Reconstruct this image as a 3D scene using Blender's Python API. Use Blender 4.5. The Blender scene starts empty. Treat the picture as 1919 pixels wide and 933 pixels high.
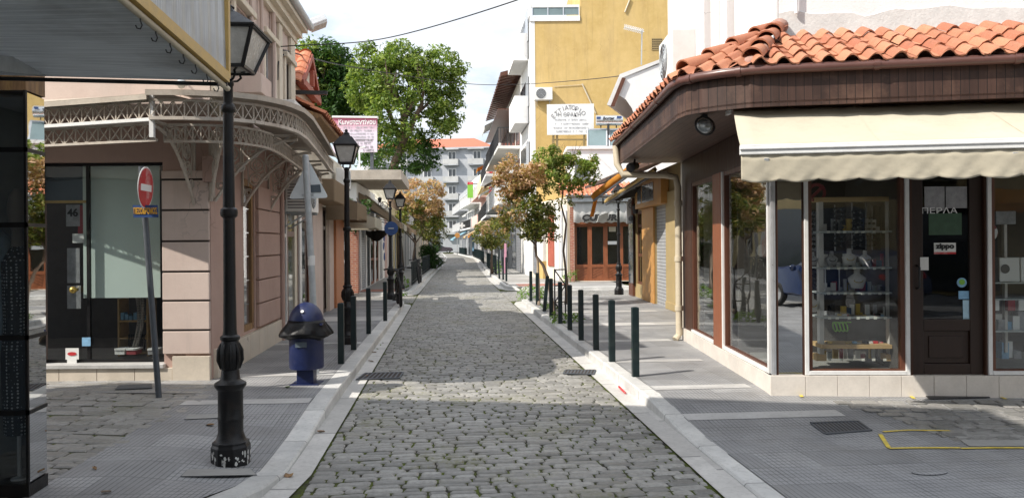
import bpy, math, random
from mathutils import Vector, Matrix, Quaternion
random.seed(7)
rnd = random.random
U = random.uniform
PI = math.pi
SC = bpy.context.scene
COL = SC.collection

# ---------------------------------------------------------------- survey: camera and street axes
FOC, CX, HZ, ROLL, CZ = 1450.0, 959.5, 455.0, 0.008, 1.72
ANG = math.atan2(0.083, 1.0)
SU = Vector((-math.sin(ANG), math.cos(ANG), 0))      # along the street
SV = Vector((math.cos(ANG), math.sin(ANG), 0))       # across, to the right
def W(s, t, z=0.0):
    p = SU * s + SV * t
    return Vector((p.x, p.y, z))
def st(X, Y):
    return (X * SU.x + Y * SU.y, X * SV.x + Y * SV.y)
def ray(x, y):
    dx, dy = x - CX, y - HZ
    return Vector(((dx - ROLL * dy) / FOC, 1.0, -(dy + ROLL * dx) / FOC))
def at(x, y, Y):
    r = ray(x, y)
    return Vector((r.x * Y, Y, CZ + r.z * Y))
def gp(x, y, z=0.12):
    r = ray(x, y)
    k = (z - CZ) / r.z
    return Vector((r.x * k, k, z))

# ---------------------------------------------------------------- objects
WM = {}
def tag(o, label, cat, group=None):
    o['label'] = label
    o['category'] = cat
    if group: o['group'] = group
    return o
def thing(name, label, cat, loc=(0, 0, 0), rotz=0.0, group=None):
    o = bpy.data.objects.new(name, None)
    COL.objects.link(o)
    o.location = loc
    o.rotation_euler = (0, 0, rotz)
    o.empty_display_size = 0.2
    tag(o, label, cat, group)
    WM[o.name] = Matrix.Translation(Vector(loc)) @ Matrix.Rotation(rotz, 4, 'Z')
    return o
def dup(root, loc, rotz=None, label=None, group=None):
    r = root.copy(); COL.objects.link(r)
    r.location = loc
    if rotz is not None: r.rotation_euler = (0, 0, rotz)
    if label: r['label'] = label
    if group: r['group'] = group
    WM[r.name] = Matrix.Translation(Vector(loc)) @ Matrix.Rotation(r.rotation_euler[2], 4, 'Z')
    def rec(src, dst):
        for ch in list(src.children):
            c = ch.copy(); COL.objects.link(c); c.parent = dst
            WM[c.name] = WM[r.name]
            rec(ch, c)
    rec(root, r)
    return r

class Fr:
    """vertical plane frame: A -> B, outside on the right-hand side when walking from A to B"""
    def __init__(s, A, B):
        s.A = Vector((A[0], A[1])); s.B = Vector((B[0], B[1]))
        d = s.B - s.A; s.L = d.length; s.R = d / s.L
        s.N = Vector((s.R.y, -s.R.x))
    def pt(s, u, z, n=0.0):
        p = s.A + s.R * u + s.N * n
        return Vector((p.x, p.y, z))
    def pix(s, x, y, n=0.0):
        r = ray(x, y)
        a = s.A + s.N * n
        k = a.dot(s.N) / (r.x * s.N.x + r.y * s.N.y)
        p = Vector((r.x * k, r.y * k))
        return ((p - a).dot(s.R), CZ + r.z * k)
    def pu(s, x, n=0.0): return s.pix(x, HZ, n)[0]

class MB:
    def __init__(s): s.v = []; s.f = []
    def add(s, vs, fs):
        b = len(s.v)
        s.v += [tuple(p) for p in vs]
        s.f += [tuple(b + i for i in f) for f in fs]
        return s
    def hexa(s, p):   # 8 points: bottom ring 0-3, top ring 4-7
        return s.add(p, [(3, 2, 1, 0), (4, 5, 6, 7), (0, 1, 5, 4), (1, 2, 6, 5), (2, 3, 7, 6), (3, 0, 4, 7)])
    def box(s, x0, x1, y0, y1, z0, z1):
        return s.hexa([(x0, y0, z0), (x1, y0, z0), (x1, y1, z0), (x0, y1, z0), (x0, y0, z1), (x1, y0, z1), (x1, y1, z1), (x0, y1, z1)])
    def cbox(s, c, sx, sy, sz, rz=0.0, M=None):
        M = M or Matrix.Rotation(rz, 3, 'Z')
        c = Vector(c)
        q = [(-1, -1, -1), (1, -1, -1), (1, 1, -1), (-1, 1, -1), (-1, -1, 1), (1, -1, 1), (1, 1, 1), (-1, 1, 1)]
        return s.hexa([c + M @ Vector((a * sx / 2, b * sy / 2, d * sz / 2)) for a, b, d in q])
    def fb(s, fr, u0, u1, z0, z1, n0, n1):
        return s.hexa([fr.pt(u0, z0, n1), fr.pt(u1, z0, n1), fr.pt(u1, z0, n0), fr.pt(u0, z0, n0),
                       fr.pt(u0, z1, n1), fr.pt(u1, z1, n1), fr.pt(u1, z1, n0), fr.pt(u0, z1, n0)])
    def quad(s, *p): return s.add(p, [tuple(range(len(p)))])
    def prism(s, poly, off):   # polygon of 3D points extruded by a vector
        off = Vector(off); n = len(poly)
        a = [Vector(p) for p in poly]; b = [p + off for p in a]
        return s.add(a + b, [tuple(reversed(range(n))), tuple(range(n, 2 * n))] + [(i, (i + 1) % n, n + (i + 1) % n, n + i) for i in range(n)])
    def vprism(s, poly2, z0, z1):
        return s.prism([(p[0], p[1], z0) for p in poly2], (0, 0, z1 - z0))
    def tube(s, pts, r, n=8, cap=True, flat=None):
        pts = [Vector(p) for p in pts]; m = len(pts)
        rs = r if isinstance(r, (list, tuple)) else [r] * m
        ring = []; up = None
        for i, p in enumerate(pts):
            d = (pts[min(i + 1, m - 1)] - pts[max(i - 1, 0)])
            if d.length < 1e-9: d = Vector((0, 0, 1))
            d.normalize()
            if up is None:
                up = Vector((0, 0, 1)) if abs(d.z) < 0.9 else Vector((1, 0, 0))
            x = d.cross(up)
            if x.length < 1e-5: x = d.cross(Vector((0, 1, 0)))
            x.normalize(); y = x.cross(d); y.normalize(); up = y
            ring.append([p + (x * math.cos(2 * PI * k / n) + y * math.sin(2 * PI * k / n)) * rs[i] for k in range(n)])
        vs = [q for rg in ring for q in rg]
        fs = [(i * n + k, i * n + (k + 1) % n, (i + 1) * n + (k + 1) % n, (i + 1) * n + k) for i in range(m - 1) for k in range(n)]
        if cap: fs += [tuple(reversed(range(n))), tuple((m - 1) * n + k for k in range(n))]
        return s.add(vs, fs)
    def bar(s, a, b, w=0.02, h=None, up=(0, 0, 1)):
        a, b = Vector(a), Vector(b); h = h or w
        d = (b - a).normalized(); u = Vector(up)
        if abs(d.dot(u)) > 0.95: u = Vector((1, 0, 0))
        x = d.cross(u).normalized() * w / 2; y = x.cross(d).normalized() * h / 2
        return s.hexa([a - x - y, a + x - y, a + x + y, a - x + y, b - x - y, b + x - y, b + x + y, b - x + y])
    def lathe(s, prof, c=(0, 0, 0), n=16, rot=0.0):
        c = Vector(c); m = len(prof)
        vs = [(c.x + r * math.cos(rot + 2 * PI * k / n), c.y + r * math.sin(rot + 2 * PI * k / n), c.z + z) for r, z in prof for k in range(n)]
        fs = [(i * n + k, i * n + (k + 1) % n, (i + 1) * n + (k + 1) % n, (i + 1) * n + k) for i in range(m - 1) for k in range(n)]
        fs += [tuple(reversed(range(n))), tuple((m - 1) * n + k for k in range(n))]
        return s.add(vs, fs)
    def ball(s, c, r, n=10, m=7, sx=1, sy=1, sz=1, M=None):
        c = Vector(c); vs = []; fs = []
        for i in range(m + 1):
            a = PI * i / m
            for k in range(n):
                b = 2 * PI * k / n
                q = Vector((math.sin(a) * math.cos(b) * r * sx, math.sin(a) * math.sin(b) * r * sy, -math.cos(a) * r * sz))
                vs.append(c + (M @ q if M else q))
        for i in range(m):
            for k in range(n):
                fs.append((i * n + k, i * n + (k + 1) % n, (i + 1) * n + (k + 1) % n, (i + 1) * n + k))
        return s.add(vs, fs)
    def torus(s, c, R, r, ax, n=24, k=6):
        ax = Vector(ax).normalized()
        x = ax.orthogonal().normalized(); y = ax.cross(x); c = Vector(c); vs = []; fs = []
        for i in range(n):
            a = 2 * PI * i / n; d = x * math.cos(a) + y * math.sin(a)
            for j in range(k):
                b = 2 * PI * j / k
                vs.append(c + d * (R + r * math.cos(b)) + ax * r * math.sin(b))
        for i in range(n):
            for j in range(k):
                fs.append((i * k + j, ((i + 1) % n) * k + j, ((i + 1) % n) * k + (j + 1) % k, i * k + (j + 1) % k))
        return s.add(vs, fs)
    def disc(s, c, r, ax, th=0.01, n=20):
        ax = Vector(ax).normalized(); x = ax.orthogonal().normalized(); y = ax.cross(x); c = Vector(c)
        return s.prism([c + (x * math.cos(2 * PI * i / n) + y * math.sin(2 * PI * i / n)) * r for i in range(n)], ax * th)
    def sheet(s, rows):   # grid of points, rows of equal length
        m = len(rows[0]); vs = [p for r in rows for p in r]
        fs = [(i * m + k, i * m + k + 1, (i + 1) * m + k + 1, (i + 1) * m + k) for i in range(len(rows) - 1) for k in range(m - 1)]
        return s.add(vs, fs)
    def build(s, name, mat, parent=None, smooth=False, bevel=0.0, solid=0.0, kind=None, fixn=True):
        M = WM[parent.name].inverted() if parent is not None else None
        vs = [M @ Vector(p) for p in s.v] if M is not None else s.v
        me = bpy.data.meshes.new(name)
        me.from_pydata([tuple(p) for p in vs], [], s.f)
        if fixn and len(s.f) < 60000:
            import bmesh
            bm = bmesh.new(); bm.from_mesh(me)
            bmesh.ops.recalc_face_normals(bm, faces=bm.faces)
            bm.to_mesh(me); bm.free()
        if smooth:
            me.polygons.foreach_set('use_smooth', [True] * len(me.polygons))
            if smooth is not True:
                try: me.set_sharp_from_angle(angle=math.radians(smooth))
                except Exception: pass
        me.materials.append(mat)
        o = bpy.data.objects.new(name, me); COL.objects.link(o)
        if parent is not None:
            o.parent = parent; WM[o.name] = WM[parent.name]
        else:
            WM[o.name] = Matrix.Identity(4)
        if solid:
            md = o.modifiers.new('thick', 'SOLIDIFY'); md.thickness = solid; md.offset = 0
        if bevel:
            md = o.modifiers.new('edge', 'BEVEL'); md.width = bevel; md.segments = 2; md.limit_method = 'ANGLE'; md.angle_limit = math.radians(40)
        if kind: o['kind'] = kind
        return o
def struct(mb, name, mat, **k): return mb.build(name, mat, None, kind='structure', **k)

def holes_wall(mb, fr, u0, u1, z0, z1, th, holes=(), n=0.0):
    us = sorted({u0, u1} | {min(max(h[i], u0), u1) for h in holes for i in (0, 1)})
    zs = sorted({z0, z1} | {min(max(h[i], z0), z1) for h in holes for i in (2, 3)})
    for i in range(len(us) - 1):
        if us[i + 1] - us[i] < 1e-5: continue
        run = None
        for j in range(len(zs) - 1):
            uc, zc = (us[i] + us[i + 1]) / 2, (zs[j] + zs[j + 1]) / 2
            solid = not any(h[0] < uc < h[1] and h[2] < zc < h[3] for h in holes)
            if solid:
                run = [zs[j], zs[j + 1]] if run is None else [run[0], zs[j + 1]]
            if run is not None and (not solid or j == len(zs) - 2):
                mb.fb(fr, us[i], us[i + 1], run[0], run[1], n - th, n); run = None
    return mb

def window(parent, fr, u0, u1, z0, z1, mf, mg, rec=0.1, fw=0.06, mu=(), mz=(), name='window', fd=0.05, n=0.0, pane=True):
    b = MB(); a0, a1 = n - rec - fd, n - rec
    b.fb(fr, u0, u0 + fw, z0, z1, a0, a1); b.fb(fr, u1 - fw, u1, z0, z1, a0, a1)
    b.fb(fr, u0 + fw, u1 - fw, z0, z0 + fw, a0, a1); b.fb(fr, u0 + fw, u1 - fw, z1 - fw, z1, a0, a1)
    for q in mu:
        c = u0 + (u1 - u0) * q; b.fb(fr, c - fw / 2, c + fw / 2, z0 + fw, z1 - fw, a0 + 0.004, a1 - 0.004)
    for q in mz:
        c = z0 + (z1 - z0) * q; b.fb(fr, u0 + fw, u1 - fw, c - fw / 2, c + fw / 2, a0 + 0.007, a1 - 0.007)
    o = b.build(name, mf, parent)
    if pane:
        g = MB(); c = (a0 + a1) / 2
        g.fb(fr, u0 + fw * .8, u1 - fw * .8, z0 + fw * .8, z1 - fw * .8, c - 0.004, c + 0.004)
        g.build('pane', mg, o)
    return o

def text_mesh(name, body, size, pos, mat, parent, right=(1, 0, 0), up=(0, 0, 1), width=None, th=0.002, shear=0.0, bold=0.0, align='CENTER'):
    cu = bpy.data.curves.new(name, 'FONT'); cu.body = body; cu.size = size
    cu.align_x = align; cu.align_y = 'CENTER'; cu.extrude = th; cu.shear = shear; cu.offset = bold; cu.resolution_u = 3
    ob = bpy.data.objects.new(name + '_tmp', cu); COL.objects.link(ob)
    dg = bpy.context.evaluated_depsgraph_get(); dg.update()
    me = bpy.data.meshes.new_from_object(ob.evaluated_get(dg))
    bpy.data.objects.remove(ob)
    xs = [v.co.x for v in me.vertices]
    sx = 1.0
    if width and xs: sx = width / max(1e-6, max(xs) - min(xs))
    R = Vector(right).normalized(); Z = Vector(up).normalized(); N = R.cross(Z)
    M = WM[parent.name].inverted()
    for v in me.vertices:
        v.co = M @ (Vector(pos) + R * v.co.x * sx + Z * v.co.y + N * v.co.z)
    me.materials.clear(); me.materials.append(mat); me.name = name
    o = bpy.data.objects.new(name, me); COL.objects.link(o); o.parent = parent; WM[o.name] = WM[parent.name]
    return o
# ---------------------------------------------------------------- materials
def nt(name):
    m = bpy.data.materials.new(name); m.use_nodes = True
    t = m.node_tree; t.nodes.clear()
    out = t.nodes.new('ShaderNodeOutputMaterial')
    return m, t, out
def N(t, kind, **k):
    n = t.nodes.new('ShaderNode' + kind)
    for a, b in k.items(): setattr(n, a, b)
    return n
def L(t, a, b): t.links.new(a, b)
def pos_coord(t, rotz=0.0, scale=(1, 1, 1)):
    g = N(t, 'NewGeometry'); mp = N(t, 'Mapping')
    mp.inputs['Rotation'].default_value = (0, 0, rotz); mp.inputs['Scale'].default_value = scale
    L(t, g.outputs['Position'], mp.inputs['Vector'])
    return mp.outputs['Vector']
def noise_n(t, vec, scale, detail=4, rough=.6):
    n = N(t, 'TexNoise'); n.inputs['Scale'].default_value = scale; n.inputs['Detail'].default_value = detail
    n.inputs['Roughness'].default_value = rough
    L(t, vec, n.inputs['Vector']); return n.outputs['Fac']
def math_n(t, op, a, b=None, c=None):
    n = N(t, 'Math', operation=op)
    for i, q in enumerate((a, b, c)):
        if q is None: continue
        if isinstance(q, (int, float)): n.inputs[i].default_value = q
        else: L(t, q, n.inputs[i])
    return n.outputs[0]
def mixc(t, fac, a, b, mode='MIX'):
    n = N(t, 'Mix', data_type='RGBA', blend_type=mode)
    for s, q in ((0, fac), (6, a), (7, b)):
        if isinstance(q, (int, float)): n.inputs[s].default_value = q
        elif isinstance(q, tuple): n.inputs[s].default_value = q if len(q) == 4 else (*q, 1)
        else: L(t, q, n.inputs[s])
    return n.outputs[2]
def ramp(t, fac, lo, hi):
    n = N(t, 'MapRange'); n.inputs[1].default_value = lo; n.inputs[2].default_value = hi
    L(t, fac, n.inputs[0]); return n.outputs[0]
def bump_n(t, h, strength=.3, dist=.01, prev=None):
    b = N(t, 'Bump'); b.inputs['Strength'].default_value = strength; b.inputs['Distance'].default_value = dist
    L(t, h, b.inputs['Height'])
    if prev is not None: L(t, prev, b.inputs['Normal'])
    return b.outputs['Normal']
def finish(t, out, col, rough=.7, metal=0, spec=.5, normal=None, coat=0):
    p = N(t, 'BsdfPrincipled')
    if isinstance(col, tuple): p.inputs['Base Color'].default_value = (*col, 1)
    else: L(t, col, p.inputs['Base Color'])
    if isinstance(rough, (int, float)): p.inputs['Roughness'].default_value = rough
    else: L(t, rough, p.inputs['Roughness'])
    p.inputs['Metallic'].default_value = metal; p.inputs['Specular IOR Level'].default_value = spec
    p.inputs['Coat Weight'].default_value = coat
    if normal is not None: L(t, normal, p.inputs['Normal'])
    L(t, p.outputs[0], out.inputs['Surface'])
    return p
def scl(c, k): return tuple(min(1, x * k) for x in c)

def mat(name, col, rough=.7, var=.15, scale=3.0, bump=.15, bscale=60, metal=0, spec=.4, dirt=None, dirt_amt=.35, island=0.0, stretch=(1, 1, 1)):
    m, t, out = nt(name)
    v = pos_coord(t, 0, stretch)
    n1 = noise_n(t, v, scale, 5); n2 = noise_n(t, v, scale * 9, 3)
    f = math_n(t, 'ADD', math_n(t, 'MULTIPLY', n1, .7), math_n(t, 'MULTIPLY', n2, .3))
    c = mixc(t, ramp(t, f, .3, .7), scl(col, 1 - var), scl(col, 1 + var))
    if dirt:
        d = noise_n(t, v, scale * .6, 6, .7)
        c = mixc(t, math_n(t, 'MULTIPLY', ramp(t, d, .5, .72), dirt_amt), c, dirt)
    if island:
        g = N(t, 'NewGeometry')
        k = math_n(t, 'MULTIPLY_ADD', g.outputs['Random Per Island'], 2 * island, 1 - island)
        c = mixc(t, 1.0, c, N_rgb(t, k), 'MULTIPLY')
    nm = bump_n(t, noise_n(t, v, bscale, 3), bump, .01) if bump else None
    r = math_n(t, 'ADD', math_n(t, 'MULTIPLY', ramp(t, n1, .3, .7), .16), rough - .08)
    finish(t, out, c, r, metal, spec, nm)
    return m
def N_rgb(t, k):
    n = N(t, 'CombineColor'); [L(t, k, n.inputs[i]) for i in range(3)]; return n.outputs[0]

def stripes_mat(name, col, dark, pitch, axis='X', width=.12, rough=.6, rotz=0.0, bump=.6, var=.18, dirt=None, stretch=None, plank=0.0):
    """boards / ribs with a groove every `pitch` metres along one axis of the (rotated) place"""
    m, t, out = nt(name)
    v = pos_coord(t, rotz)
    sp = N(t, 'SeparateXYZ'); L(t, v, sp.inputs[0])
    a = math_n(t, 'DIVIDE', sp.outputs[axis], pitch)
    fr = math_n(t, 'FRACT', a)
    line = math_n(t, 'LESS_THAN', fr, width)
    fl = math_n(t, 'FLOOR', a)
    wn = N(t, 'TexWhiteNoise', noise_dimensions='1D'); L(t, fl, wn.inputs['W'])
    mp = N(t, 'Mapping'); L(t, v, mp.inputs['Vector']); mp.inputs['Scale'].default_value = stretch or (1, 1, 1)
    n1 = noise_n(t, mp.outputs[0], 6, 5)
    c = mixc(t, ramp(t, n1, .3, .7), scl(col, 1 - var), scl(col, 1 + var))
    if plank:
        k = math_n(t, 'MULTIPLY_ADD', wn.outputs['Value'], 2 * plank, 1 - plank)
        c = mixc(t, 1.0, c, N_rgb(t, k), 'MULTIPLY')
    if dirt:
        c = mixc(t, math_n(t, 'MULTIPLY', ramp(t, noise_n(t, v, 2.5, 6, .7), .5, .7), .5), c, dirt)
    c = mixc(t, line, c, dark)
    nm = bump_n(t, math_n(t, 'SUBTRACT', 1, line), bump, .006)
    finish(t, out, c, rough, 0, .4, nm)
    return m

def paver_mat():
    m, t, out = nt('ribbed_paver')
    v = pos_coord(t, -ANG)
    sp = N(t, 'SeparateXYZ'); L(t, v, sp.inputs[0])
    def line(o, pitch, w): return math_n(t, 'LESS_THAN', math_n(t, 'FRACT', math_n(t, 'DIVIDE', o, pitch)), w)
    x, y = sp.outputs['X'], sp.outputs['Y']
    rib = line(x, .04, .2); cross = line(y, .08, .12)
    jx, jy = line(x, .4, .03), line(y, .4, .03)
    # each 0.4 m tile has its own tone and either ribs alone or a full grid
    cb = N(t, 'CombineXYZ'); L(t, math_n(t, 'FLOOR', math_n(t, 'DIVIDE', x, .4)), cb.inputs[0]); L(t, math_n(t, 'FLOOR', math_n(t, 'DIVIDE', y, .4)), cb.inputs[1])
    wn = N(t, 'TexWhiteNoise', noise_dimensions='2D'); L(t, cb.outputs[0], wn.inputs['Vector'])
    grid = math_n(t, 'MULTIPLY', cross, math_n(t, 'GREATER_THAN', wn.outputs['Value'], .35))
    g = math_n(t, 'MAXIMUM', rib, math_n(t, 'MULTIPLY', grid, .8)); g = math_n(t, 'MAXIMUM', g, math_n(t, 'MAXIMUM', jx, jy))
    n1 = noise_n(t, v, 1.3, 6, .65); n2 = noise_n(t, v, 40, 3)
    c = mixc(t, ramp(t, n1, .3, .7), (.255, .257, .262), (.385, .383, .378))
    c = mixc(t, math_n(t, 'MULTIPLY', n2, .5), c, (.15, .15, .16))
    k = math_n(t, 'MULTIPLY_ADD', wn.outputs['Value'], .36, .82)
    c = mixc(t, 1.0, c, N_rgb(t, k), 'MULTIPLY')
    c = mixc(t, math_n(t, 'MULTIPLY', ramp(t, noise_n(t, v, .8, 7, .75), .5, .68), .5), c, (.19, .18, .165))
    c = mixc(t, math_n(t, 'MULTIPLY', math_n(t, 'MULTIPLY', g, ramp(t, noise_n(t, v, 3, 5, .7), .25, .6)), .85), c, (.09, .092, .095))
    spot = N(t, 'TexVoronoi'); spot.inputs['Scale'].default_value = 7; L(t, v, spot.inputs['Vector'])
    c = mixc(t, math_n(t, 'MULTIPLY', math_n(t, 'LESS_THAN', spot.outputs['Distance'], .085), .5), c, (.09, .09, .09))
    nm = bump_n(t, math_n(t, 'SUBTRACT', 1, g), .5, .004)
    nm = bump_n(t, n2, .2, .004, nm)
    finish(t, out, c, .62, 0, .4, nm)
    return m
def marble_mat(name='marble', a=(.52, .52, .51), b=(.72, .71, .69), joint=.9):
    m, t, out = nt(name)
    v = pos_coord(t, -ANG)
    sp = N(t, 'SeparateXYZ'); L(t, v, sp.inputs[0])
    y = math_n(t, 'DIVIDE', math_n(t, 'ADD', sp.outputs['Y'], math_n(t, 'MULTIPLY', math_n(t, 'FLOOR', sp.outputs['X']), .37)), joint)
    ln = math_n(t, 'LESS_THAN', math_n(t, 'FRACT', y), .012)
    wn = N(t, 'TexWhiteNoise', noise_dimensions='1D'); L(t, math_n(t, 'FLOOR', y), wn.inputs['W'])
    n1 = noise_n(t, v, 2.2, 7, .7); n2 = noise_n(t, v, 25, 4, .7)
    c = mixc(t, ramp(t, n1, .32, .68), a, b)
    k = math_n(t, 'MULTIPLY_ADD', wn.outputs['Value'], .22, .86); c = mixc(t, 1.0, c, N_rgb(t, k), 'MULTIPLY')
    c = mixc(t, math_n(t, 'MULTIPLY', ramp(t, n2, .5, .75), .45), c, (.25, .24, .22))
    c = mixc(t, math_n(t, 'MULTIPLY', ln, .8), c, (.1, .1, .1))
    finish(t, out, c, .5, 0, .4, bump_n(t, n2, .25, .004))
    return m
def cobble_mat(name, a, b, moss=0.0):
    m, t, out = nt(name)
    g = N(t, 'NewGeometry'); v = pos_coord(t)
    n1 = noise_n(t, v, 22, 5, .7); n2 = noise_n(t, v, .55, 4)
    c = mixc(t, g.outputs['Random Per Island'], a, b)
    c = mixc(t, math_n(t, 'MULTIPLY', ramp(t, n1, .42, .72), .55), c, scl(a, .55))
    c = mixc(t, math_n(t, 'MULTIPLY', ramp(t, n2, .42, .66), .4), c, (.27, .25, .215))
    if moss:
        mo = math_n(t, 'MULTIPLY', ramp(t, noise_n(t, v, 1.1, 6, .7), .53, .68), moss)
        c = mixc(t, math_n(t, 'MULTIPLY', mo, ramp(t, noise_n(t, v, 30, 3), .4, .6)), c, (.13, .13, .045))
    finish(t, out, c, math_n(t, 'MULTIPLY_ADD', n1, .35, .3), 0, .5, bump_n(t, n1, .5, .008))
    return m
def joint_mat():
    m, t, out = nt('mossy_joint')
    v = pos_coord(t)
    n1 = noise_n(t, v, 6, 6, .7); n2 = noise_n(t, v, .5, 3)
    c = mixc(t, ramp(t, n1, .42, .56), (.05, .046, .04), (.10, .125, .028))
    c = mixc(t, math_n(t, 'MULTIPLY', ramp(t, n2, .5, .7), .5), c, (.045, .04, .03))
    finish(t, out, c, .95, 0, .1, bump_n(t, noise_n(t, v, 120, 3), .8, .01))
    return m
def glass_mat(name, tint=(.86, .9, .9), refl=1.0, rough=.0, ior=1.5):
    m, t, out = nt(name)
    f = N(t, 'Fresnel'); gb = N(t, 'NewGeometry')
    L(t, math_n(t, 'MULTIPLY_ADD', gb.outputs['Backfacing'], 1 / ior - ior, ior), f.inputs['IOR'])
    tr = N(t, 'BsdfTransparent'); tr.inputs[0].default_value = (*tint, 1)
    gl = N(t, 'BsdfGlossy'); gl.inputs['Roughness'].default_value = rough; gl.inputs[0].default_value = (.95, .96, .97, 1)
    v = pos_coord(t); nm = bump_n(t, noise_n(t, v, 1.2, 2), .05, .05); L(t, nm, gl.inputs['Normal'])
    mx = N(t, 'MixShader'); L(t, math_n(t, 'MINIMUM', math_n(t, 'MULTIPLY', f.outputs[0], refl), 1.0), mx.inputs[0])
    L(t, tr.outputs[0], mx.inputs[1]); L(t, gl.outputs[0], mx.inputs[2]); L(t, mx.outputs[0], out.inputs['Surface'])
    return m
def leaf_mat(name, cols, rough=.55, trans=.35):
    m, t, out = nt(name)
    g = N(t, 'NewGeometry')
    cr = N(t, 'ValToRGB'); e = cr.color_ramp.elements
    while len(e) < len(cols): e.new(.5)
    for i, c in enumerate(cols): e[i].position = i / (len(cols) - 1); e[i].color = (*c, 1)
    L(t, g.outputs['Random Per Island'], cr.inputs[0])
    n1 = noise_n(t, pos_coord(t), 1.1, 3)
    k = math_n(t, 'MULTIPLY_ADD', ramp(t, n1, .3, .7), .7, .65)
    c = mixc(t, 1.0, cr.outputs[0], N_rgb(t, k), 'MULTIPLY')
    p = N(t, 'BsdfPrincipled'); L(t, c, p.inputs['Base Color']); p.inputs['Roughness'].default_value = rough; p.inputs['Specular IOR Level'].default_value = .35
    tl = N(t, 'BsdfTranslucent'); L(t, mixc(t, 1.0, c, (1.5, 1.5, .8), 'MULTIPLY'), tl.inputs[0])
    mx = N(t, 'MixShader'); mx.inputs[0].default_value = trans
    L(t, p.outputs[0], mx.inputs[1]); L(t, tl.outputs[0], mx.inputs[2]); L(t, mx.outputs[0], out.inputs['Surface'])
    return m
def cloth_mat(name, col, trans=.35, stripe=None, pitch=.2, axis='X', rotz=0.0, var=.08, stain=0.0):
    m, t, out = nt(name)
    v = pos_coord(t, rotz)
    n1 = noise_n(t, v, 2.5, 5, .65)
    c = mixc(t, ramp(t, n1, .3, .7), scl(col, 1 - var), scl(col, 1 + var))
    if stain: c = mixc(t, math_n(t, 'MULTIPLY', ramp(t, noise_n(t, v, 5, 6, .75), .5, .75), stain), c, scl(col, .5))
    if stripe:
        sp = N(t, 'SeparateXYZ'); L(t, v, sp.inputs[0])
        c = mixc(t, math_n(t, 'LESS_THAN', math_n(t, 'FRACT', math_n(t, 'DIVIDE', sp.outputs[axis], pitch)), .5), c, stripe)
    d = N(t, 'BsdfDiffuse'); L(t, c, d.inputs[0]); d.inputs['Roughness'].default_value = .6
    nm = bump_n(t, noise_n(t, v, 6, 3), .22, .03); L(t, nm, d.inputs['Normal'])
    tl = N(t, 'BsdfTranslucent'); L(t, c, tl.inputs[0])
    mx = N(t, 'MixShader'); mx.inputs[0].default_value = trans
    L(t, d.outputs[0], mx.inputs[1]); L(t, tl.outputs[0], mx.inputs[2]); L(t, mx.outputs[0], out.inputs['Surface'])
    return m
def dots_mat(name, col, dot, pitch, size):
    m, t, out = nt(name)
    v = pos_coord(t, .6)
    vo = N(t, 'TexVoronoi'); vo.inputs['Scale'].default_value = 1 / pitch; vo.inputs['Randomness'].default_value = .25; L(t, v, vo.inputs['Vector'])
    finish(t, out, mixc(t, math_n(t, 'LESS_THAN', vo.outputs['Distance'], size), col, dot), .8)
    return m
def brick_mat(name, a, b, mortar, scale=1.0, bw=.22, bh=.07):
    m, t, out = nt(name)
    g = N(t, 'NewGeometry'); sp = N(t, 'SeparateXYZ'); L(t, g.outputs['Position'], sp.inputs[0])
    cb = N(t, 'CombineXYZ'); L(t, math_n(t, 'ADD', sp.outputs[0], sp.outputs[1]), cb.inputs[0]); L(t, sp.outputs[2], cb.inputs[1])
    br = N(t, 'TexBrick'); L(t, cb.outputs[0], br.inputs['Vector'])
    br.inputs['Color1'].default_value = (*a, 1); br.inputs['Color2'].default_value = (*b, 1); br.inputs['Mortar'].default_value = (*mortar, 1)
    br.inputs['Scale'].default_value = scale; br.inputs['Brick Width'].default_value = bw; br.inputs['Row Height'].default_value = bh; br.inputs['Mortar Size'].default_value = .008
    n2 = noise_n(t, g.outputs['Position'], 18, 4)
    c = mixc(t, math_n(t, 'MULTIPLY', n2, .5), br.outputs['Color'], scl(a, .6))
    finish(t, out, c, .8, 0, .3, bump_n(t, math_n(t, 'SUBTRACT', 1, br.outputs['Fac']), .5, .006))
    return m
def tiles_mat(name, a=(.33, .12, .068), b=(.48, .215, .122)):
    m, t, out = nt(name)
    g = N(t, 'NewGeometry'); v = pos_coord(t)
    n1 = noise_n(t, v, 5, 6, .7)
    c = mixc(t, g.outputs['Random Per Island'], a, b)
    c = mixc(t, math_n(t, 'MULTIPLY', ramp(t, n1, .5, .72), .5), c, (.30, .13, .08))
    c = mixc(t, math_n(t, 'MULTIPLY', ramp(t, noise_n(t, v, 60, 3), .55, .75), .35), c, (.58, .37, .27))
    c = mixc(t, math_n(t, 'MULTIPLY', ramp(t, noise_n(t, v, 9, 6, .8), .56, .70), .55), c, (.13, .075, .05))
    finish(t, out, c, .75, 0, .3, bump_n(t, noise_n(t, v, 80, 3), .2, .006))
    return m
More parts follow.
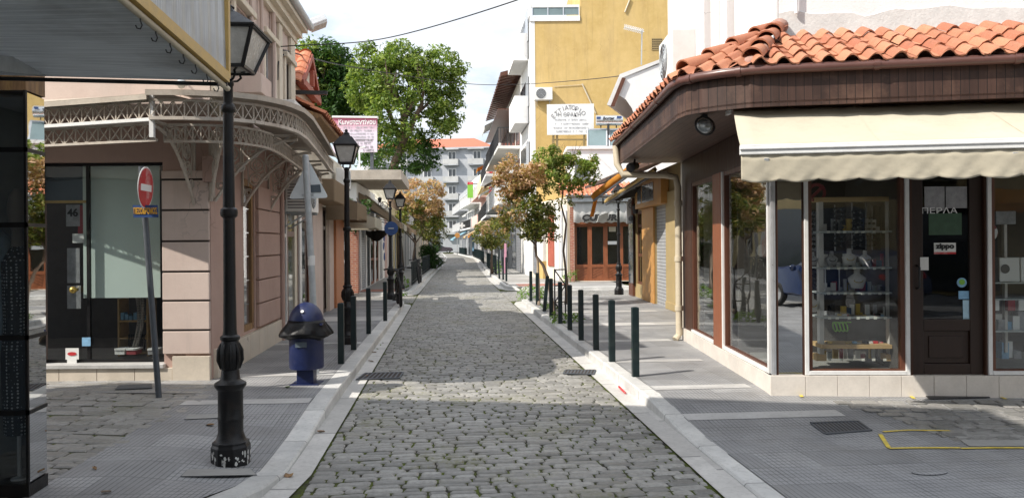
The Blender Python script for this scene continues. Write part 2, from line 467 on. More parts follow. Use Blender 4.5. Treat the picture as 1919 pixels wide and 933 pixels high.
def stucco_mat(name, a, b, stain, amt=.5, bump=.35):
    m, t, out = nt(name)
    v = pos_coord(t); vs = pos_coord(t, 0, (1, 1, .18))
    n1 = noise_n(t, v, .55, 6, .7); n2 = noise_n(t, vs, 1.1, 6, .7); n3 = noise_n(t, v, 45, 4)
    c = mixc(t, ramp(t, n1, .32, .68), a, b)
    c = mixc(t, math_n(t, 'MULTIPLY', ramp(t, n2, .48, .74), amt), c, stain)
    c = mixc(t, math_n(t, 'MULTIPLY', ramp(t, noise_n(t, v, 6, 5, .7), .52, .7), amt * .5), c, scl(b, 1.08))
    dv = N(t, 'VectorMath', operation='MULTIPLY_ADD'); nv = N(t, 'TexNoise'); nv.inputs['Scale'].default_value = 2.2; nv.inputs['Detail'].default_value = 5; L(t, v, nv.inputs['Vector'])
    L(t, nv.outputs['Color'], dv.inputs[0]); dv.inputs[1].default_value = (.7, .7, .7); L(t, v, dv.inputs[2])
    vo = N(t, 'TexVoronoi', feature='DISTANCE_TO_EDGE'); vo.inputs['Scale'].default_value = .55; L(t, dv.outputs[0], vo.inputs['Vector'])
    ck = math_n(t, 'MULTIPLY', math_n(t, 'LESS_THAN', vo.outputs['Distance'], .0035), ramp(t, noise_n(t, v, .9, 3), .5, .62))
    c = mixc(t, math_n(t, 'MULTIPLY', ck, .4), c, scl(stain, .5))
    dr = noise_n(t, pos_coord(t, 0, (5, 5, .22)), 1.6, 5, .75)
    c = mixc(t, math_n(t, 'MULTIPLY', ramp(t, dr, .55, .78), amt * .8), c, scl(stain, .8))
    finish(t, out, c, .9, 0, .2, bump_n(t, n3, bump, .01))
    return m

m_paver = paver_mat(); m_marble = marble_mat('marble', (.40, .395, .385), (.56, .55, .535))
m_kerb = marble_mat('kerb_marble', (.46, .46, .45), (.66, .65, .62), 1.0)
m_gutter = marble_mat('gutter_marble', (.44, .43, .41), (.62, .6, .57), 1.6)
m_cobble = cobble_mat('granite_setts', (.17, .166, .155), (.35, .34, .318), .9)
m_cobble2 = cobble_mat('rough_setts', (.19, .186, .176), (.31, .30, .285), .35)
m_joint = joint_mat()
m_ground = mat('asphalt', (.09, .09, .09), .9)
m_redpave = mat('red_paving', (.36, .17, .13), .8)
m_slab = mat('stone_slab', (.29, .284, .27), .7, .16, 3)
m_glass = glass_mat('shop_glass', (.93, .95, .95), 1.0)
m_glass_dark = glass_mat('tinted_glass', (.45, .48, .5), 1.1)
m_glass_show = glass_mat('showcase_glass', (.8, .83, .85), 2.2)
m_mirror, _t, _o = nt('mirror_glass'); finish(_t, _o, (.62, .63, .63), .015, 1.0, .5, bump_n(_t, noise_n(_t, pos_coord(_t), 3.5, 2), .012, .02))
m_pane = mat('dark_pane', (.035, .042, .05), .08, .2, 1, 0, spec=.8)
m_pane2 = mat('curtained_pane', (.16, .17, .18), .12, .5, 1.2, 0, spec=.7)
m_black = mat('black_paint', (.006, .006, .007), .42, .3, 9, .25, 90, spec=.35, dirt=(.045, .03, .022), dirt_amt=.35)
m_chip = mat('chipped_white_paint', (.6, .6, .58), .7)
m_darkgreen = mat('dark_green_paint', (.006, .017, .019), .45, .3, 9, .2, 70, spec=.4, dirt=(.05, .05, .045))
m_pink = stucco_mat('pink_plaster', (.40, .275, .235), (.50, .36, .31), (.34, .26, .23), .35, .15)
m_pink2 = stucco_mat('pale_pink_plaster', (.53, .42, .37), (.66, .55, .49), (.40, .36, .33), .35, .18)
m_cream = stucco_mat('cream_plaster', (.62, .56, .45), (.74, .68, .57), (.42, .37, .3), .4)
m_white = stucco_mat('white_plaster', (.74, .735, .73), (.84, .835, .83), (.55, .54, .52), .28)
m_white2 = stucco_mat('offwhite_plaster', (.66, .65, .63), (.78, .77, .74), (.45, .43, .4), .4)
m_yellow = stucco_mat('ochre_plaster', (.49, .34, .125), (.62, .45, .20), (.38, .27, .13), .6)
m_yellow2 = stucco_mat('pale_yellow_plaster', (.66, .55, .3), (.76, .66, .42), (.5, .4, .22), .4)
m_grey = stucco_mat('grey_render', (.40, .40, .40), (.52, .52, .51), (.3, .3, .29), .4)
m_blueg = stucco_mat('pale_grey_render', (.36, .375, .40), (.44, .455, .48), (.28, .29, .31), .3)
m_rose = stucco_mat('rose_plaster', (.62, .42, .38), (.72, .52, .46), (.45, .3, .27), .3)
m_tan = mat('tan_panel', (.36, .27, .13), .6, .12)
m_plinth = mat('beige_tile', (.60, .53, .44), .35, .12, 5, .05, spec=.5, dirt=(.4, .35, .28))
m_plinthw = mat('cream_stone_tile', (.66, .61, .55), .4, .12, 5, .05, spec=.5, dirt=(.45, .4, .34))
m_groove = mat('groove_shade', (.05, .04, .035), .9, 0, bump=0)
m_beigemetal = mat('cream_painted_metal', (.50, .45, .39), .55, .2, 6, .1, dirt=(.3, .22, .16), dirt_amt=.6)
m_beigesheet = mat('cream_sheet_roof', (.42, .37, .31), .6, .2, 3, .15, dirt=(.22, .17, .13), dirt_amt=.6)
m_whitemetal = mat('white_painted_metal', (.72, .72, .71), .4, .08, 6, .05, dirt=(.5, .48, .45))
m_alu = mat('aluminium', (.62, .63, .65), .35, .1, 9, .05, metal=.7)
m_galv = mat('galvanised_steel', (.46, .49, .51), .45, .18, 12, .1, metal=.25, dirt=(.3, .3, .3))
m_signback = mat('grey_sign_back', (.74, .78, .80), .5, .1, 5, .05)
m_signdark = mat('dark_grey_film', (.10, .125, .15), .5, .12)
m_darkmetal = mat('dark_iron', (.03, .03, .032), .5, .3, 9, .2)
m_steel = mat('grey_steel', (.09, .10, .115), .5, .25, 9, .15, metal=.3)
m_brown = mat('brown_stained_wood', (.11, .04, .022), .4, .3, 5, .2, 50, spec=.5, stretch=(6, 6, .6))
m_brown_dark = mat('dark_stained_wall', (.055, .024, .015), .5, .3, 5, .2, 50, spec=.3, stretch=(6, 6, .6))
m_redwood = mat('reddish_wood', (.235, .08, .036), .42, .25, 4, .2, 60, stretch=(6, 6, .6))
m_doorwood = mat('dark_door_wood', (.028, .015, .011), .4, .3, 5, .2, 50, stretch=(6, 6, .6))
m_oldwood = mat('worn_wood', (.24, .14, .07), .7, .5, 5, .4, 60, stretch=(5, 5, .5), dirt=(.45, .28, .1), dirt_amt=.8)
m_fascia = stripes_mat('brown_boarding', (.052, .026, .019), (.015, .008, .006), .075, 'X', .09, .55, 0, .7, .3, (.16, .09, .06), (3, 3, .3), .25)
m_fascia_y = stripes_mat('brown_boarding_side', (.052, .026, .019), (.015, .008, .006), .075, 'Y', .09, .55, 0, .7, .3, (.16, .09, .06), (3, 3, .3), .25)
m_soffit = stripes_mat('soffit_boarding', (.085, .045, .032), (.03, .015, .01), .09, 'X', .07, .5, 0, .5, .25, None, (3, .4, 3), .2)
m_gutterp = mat('brown_gutter', (.12, .055, .045), .35, .15, 4, .05, spec=.5)
m_tiles = tiles_mat('clay_tiles')
m_tiles_far = tiles_mat('far_clay_tiles', (.5, .17, .09), (.62, .25, .14))
m_roofred = mat('red_roof_sheet', (.5, .15, .09), .8, .15, 2, .2, 10)
m_mortar = mat('pink_mortar', (.36, .22, .18), .9, .25, 9, .6, 30)
m_awn_cream = cloth_mat('cream_canvas', (.54, .495, .395), .1, stain=.35)
m_awn_beige = cloth_mat('beige_canvas', (.34, .26, .18), .25, stain=.4)
m_awn_dark = cloth_mat('dark_canvas', (.05, .045, .04), .15)
m_awn_orange = cloth_mat('orange_canvas', (.62, .28, .06), .35, stain=.2)
m_awn_white = cloth_mat('white_canvas', (.7, .7, .68), .3, stain=.2)
m_awn_blue = cloth_mat('blue_striped_canvas', (.06, .34, .5), .3, (.5, .62, .66), .35, 'Y')
m_awn_multi = cloth_mat('yellow_striped_canvas', (.72, .45, .12), .3, (.75, .66, .5), .35, 'Y')
m_blind = mat('pale_green_blind', (.66, .76, .70), .8, .05, 1.5, 0)
m_bluebin = mat('dark_blue_paint', (.006, .014, .068), .45, .25, 9, .12, 60, spec=.5, dirt=(.05, .05, .09))
m_bag = mat('black_bin_bag', (.005, .005, .006), .42, .2, 6, .6, 14, spec=.25)
m_red = mat('red_sign_paint', (.48, .03, .035), .5, .2, 8, .05, dirt=(.62, .5, .48), dirt_amt=.9)
m_bluesign = mat('blue_sign_paint', (.03, .07, .2), .5, .15)
m_whitesign = mat('white_sign_paint', (.74, .74, .73), .5, .06)
m_yellowtxt = mat('ochre_lettering', (.62, .33, .04), .6, .1)
m_blacktxt = mat('black_lettering', (.02, .02, .02), .6, .1)
m_greytxt = mat('grey_lettering', (.24, .24, .25), .6, .1)
m_palegreytxt = mat('faded_lettering', (.50, .51, .54), .7, .1)
m_whitetxt = mat('white_lettering', (.8, .8, .8), .6, .05)
m_ylwpaint = mat('yellow_road_paint', (.68, .52, .08), .8, .25, 12, .1, dirt=(.3, .27, .2), dirt_amt=.8)
m_orange = mat('orange_paint', (.46, .235, .07), .5, .15, 4, .1)
m_terracotta = mat('terracotta_paint', (.50, .20, .09), .6, .15)
m_redtimber = mat('red_painted_timber', (.36, .10, .065), .6, .2, 5, .15)
m_shutter = stripes_mat('grey_roller_shutter', (.36, .37, .38), (.14, .14, .15), .085, 'Z', .2, .5, 0, .8, .12, (.22, .2, .18))
m_shutter2 = stripes_mat('dark_roller_shutter', (.22, .23, .25), (.08, .08, .09), .085, 'Z', .2, .5, 0, .8, .12)
m_acwhite = mat('ac_white', (.72, .72, .70), .45, .06, 4, .03, dirt=(.5, .48, .44))
m_acdark = mat('ac_grille', (.10, .10, .105), .5, .1)
m_lampglass = mat('milky_lamp_glass', (.50, .49, .46), .25, .15, 14, .3, 30, spec=.5)
m_lamplens = glass_mat('floodlight_lens', (.8, .82, .82), 1.5)
m_pipe = mat('cream_pipe', (.55, .48, .36), .5, .1, 3, .05, dirt=(.35, .28, .2))
m_cable = mat('cable_rubber', (.02, .02, .022), .6, .1, bump=0)
m_solar = mat('solar_collector', (.17, .23, .24), .2, .15, 1.5, 0, spec=.6)
m_tank = mat('steel_tank', (.66, .68, .70), .22, .08, 3, 0, metal=.75)
m_brickcol = brick_mat('red_brick', (.35, .11, .07), (.46, .19, .11), (.48, .42, .36))
m_pinksign, _t, _o = nt('pink_gradient_print')
_v = N(_t, 'NewGeometry'); _s = N(_t, 'SeparateXYZ'); L(_t, _v.outputs['Position'], _s.inputs[0])
_c = mixc(_t, ramp(_t, _s.outputs['Z'], 5.55, 6.0), (.70, .62, .71), (.47, .11, .18))
finish(_t, _o, _c, .55)
m_greensign = mat('green_sign', (.20, .46, .06), .5, .05)
m_trunk = mat('tree_bark', (.13, .095, .07), .9, .35, 7, .8, 30, stretch=(2, 2, .5))
m_trunk_pale = mat('pale_bark', (.24, .19, .145), .9, .35, 7, .8, 30, stretch=(2, 2, .5))
m_leaf_big = leaf_mat('plane_leaves', [(.05, .095, .014), (.10, .17, .025), (.18, .25, .045), (.27, .33, .085)])
m_leaf_dark = leaf_mat('dark_leaves', [(.02, .055, .012), (.04, .095, .018), (.07, .14, .028)])
m_leaf_phot = leaf_mat('photinia_leaves', [(.055, .085, .016), (.11, .145, .025), (.18, .19, .04), (.25, .2, .07)])
m_leaf_coral = leaf_mat('coral_leaves', [(.36, .20, .11), (.50, .31, .19), (.60, .43, .29), (.42, .29, .13), (.26, .23, .07)])
m_leaf_light = leaf_mat('light_leaves', [(.08, .13, .02), (.14, .21, .03), (.23, .30, .06), (.24, .22, .06)])
m_hedge = leaf_mat('hedge_leaves', [(.015, .045, .012), (.03, .08, .016), (.06, .12, .028)])
m_weed = leaf_mat('weed_leaves', [(.07, .15, .02), (.13, .24, .035), (.2, .3, .07)])
m_tyre = mat('tyre_rubber', (.015, .015, .015), .8, .2, bump=.1)
m_carpaint = mat('dark_car_paint', (.03, .016, .02), .22, .1, 2, 0, spec=.7)
m_carblue = mat('dark_blue_car_paint', (.012, .025, .075), .18, .1, 2, 0, spec=.7)
m_redlight = mat('red_lamp_lens', (.5, .02, .02), .25, .05, bump=0)
m_headlight = mat('headlamp_lens', (.7, .72, .74), .12, .05, bump=0, spec=.8)
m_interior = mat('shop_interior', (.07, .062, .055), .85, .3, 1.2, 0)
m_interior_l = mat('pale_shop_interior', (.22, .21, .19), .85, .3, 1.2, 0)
m_shelfglass = mat('frosted_shelf', (.42, .45, .44), .25, .1)
m_shelfwood = mat('light_wood_shelf', (.50, .33, .15), .5, .2, 5, .1, stretch=(.6, 6, 6))
m_bust = mat('velvet_white_bust', (.62, .6, .57), .8, .05)
m_gold = mat('gold_trim', (.5, .36, .1), .35, .1, metal=.8)
m_navy = mat('navy_cloth', (.05, .08, .14), .9, .15, 20)
m_bluecloth = mat('pale_blue_cloth', (.34, .42, .48), .9, .12, 20)
m_dots = dots_mat('polka_dot_cloth', (.012, .012, .014), (.65, .65, .64), .022, .3)
m_lace = dots_mat('lace_cloth', (.30, .28, .25), (.1, .09, .08), .03, .33)
m_skin = mat('mannequin_skin', (.45, .36, .3), .5, .04)
m_pinewood = mat('yellow_varnished_wood', (.52, .35, .12), .45, .2, 5, .1, stretch=(3, 3, 3))
def poly_mat():
    m, t, out = nt('ribbed_polycarbonate')
    v = pos_coord(t)
    n1 = noise_n(t, pos_coord(t, 0, (.4, 40, .6)), 3.0, 3); n2 = noise_n(t, v, 2.0, 4)
    c = mixc(t, ramp(t, n1, .35, .65), (.50, .52, .53), (.70, .72, .73))  # pale streaks across the sheet: reflections put into its colour
    c = mixc(t, math_n(t, 'MULTIPLY', ramp(t, n2, .5, .7), .5), c, (.3, .3, .3))
    g = N(t, 'BsdfPrincipled'); L(t, c, g.inputs['Base Color']); g.inputs['Roughness'].default_value = .28
    tl = N(t, 'BsdfTranslucent'); L(t, c, tl.inputs[0])
    mx = N(t, 'MixShader'); mx.inputs[0].default_value = .38
    L(t, g.outputs[0], mx.inputs[1]); L(t, tl.outputs[0], mx.inputs[2]); L(t, mx.outputs[0], out.inputs['Surface'])
    return m
m_poly = poly_mat()
m_price = mat('price_tag_card', (.7, .69, .62), .7, .1, 20, 0)
# ---------------------------------------------------------------- camera, sky, sun
cam_d = bpy.data.cameras.new('camera'); cam = bpy.data.objects.new('camera', cam_d); COL.objects.link(cam)
cam_d.sensor_width = 36; cam_d.lens = 36 * FOC / 1919; cam_d.shift_y = -11.5 / 1919
cam_d.clip_start = .05; cam_d.clip_end = 2000
cam.matrix_world = Matrix.Translation((0, 0, CZ)) @ Matrix.Rotation(PI / 2, 4, 'X') @ Matrix.Rotation(-ROLL, 4, 'Z')
SC.camera = cam
SUN_D = Vector((2.3, 1.2, -2.5)).normalized()
sl = bpy.data.lights.new('sun', 'SUN'); sl.energy = 3.9; sl.angle = math.radians(.5); sl.color = (1, .94, .85)
so = bpy.data.objects.new('sun', sl); COL.objects.link(so)
so.rotation_euler = SUN_D.to_track_quat('-Z', 'Y').to_euler()
wd = bpy.data.worlds.new('World'); SC.world = wd; wd.use_nodes = True
t = wd.node_tree; t.nodes.clear()
wo = N(t, 'OutputWorld'); bg = N(t, 'Background'); bg.inputs['Strength'].default_value = .122
sky = N(t, 'TexSky'); sky.sky_type = 'NISHITA'; sky.sun_disc = False
sky.sun_elevation = math.asin(-SUN_D.z); sky.sun_rotation = math.atan2(-SUN_D.x, -SUN_D.y); sky.air_density = 1.0; sky.dust_density = 1.2
tc = N(t, 'TexCoord'); sp = N(t, 'SeparateXYZ'); L(t, tc.outputs['Generated'], sp.inputs[0])
dz = math_n(t, 'ADD', math_n(t, 'MAXIMUM', sp.outputs['Z'], 0), .18)
cb = N(t, 'CombineXYZ'); L(t, math_n(t, 'DIVIDE', sp.outputs['X'], dz), cb.inputs[0]); L(t, math_n(t, 'DIVIDE', sp.outputs['Y'], dz), cb.inputs[1])
cb.inputs[2].default_value = 3.7
cl = noise_n(t, cb.outputs[0], 1.6, 8, .62)
cv = ramp(t, cl, .40, .56)
shade = noise_n(t, cb.outputs[0], 3.3, 6, .6)
ccol = mixc(t, ramp(t, shade, .35, .65), (4.9, 5.3, 5.9), (6.1, 6.2, 6.3))
vd = N(t, 'VectorMath', operation='DOT_PRODUCT'); L(t, tc.outputs['Generated'], vd.inputs[0]); vd.inputs[1].default_value = tuple(-SUN_D)
kd = math_n(t, 'MULTIPLY_ADD', vd.outputs['Value'], .38, 1.06)      # cloud is brightest round the sun, duller opposite
ccol = mixc(t, 1.0, ccol, N_rgb(t, kd), 'MULTIPLY')
L(t, mixc(t, math_n(t, 'MULTIPLY_ADD', cv, .55, .40), sky.outputs[0], ccol), bg.inputs['Color'])
L(t, bg.outputs[0], wo.inputs['Surface'])
SC.view_settings.view_transform = 'Standard'; SC.view_settings.look = 'None'; SC.view_settings.gamma = 1
SC.view_settings.exposure = .68; SC.view_settings.use_curve_mapping = False
SC.render.engine = 'CYCLES'
cy = SC.cycles
cy.use_denoising = True
try: cy.denoiser = 'OPENIMAGEDENOISE'
except Exception: pass
cy.max_bounces = 7; cy.diffuse_bounces = 3; cy.glossy_bounces = 3; cy.transparent_max_bounces = 10; cy.transmission_bounces = 3
cy.caustics_reflective = False; cy.caustics_refractive = False; cy.sample_clamp_indirect = 6

# ---------------------------------------------------------------- ground
def smooth(a, b, x):
    k = min(1, max(0, (x - a) / (b - a))); return k * k * (3 - 2 * k)
def interp(tab, x):
    if x <= tab[0][0]: return tab[0][1]
    for (a, b), (c, d) in zip(tab, tab[1:]):
        if x <= c: return b + (d - b) * (x - a) / (c - a)
    return tab[-1][1]
LK = [(3, -1.21), (21, -1.2), (26, -1.19), (40, -1.0), (66, -.45), (95, -.25), (130, -.9), (150, -1.5)]
RK = [(3, 2.05), (22, 2.05), (35, 2.1), (55, 2.4), (70, 2.8), (86, 3.0), (105, 2.2), (130, .95), (150, .4)]
def hl(s, t):
    d = smooth(5.0, 5.7, s) * (1 - smooth(6.5, 8.4, s))
    return .12 - .085 * d * smooth(-2.4, -1.5, t)
def hr(s, t):
    return .12 - .095 * (1 - smooth(6.4, 8.2, s))
def flat(s, t): return .12

b = MB(); b.quad((-400, -60, -.06), (400, -60, -.06), (400, 700, -.06), (-400, 700, -.06)); struct(b, 'ground', m_ground)
b = MB()
b.quad((-14, -12, -.014), (14, -12, -.014), (14, 4, -.014), (-14, 4, -.014))
b.quad((-30, 4, -.0135), (30, 4, -.0135), (30, 160, -.0135), (-30, 160, -.0135)); struct(b, 'road_bed', m_joint)

def stones(rows, path, wmin, wmax, gap, depth, jit, top=0.0, hgt=.03, fade=None):
    """rows: list of (frame point function p(u), u0, u1); one rounded block per stone"""
    b = MB()
    for p, u0, u1, d0, d1 in rows:
        u = u0 + U(-wmax * .5, 0)
        while u < u1:
            w = U(wmin, wmax); a, c = max(u, u0), min(u + w, u1); u += w
            if c - a < .05: continue
            g = gap * U(.5, 1.4) / 2
            x0, x1, y0, y1 = a + g, c - g, d0 + gap * U(.5, 1.2) / 2, d1 - gap * U(.5, 1.2) / 2
            cx = min(.02, (x1 - x0) * .15) * U(.6, 1.3); cy = min(.014, (y1 - y0) * .2)
            base = [(x0 + cx * U(.5, 1.2), y0), (x1 - cx * U(.5, 1.2), y0), (x1, y0 + cy * U(.5, 1.2)), (x1, y1 - cy * U(.5, 1.2)),
                    (x1 - cx * U(.5, 1.2), y1), (x0 + cx * U(.5, 1.2), y1), (x0, y1 - cy * U(.5, 1.2)), (x0, y0 + cy * U(.5, 1.2))]
            base = [(q[0] + U(-jit, jit), q[1] + U(-jit, jit)) for q in base]
            mx, my = (x0 + x1) / 2, (y0 + y1) / 2
            tx, ty, tz = U(-.025, .025), U(-.04, .04), U(-.005, .005)
            vs = []
            for k, zz in ((1.0, -hgt), (1.0, -.010), (.86, 0)):
                for (qx, qy) in base:
                    xx, yy = mx + (qx - mx) * (k if k == 1 else 1 - .014 / max(.05, (x1 - x0) / 2)), my + (qy - my) * (k if k == 1 else 1 - .012 / max(.04, (y1 - y0) / 2))
                    z = zz + (0 if zz < -.02 else tz + (xx - mx) * tx + (yy - my) * ty)
                    vs.append(p(xx, yy, top + z))
            fs = [tuple(range(16, 24))]
            for r in (0, 8):
                for k in range(8): fs.append((r + k, r + (k + 1) % 8, r + 8 + (k + 1) % 8, r + 8 + k))
            b.add(vs, fs)
    return b
# main carriageway of setts, rows across the street
rows = []; s = 3.2
while s < 128:
    d = U(.08, .104) if s < 60 else U(.15, .19)
    wob = .02 * math.sin(s * 1.7)
    rows.append((lambda u, v, z, k=wob: W(v + k * math.sin(u * 1.3) * .6, u, z), interp(LK, s) + .185, interp(RK, s) - .215, s, s + d)); s += d
stones(rows, None, .115, .27, .0145, 0, .005).build('cobbled_road', m_cobble, kind='structure', fixn=False)
# side streets of rougher setts
rows = []; y = 3.6
while y < 9.16:
    d = U(.10, .16); rows.append((lambda u, v, z, k=U(0, 6): Vector((u, v + .03 * math.sin(u * 1.9 + k) - (u + 3.2) * .09, z)), -9.5, -3.17 + U(-.04, .04), y, y + d)); y += d
stones(rows, None, .16, .36, .014, 0, .009, top=.122).build('side_street_cobbles', m_cobble2, kind='structure', fixn=False)
for lo, hi, t0, t1 in ((22.75, 25.5, -9, -1.02), (22.95, 27.4, 1.835, 9)):
    rows = []; s = lo
    while s < hi:
        d = U(.11, .14); rows.append((lambda u, v, z: W(v, u, z), t0, t1, s, s + d)); s += d
    stones(rows, None, .14, .28, .022, 0, .008).build('side_street_cobbles', m_cobble2, kind='structure', fixn=False)
# kerbs: a marble block edge, then a flat marble gutter strip
def kerb(path, width, h, name='kerb', gut=.18):
    pts = []
    for (a, c), (d, e) in zip(path, path[1:]):
        n = max(1, int(math.hypot(d - a, e - c) / .5))
        pts += [(a + (d - a) * i / n, c + (e - c) * i / n) for i in range(n)]
    pts.append(path[-1])
    A, G = [], []
    inner = []
    for i, (s, t_) in enumerate(pts):
        p0, p1 = pts[max(0, i - 1)], pts[min(len(pts) - 1, i + 1)]
        dx, dy = p1[0] - p0[0], p1[1] - p0[1]; l = math.hypot(dx, dy) or 1
        ns, ntt = -dy / l, dx / l      # left of the walking direction in (s, t): t grows
        z = h(s, t_)
        f = lambda k, zz: W(s + ns * k, t_ + ntt * k, zz)
        A.append([f(0, -.02), f(.006, z - .016), f(.02, z), f(width, z), f(width + .012, z - .012)])
        G.append([f(-gut, .0), f(-gut, .004), f(.002, .006)])
        inner.append((s + ns * width, t_ + ntt * width))
    b = MB(); b.sheet(A); b.build(name, m_kerb, kind='structure')
    if gut:
        b = MB(); b.sheet(G); b.build('gutter_strip', m_gutter, kind='structure')
    return inner
PL1 = [(22.4, -4.2), (22.4, -1.75), (22.25, -1.42), (21.9, -1.24), (21.4, -1.2), (5.9, -1.21), (5.4, -1.27), (4.8, -1.45), (4.0, -1.8), (3.2, -2.3)]
PL2 = [(132, -.9)] + [(s, interp(LK, s)) for s in (118, 95, 80, 66, 52, 40, 32)] + [(26.9, -1.19), (26.3, -1.25), (25.9, -1.5), (25.75, -1.9), (25.7, -4.2)]
PR1 = [(3.0, 2.05), (21.6, 2.05), (22.3, 2.15), (22.7, 2.45), (22.85, 2.9), (22.9, 6.5)]
PR2 = [(27.6, 8.5), (27.6, 3.2), (27.75, 2.7), (28.2, 2.3), (28.9, 2.12)] + [(s, interp(RK, s)) for s in (35, 45, 55, 70, 86, 105, 130)]
# kerb() needs the pavement on the left of the walk in (s,t) = positive t side when s grows
inL = sorted(q for q in kerb(PL1, .2, lambda s, t_: hl(s, max(t_, -1.5))) if q[0] < 21.5)
kerb(PL2, .18, flat)
kerb(PR1, .17, hr, gut=.21)
kerb(PR2, .18, flat, gut=.23)
def pave_grid(name, s0, s1, ta, tb, h, mat_, ds=.35, n=6):
    rows = []; s = s0
    k = max(1, int((s1 - s0) / ds))
    for i in range(k + 1):
        s = s0 + (s1 - s0) * i / k
        a, c = (ta(s) if callable(ta) else ta), (tb(s) if callable(tb) else tb)
        rows.append([W(s, a + (c - a) * j / n, h(s, a + (c - a) * j / n)) for j in range(n + 1)])
    b = MB(); b.sheet(rows); return b.build(name, mat_, kind='structure')
pave_grid('left_pavement', 3.2, 22.2, lambda s: interp(inL, s) - .004, lambda s: -2.72 if s < 8.9 else -4.6, hl, m_paver, .3, 9)
b = MB(); b.quad((-14, 2.5, .104), (-2.9, 2.5, .104), (-3.1, 9.6, .104), (-14, 9.6, .104)); b.build('side_street_bed', m_joint, kind='structure')
pave_grid('left_pavement', 25.9, 130, lambda s: interp(LK, s) - .17 if s > 26.9 else -1.6, -4.6, flat, m_slab, 2)
pave_grid('right_pavement', 3.0, 22.72, lambda s: 2.21 if s < 21.5 else 2.21 + (s - 21.5) * .25, 9.5, hr, m_paver, .3, 6)
pave_grid('right_pavement', 27.8, 128, lambda s: interp(RK, s) + .17 if s > 28.9 else 2.5, 6.6, flat, m_slab, 2)
b = MB(); b.quad(W(-9, -6, .03), W(-9, 14, .03), W(3.0, 14, .025), W(3.0, 1, .025)); b.build('near_pavement', m_paver, kind='structure')
# marble bands set into the pavers
def band(s0, s1, ta, tb, h, n=6, up=.004):
    b = MB(); rows = []
    for s in (s0, (s0 + s1) / 2, s1): rows.append([W(s, ta + (tb - ta) * j / n, h(s, ta + (tb - ta) * j / n) + up) for j in range(n + 1)])
    b.sheet(rows); b.build('marble_band', m_marble, kind='structure')
for s0, s1, a, c in ((4.75, 5.05, -1.62, -2.75), (8.0, 8.22, -1.42, -2.7), (9.62, 9.85, -1.41, -2.8), (12.6, 12.8, -1.41, -2.8), (16.3, 17.3, -1.41, -2.8), (19.6, 19.85, -1.41, -2.8)):
    band(s0, s1, a, c, hl)
for s0, s1, a, c in ((7.05, 7.25, 2.22, 3.75), (8.2, 8.42, 2.22, 3.3), (10.1, 10.3, 2.22, 3.4), (12.2, 12.45, 2.22, 3.6), (14.6, 15.1, 2.22, 4.6), (17.4, 17.75, 2.22, 4.8), (20.2, 21.2, 2.3, 4.9)):
    band(s0, s1, a, c, hr)
for s in range(30, 70, 4): band(s, s + .8, interp(RK, s) + .3, 4.0, flat, 2)
b = MB(); b.quad(W(26.2, -1.7, .125), W(26.2, -3.2, .125), W(27.6, -3.2, .125), W(27.6, -1.5, .125)); b.quad(W(28.4, 2.6, .125), W(28.4, 4.6, .125), W(29.9, 4.6, .125), W(29.9, 2.6, .125)); b.build('red_paving', m_redpave, kind='structure')
# cobbled mouth of the passage on the right, cut into the pavers
poly = [gp(x, y, .115) for x, y in ((1560, 749), (1919, 746), (2050, 806), (1786, 806), (1680, 772))]
ys = [p.y for p in poly]
def xr(Y, pl):
    xs = []
    for i in range(len(pl)):
        a, c = pl[i], pl[(i + 1) % len(pl)]
        if (a.y - Y) * (c.y - Y) < 0: xs.append(a.x + (c.x - a.x) * (Y - a.y) / (c.y - a.y))
    return (min(xs), max(xs)) if len(xs) > 1 else None
rows = []; y = min(ys)
while y < max(ys):
    d = U(.11, .15); q = xr(y + d / 2, poly)
    if q: rows.append((lambda u, v, z: Vector((u, v, z + hr(*st(u, v)) + .004)), q[0], q[1] + 3, y, y + d))
    y += d
stones(rows, None, .16, .3, .02, 0, .01, top=.006, hgt=.004).build('passage_cobbles', m_cobble2, kind='structure', fixn=False)
# yellow paint marks, stone slabs
def on_r(x, y, up=.006):
    p = gp(x, y, .08)
    for _ in range(4): p = gp(x, y, hr(*st(p.x, p.y)) + up)
    return p
def strip(b, pts, w):
    for a, c in zip(pts, pts[1:]):
        d = (c - a); d.z = 0; d.normalize(); nn = Vector((-d.y, d.x, 0)) * w / 2
        b.quad(a - nn, a + nn, c + nn, c - nn)
b = MB()
for pl in (((1655, 808), (1700, 805), (1780, 806)), ((1649, 812), (1658, 826), (1666, 838)), ((1666, 839), (1720, 838), (1800, 838)), ((1800, 839), (1860, 838), (1919, 838)), ((1497, 735), (1503, 743)), ((1700, 736), (1713, 746)), ((1862, 738), (1886, 747))):
    strip(b, [on_r(x, y, .009) for x, y in pl], .035)
b.build('yellow_paint_marks', m_ylwpaint, kind='structure')
b = MB()
for q in (((1776, 811), (1880, 810), (1896, 822), (1796, 822)), ((1798, 824), (1990, 823), (2010, 836), (1816, 836)), ((1884, 810), (1970, 810), (1990, 822), (1900, 822))):
    b.prism([on_r(x, y, .004) for x, y in q], (0, 0, .006))
b.build('stone_slabs', m_slab, kind='structure')

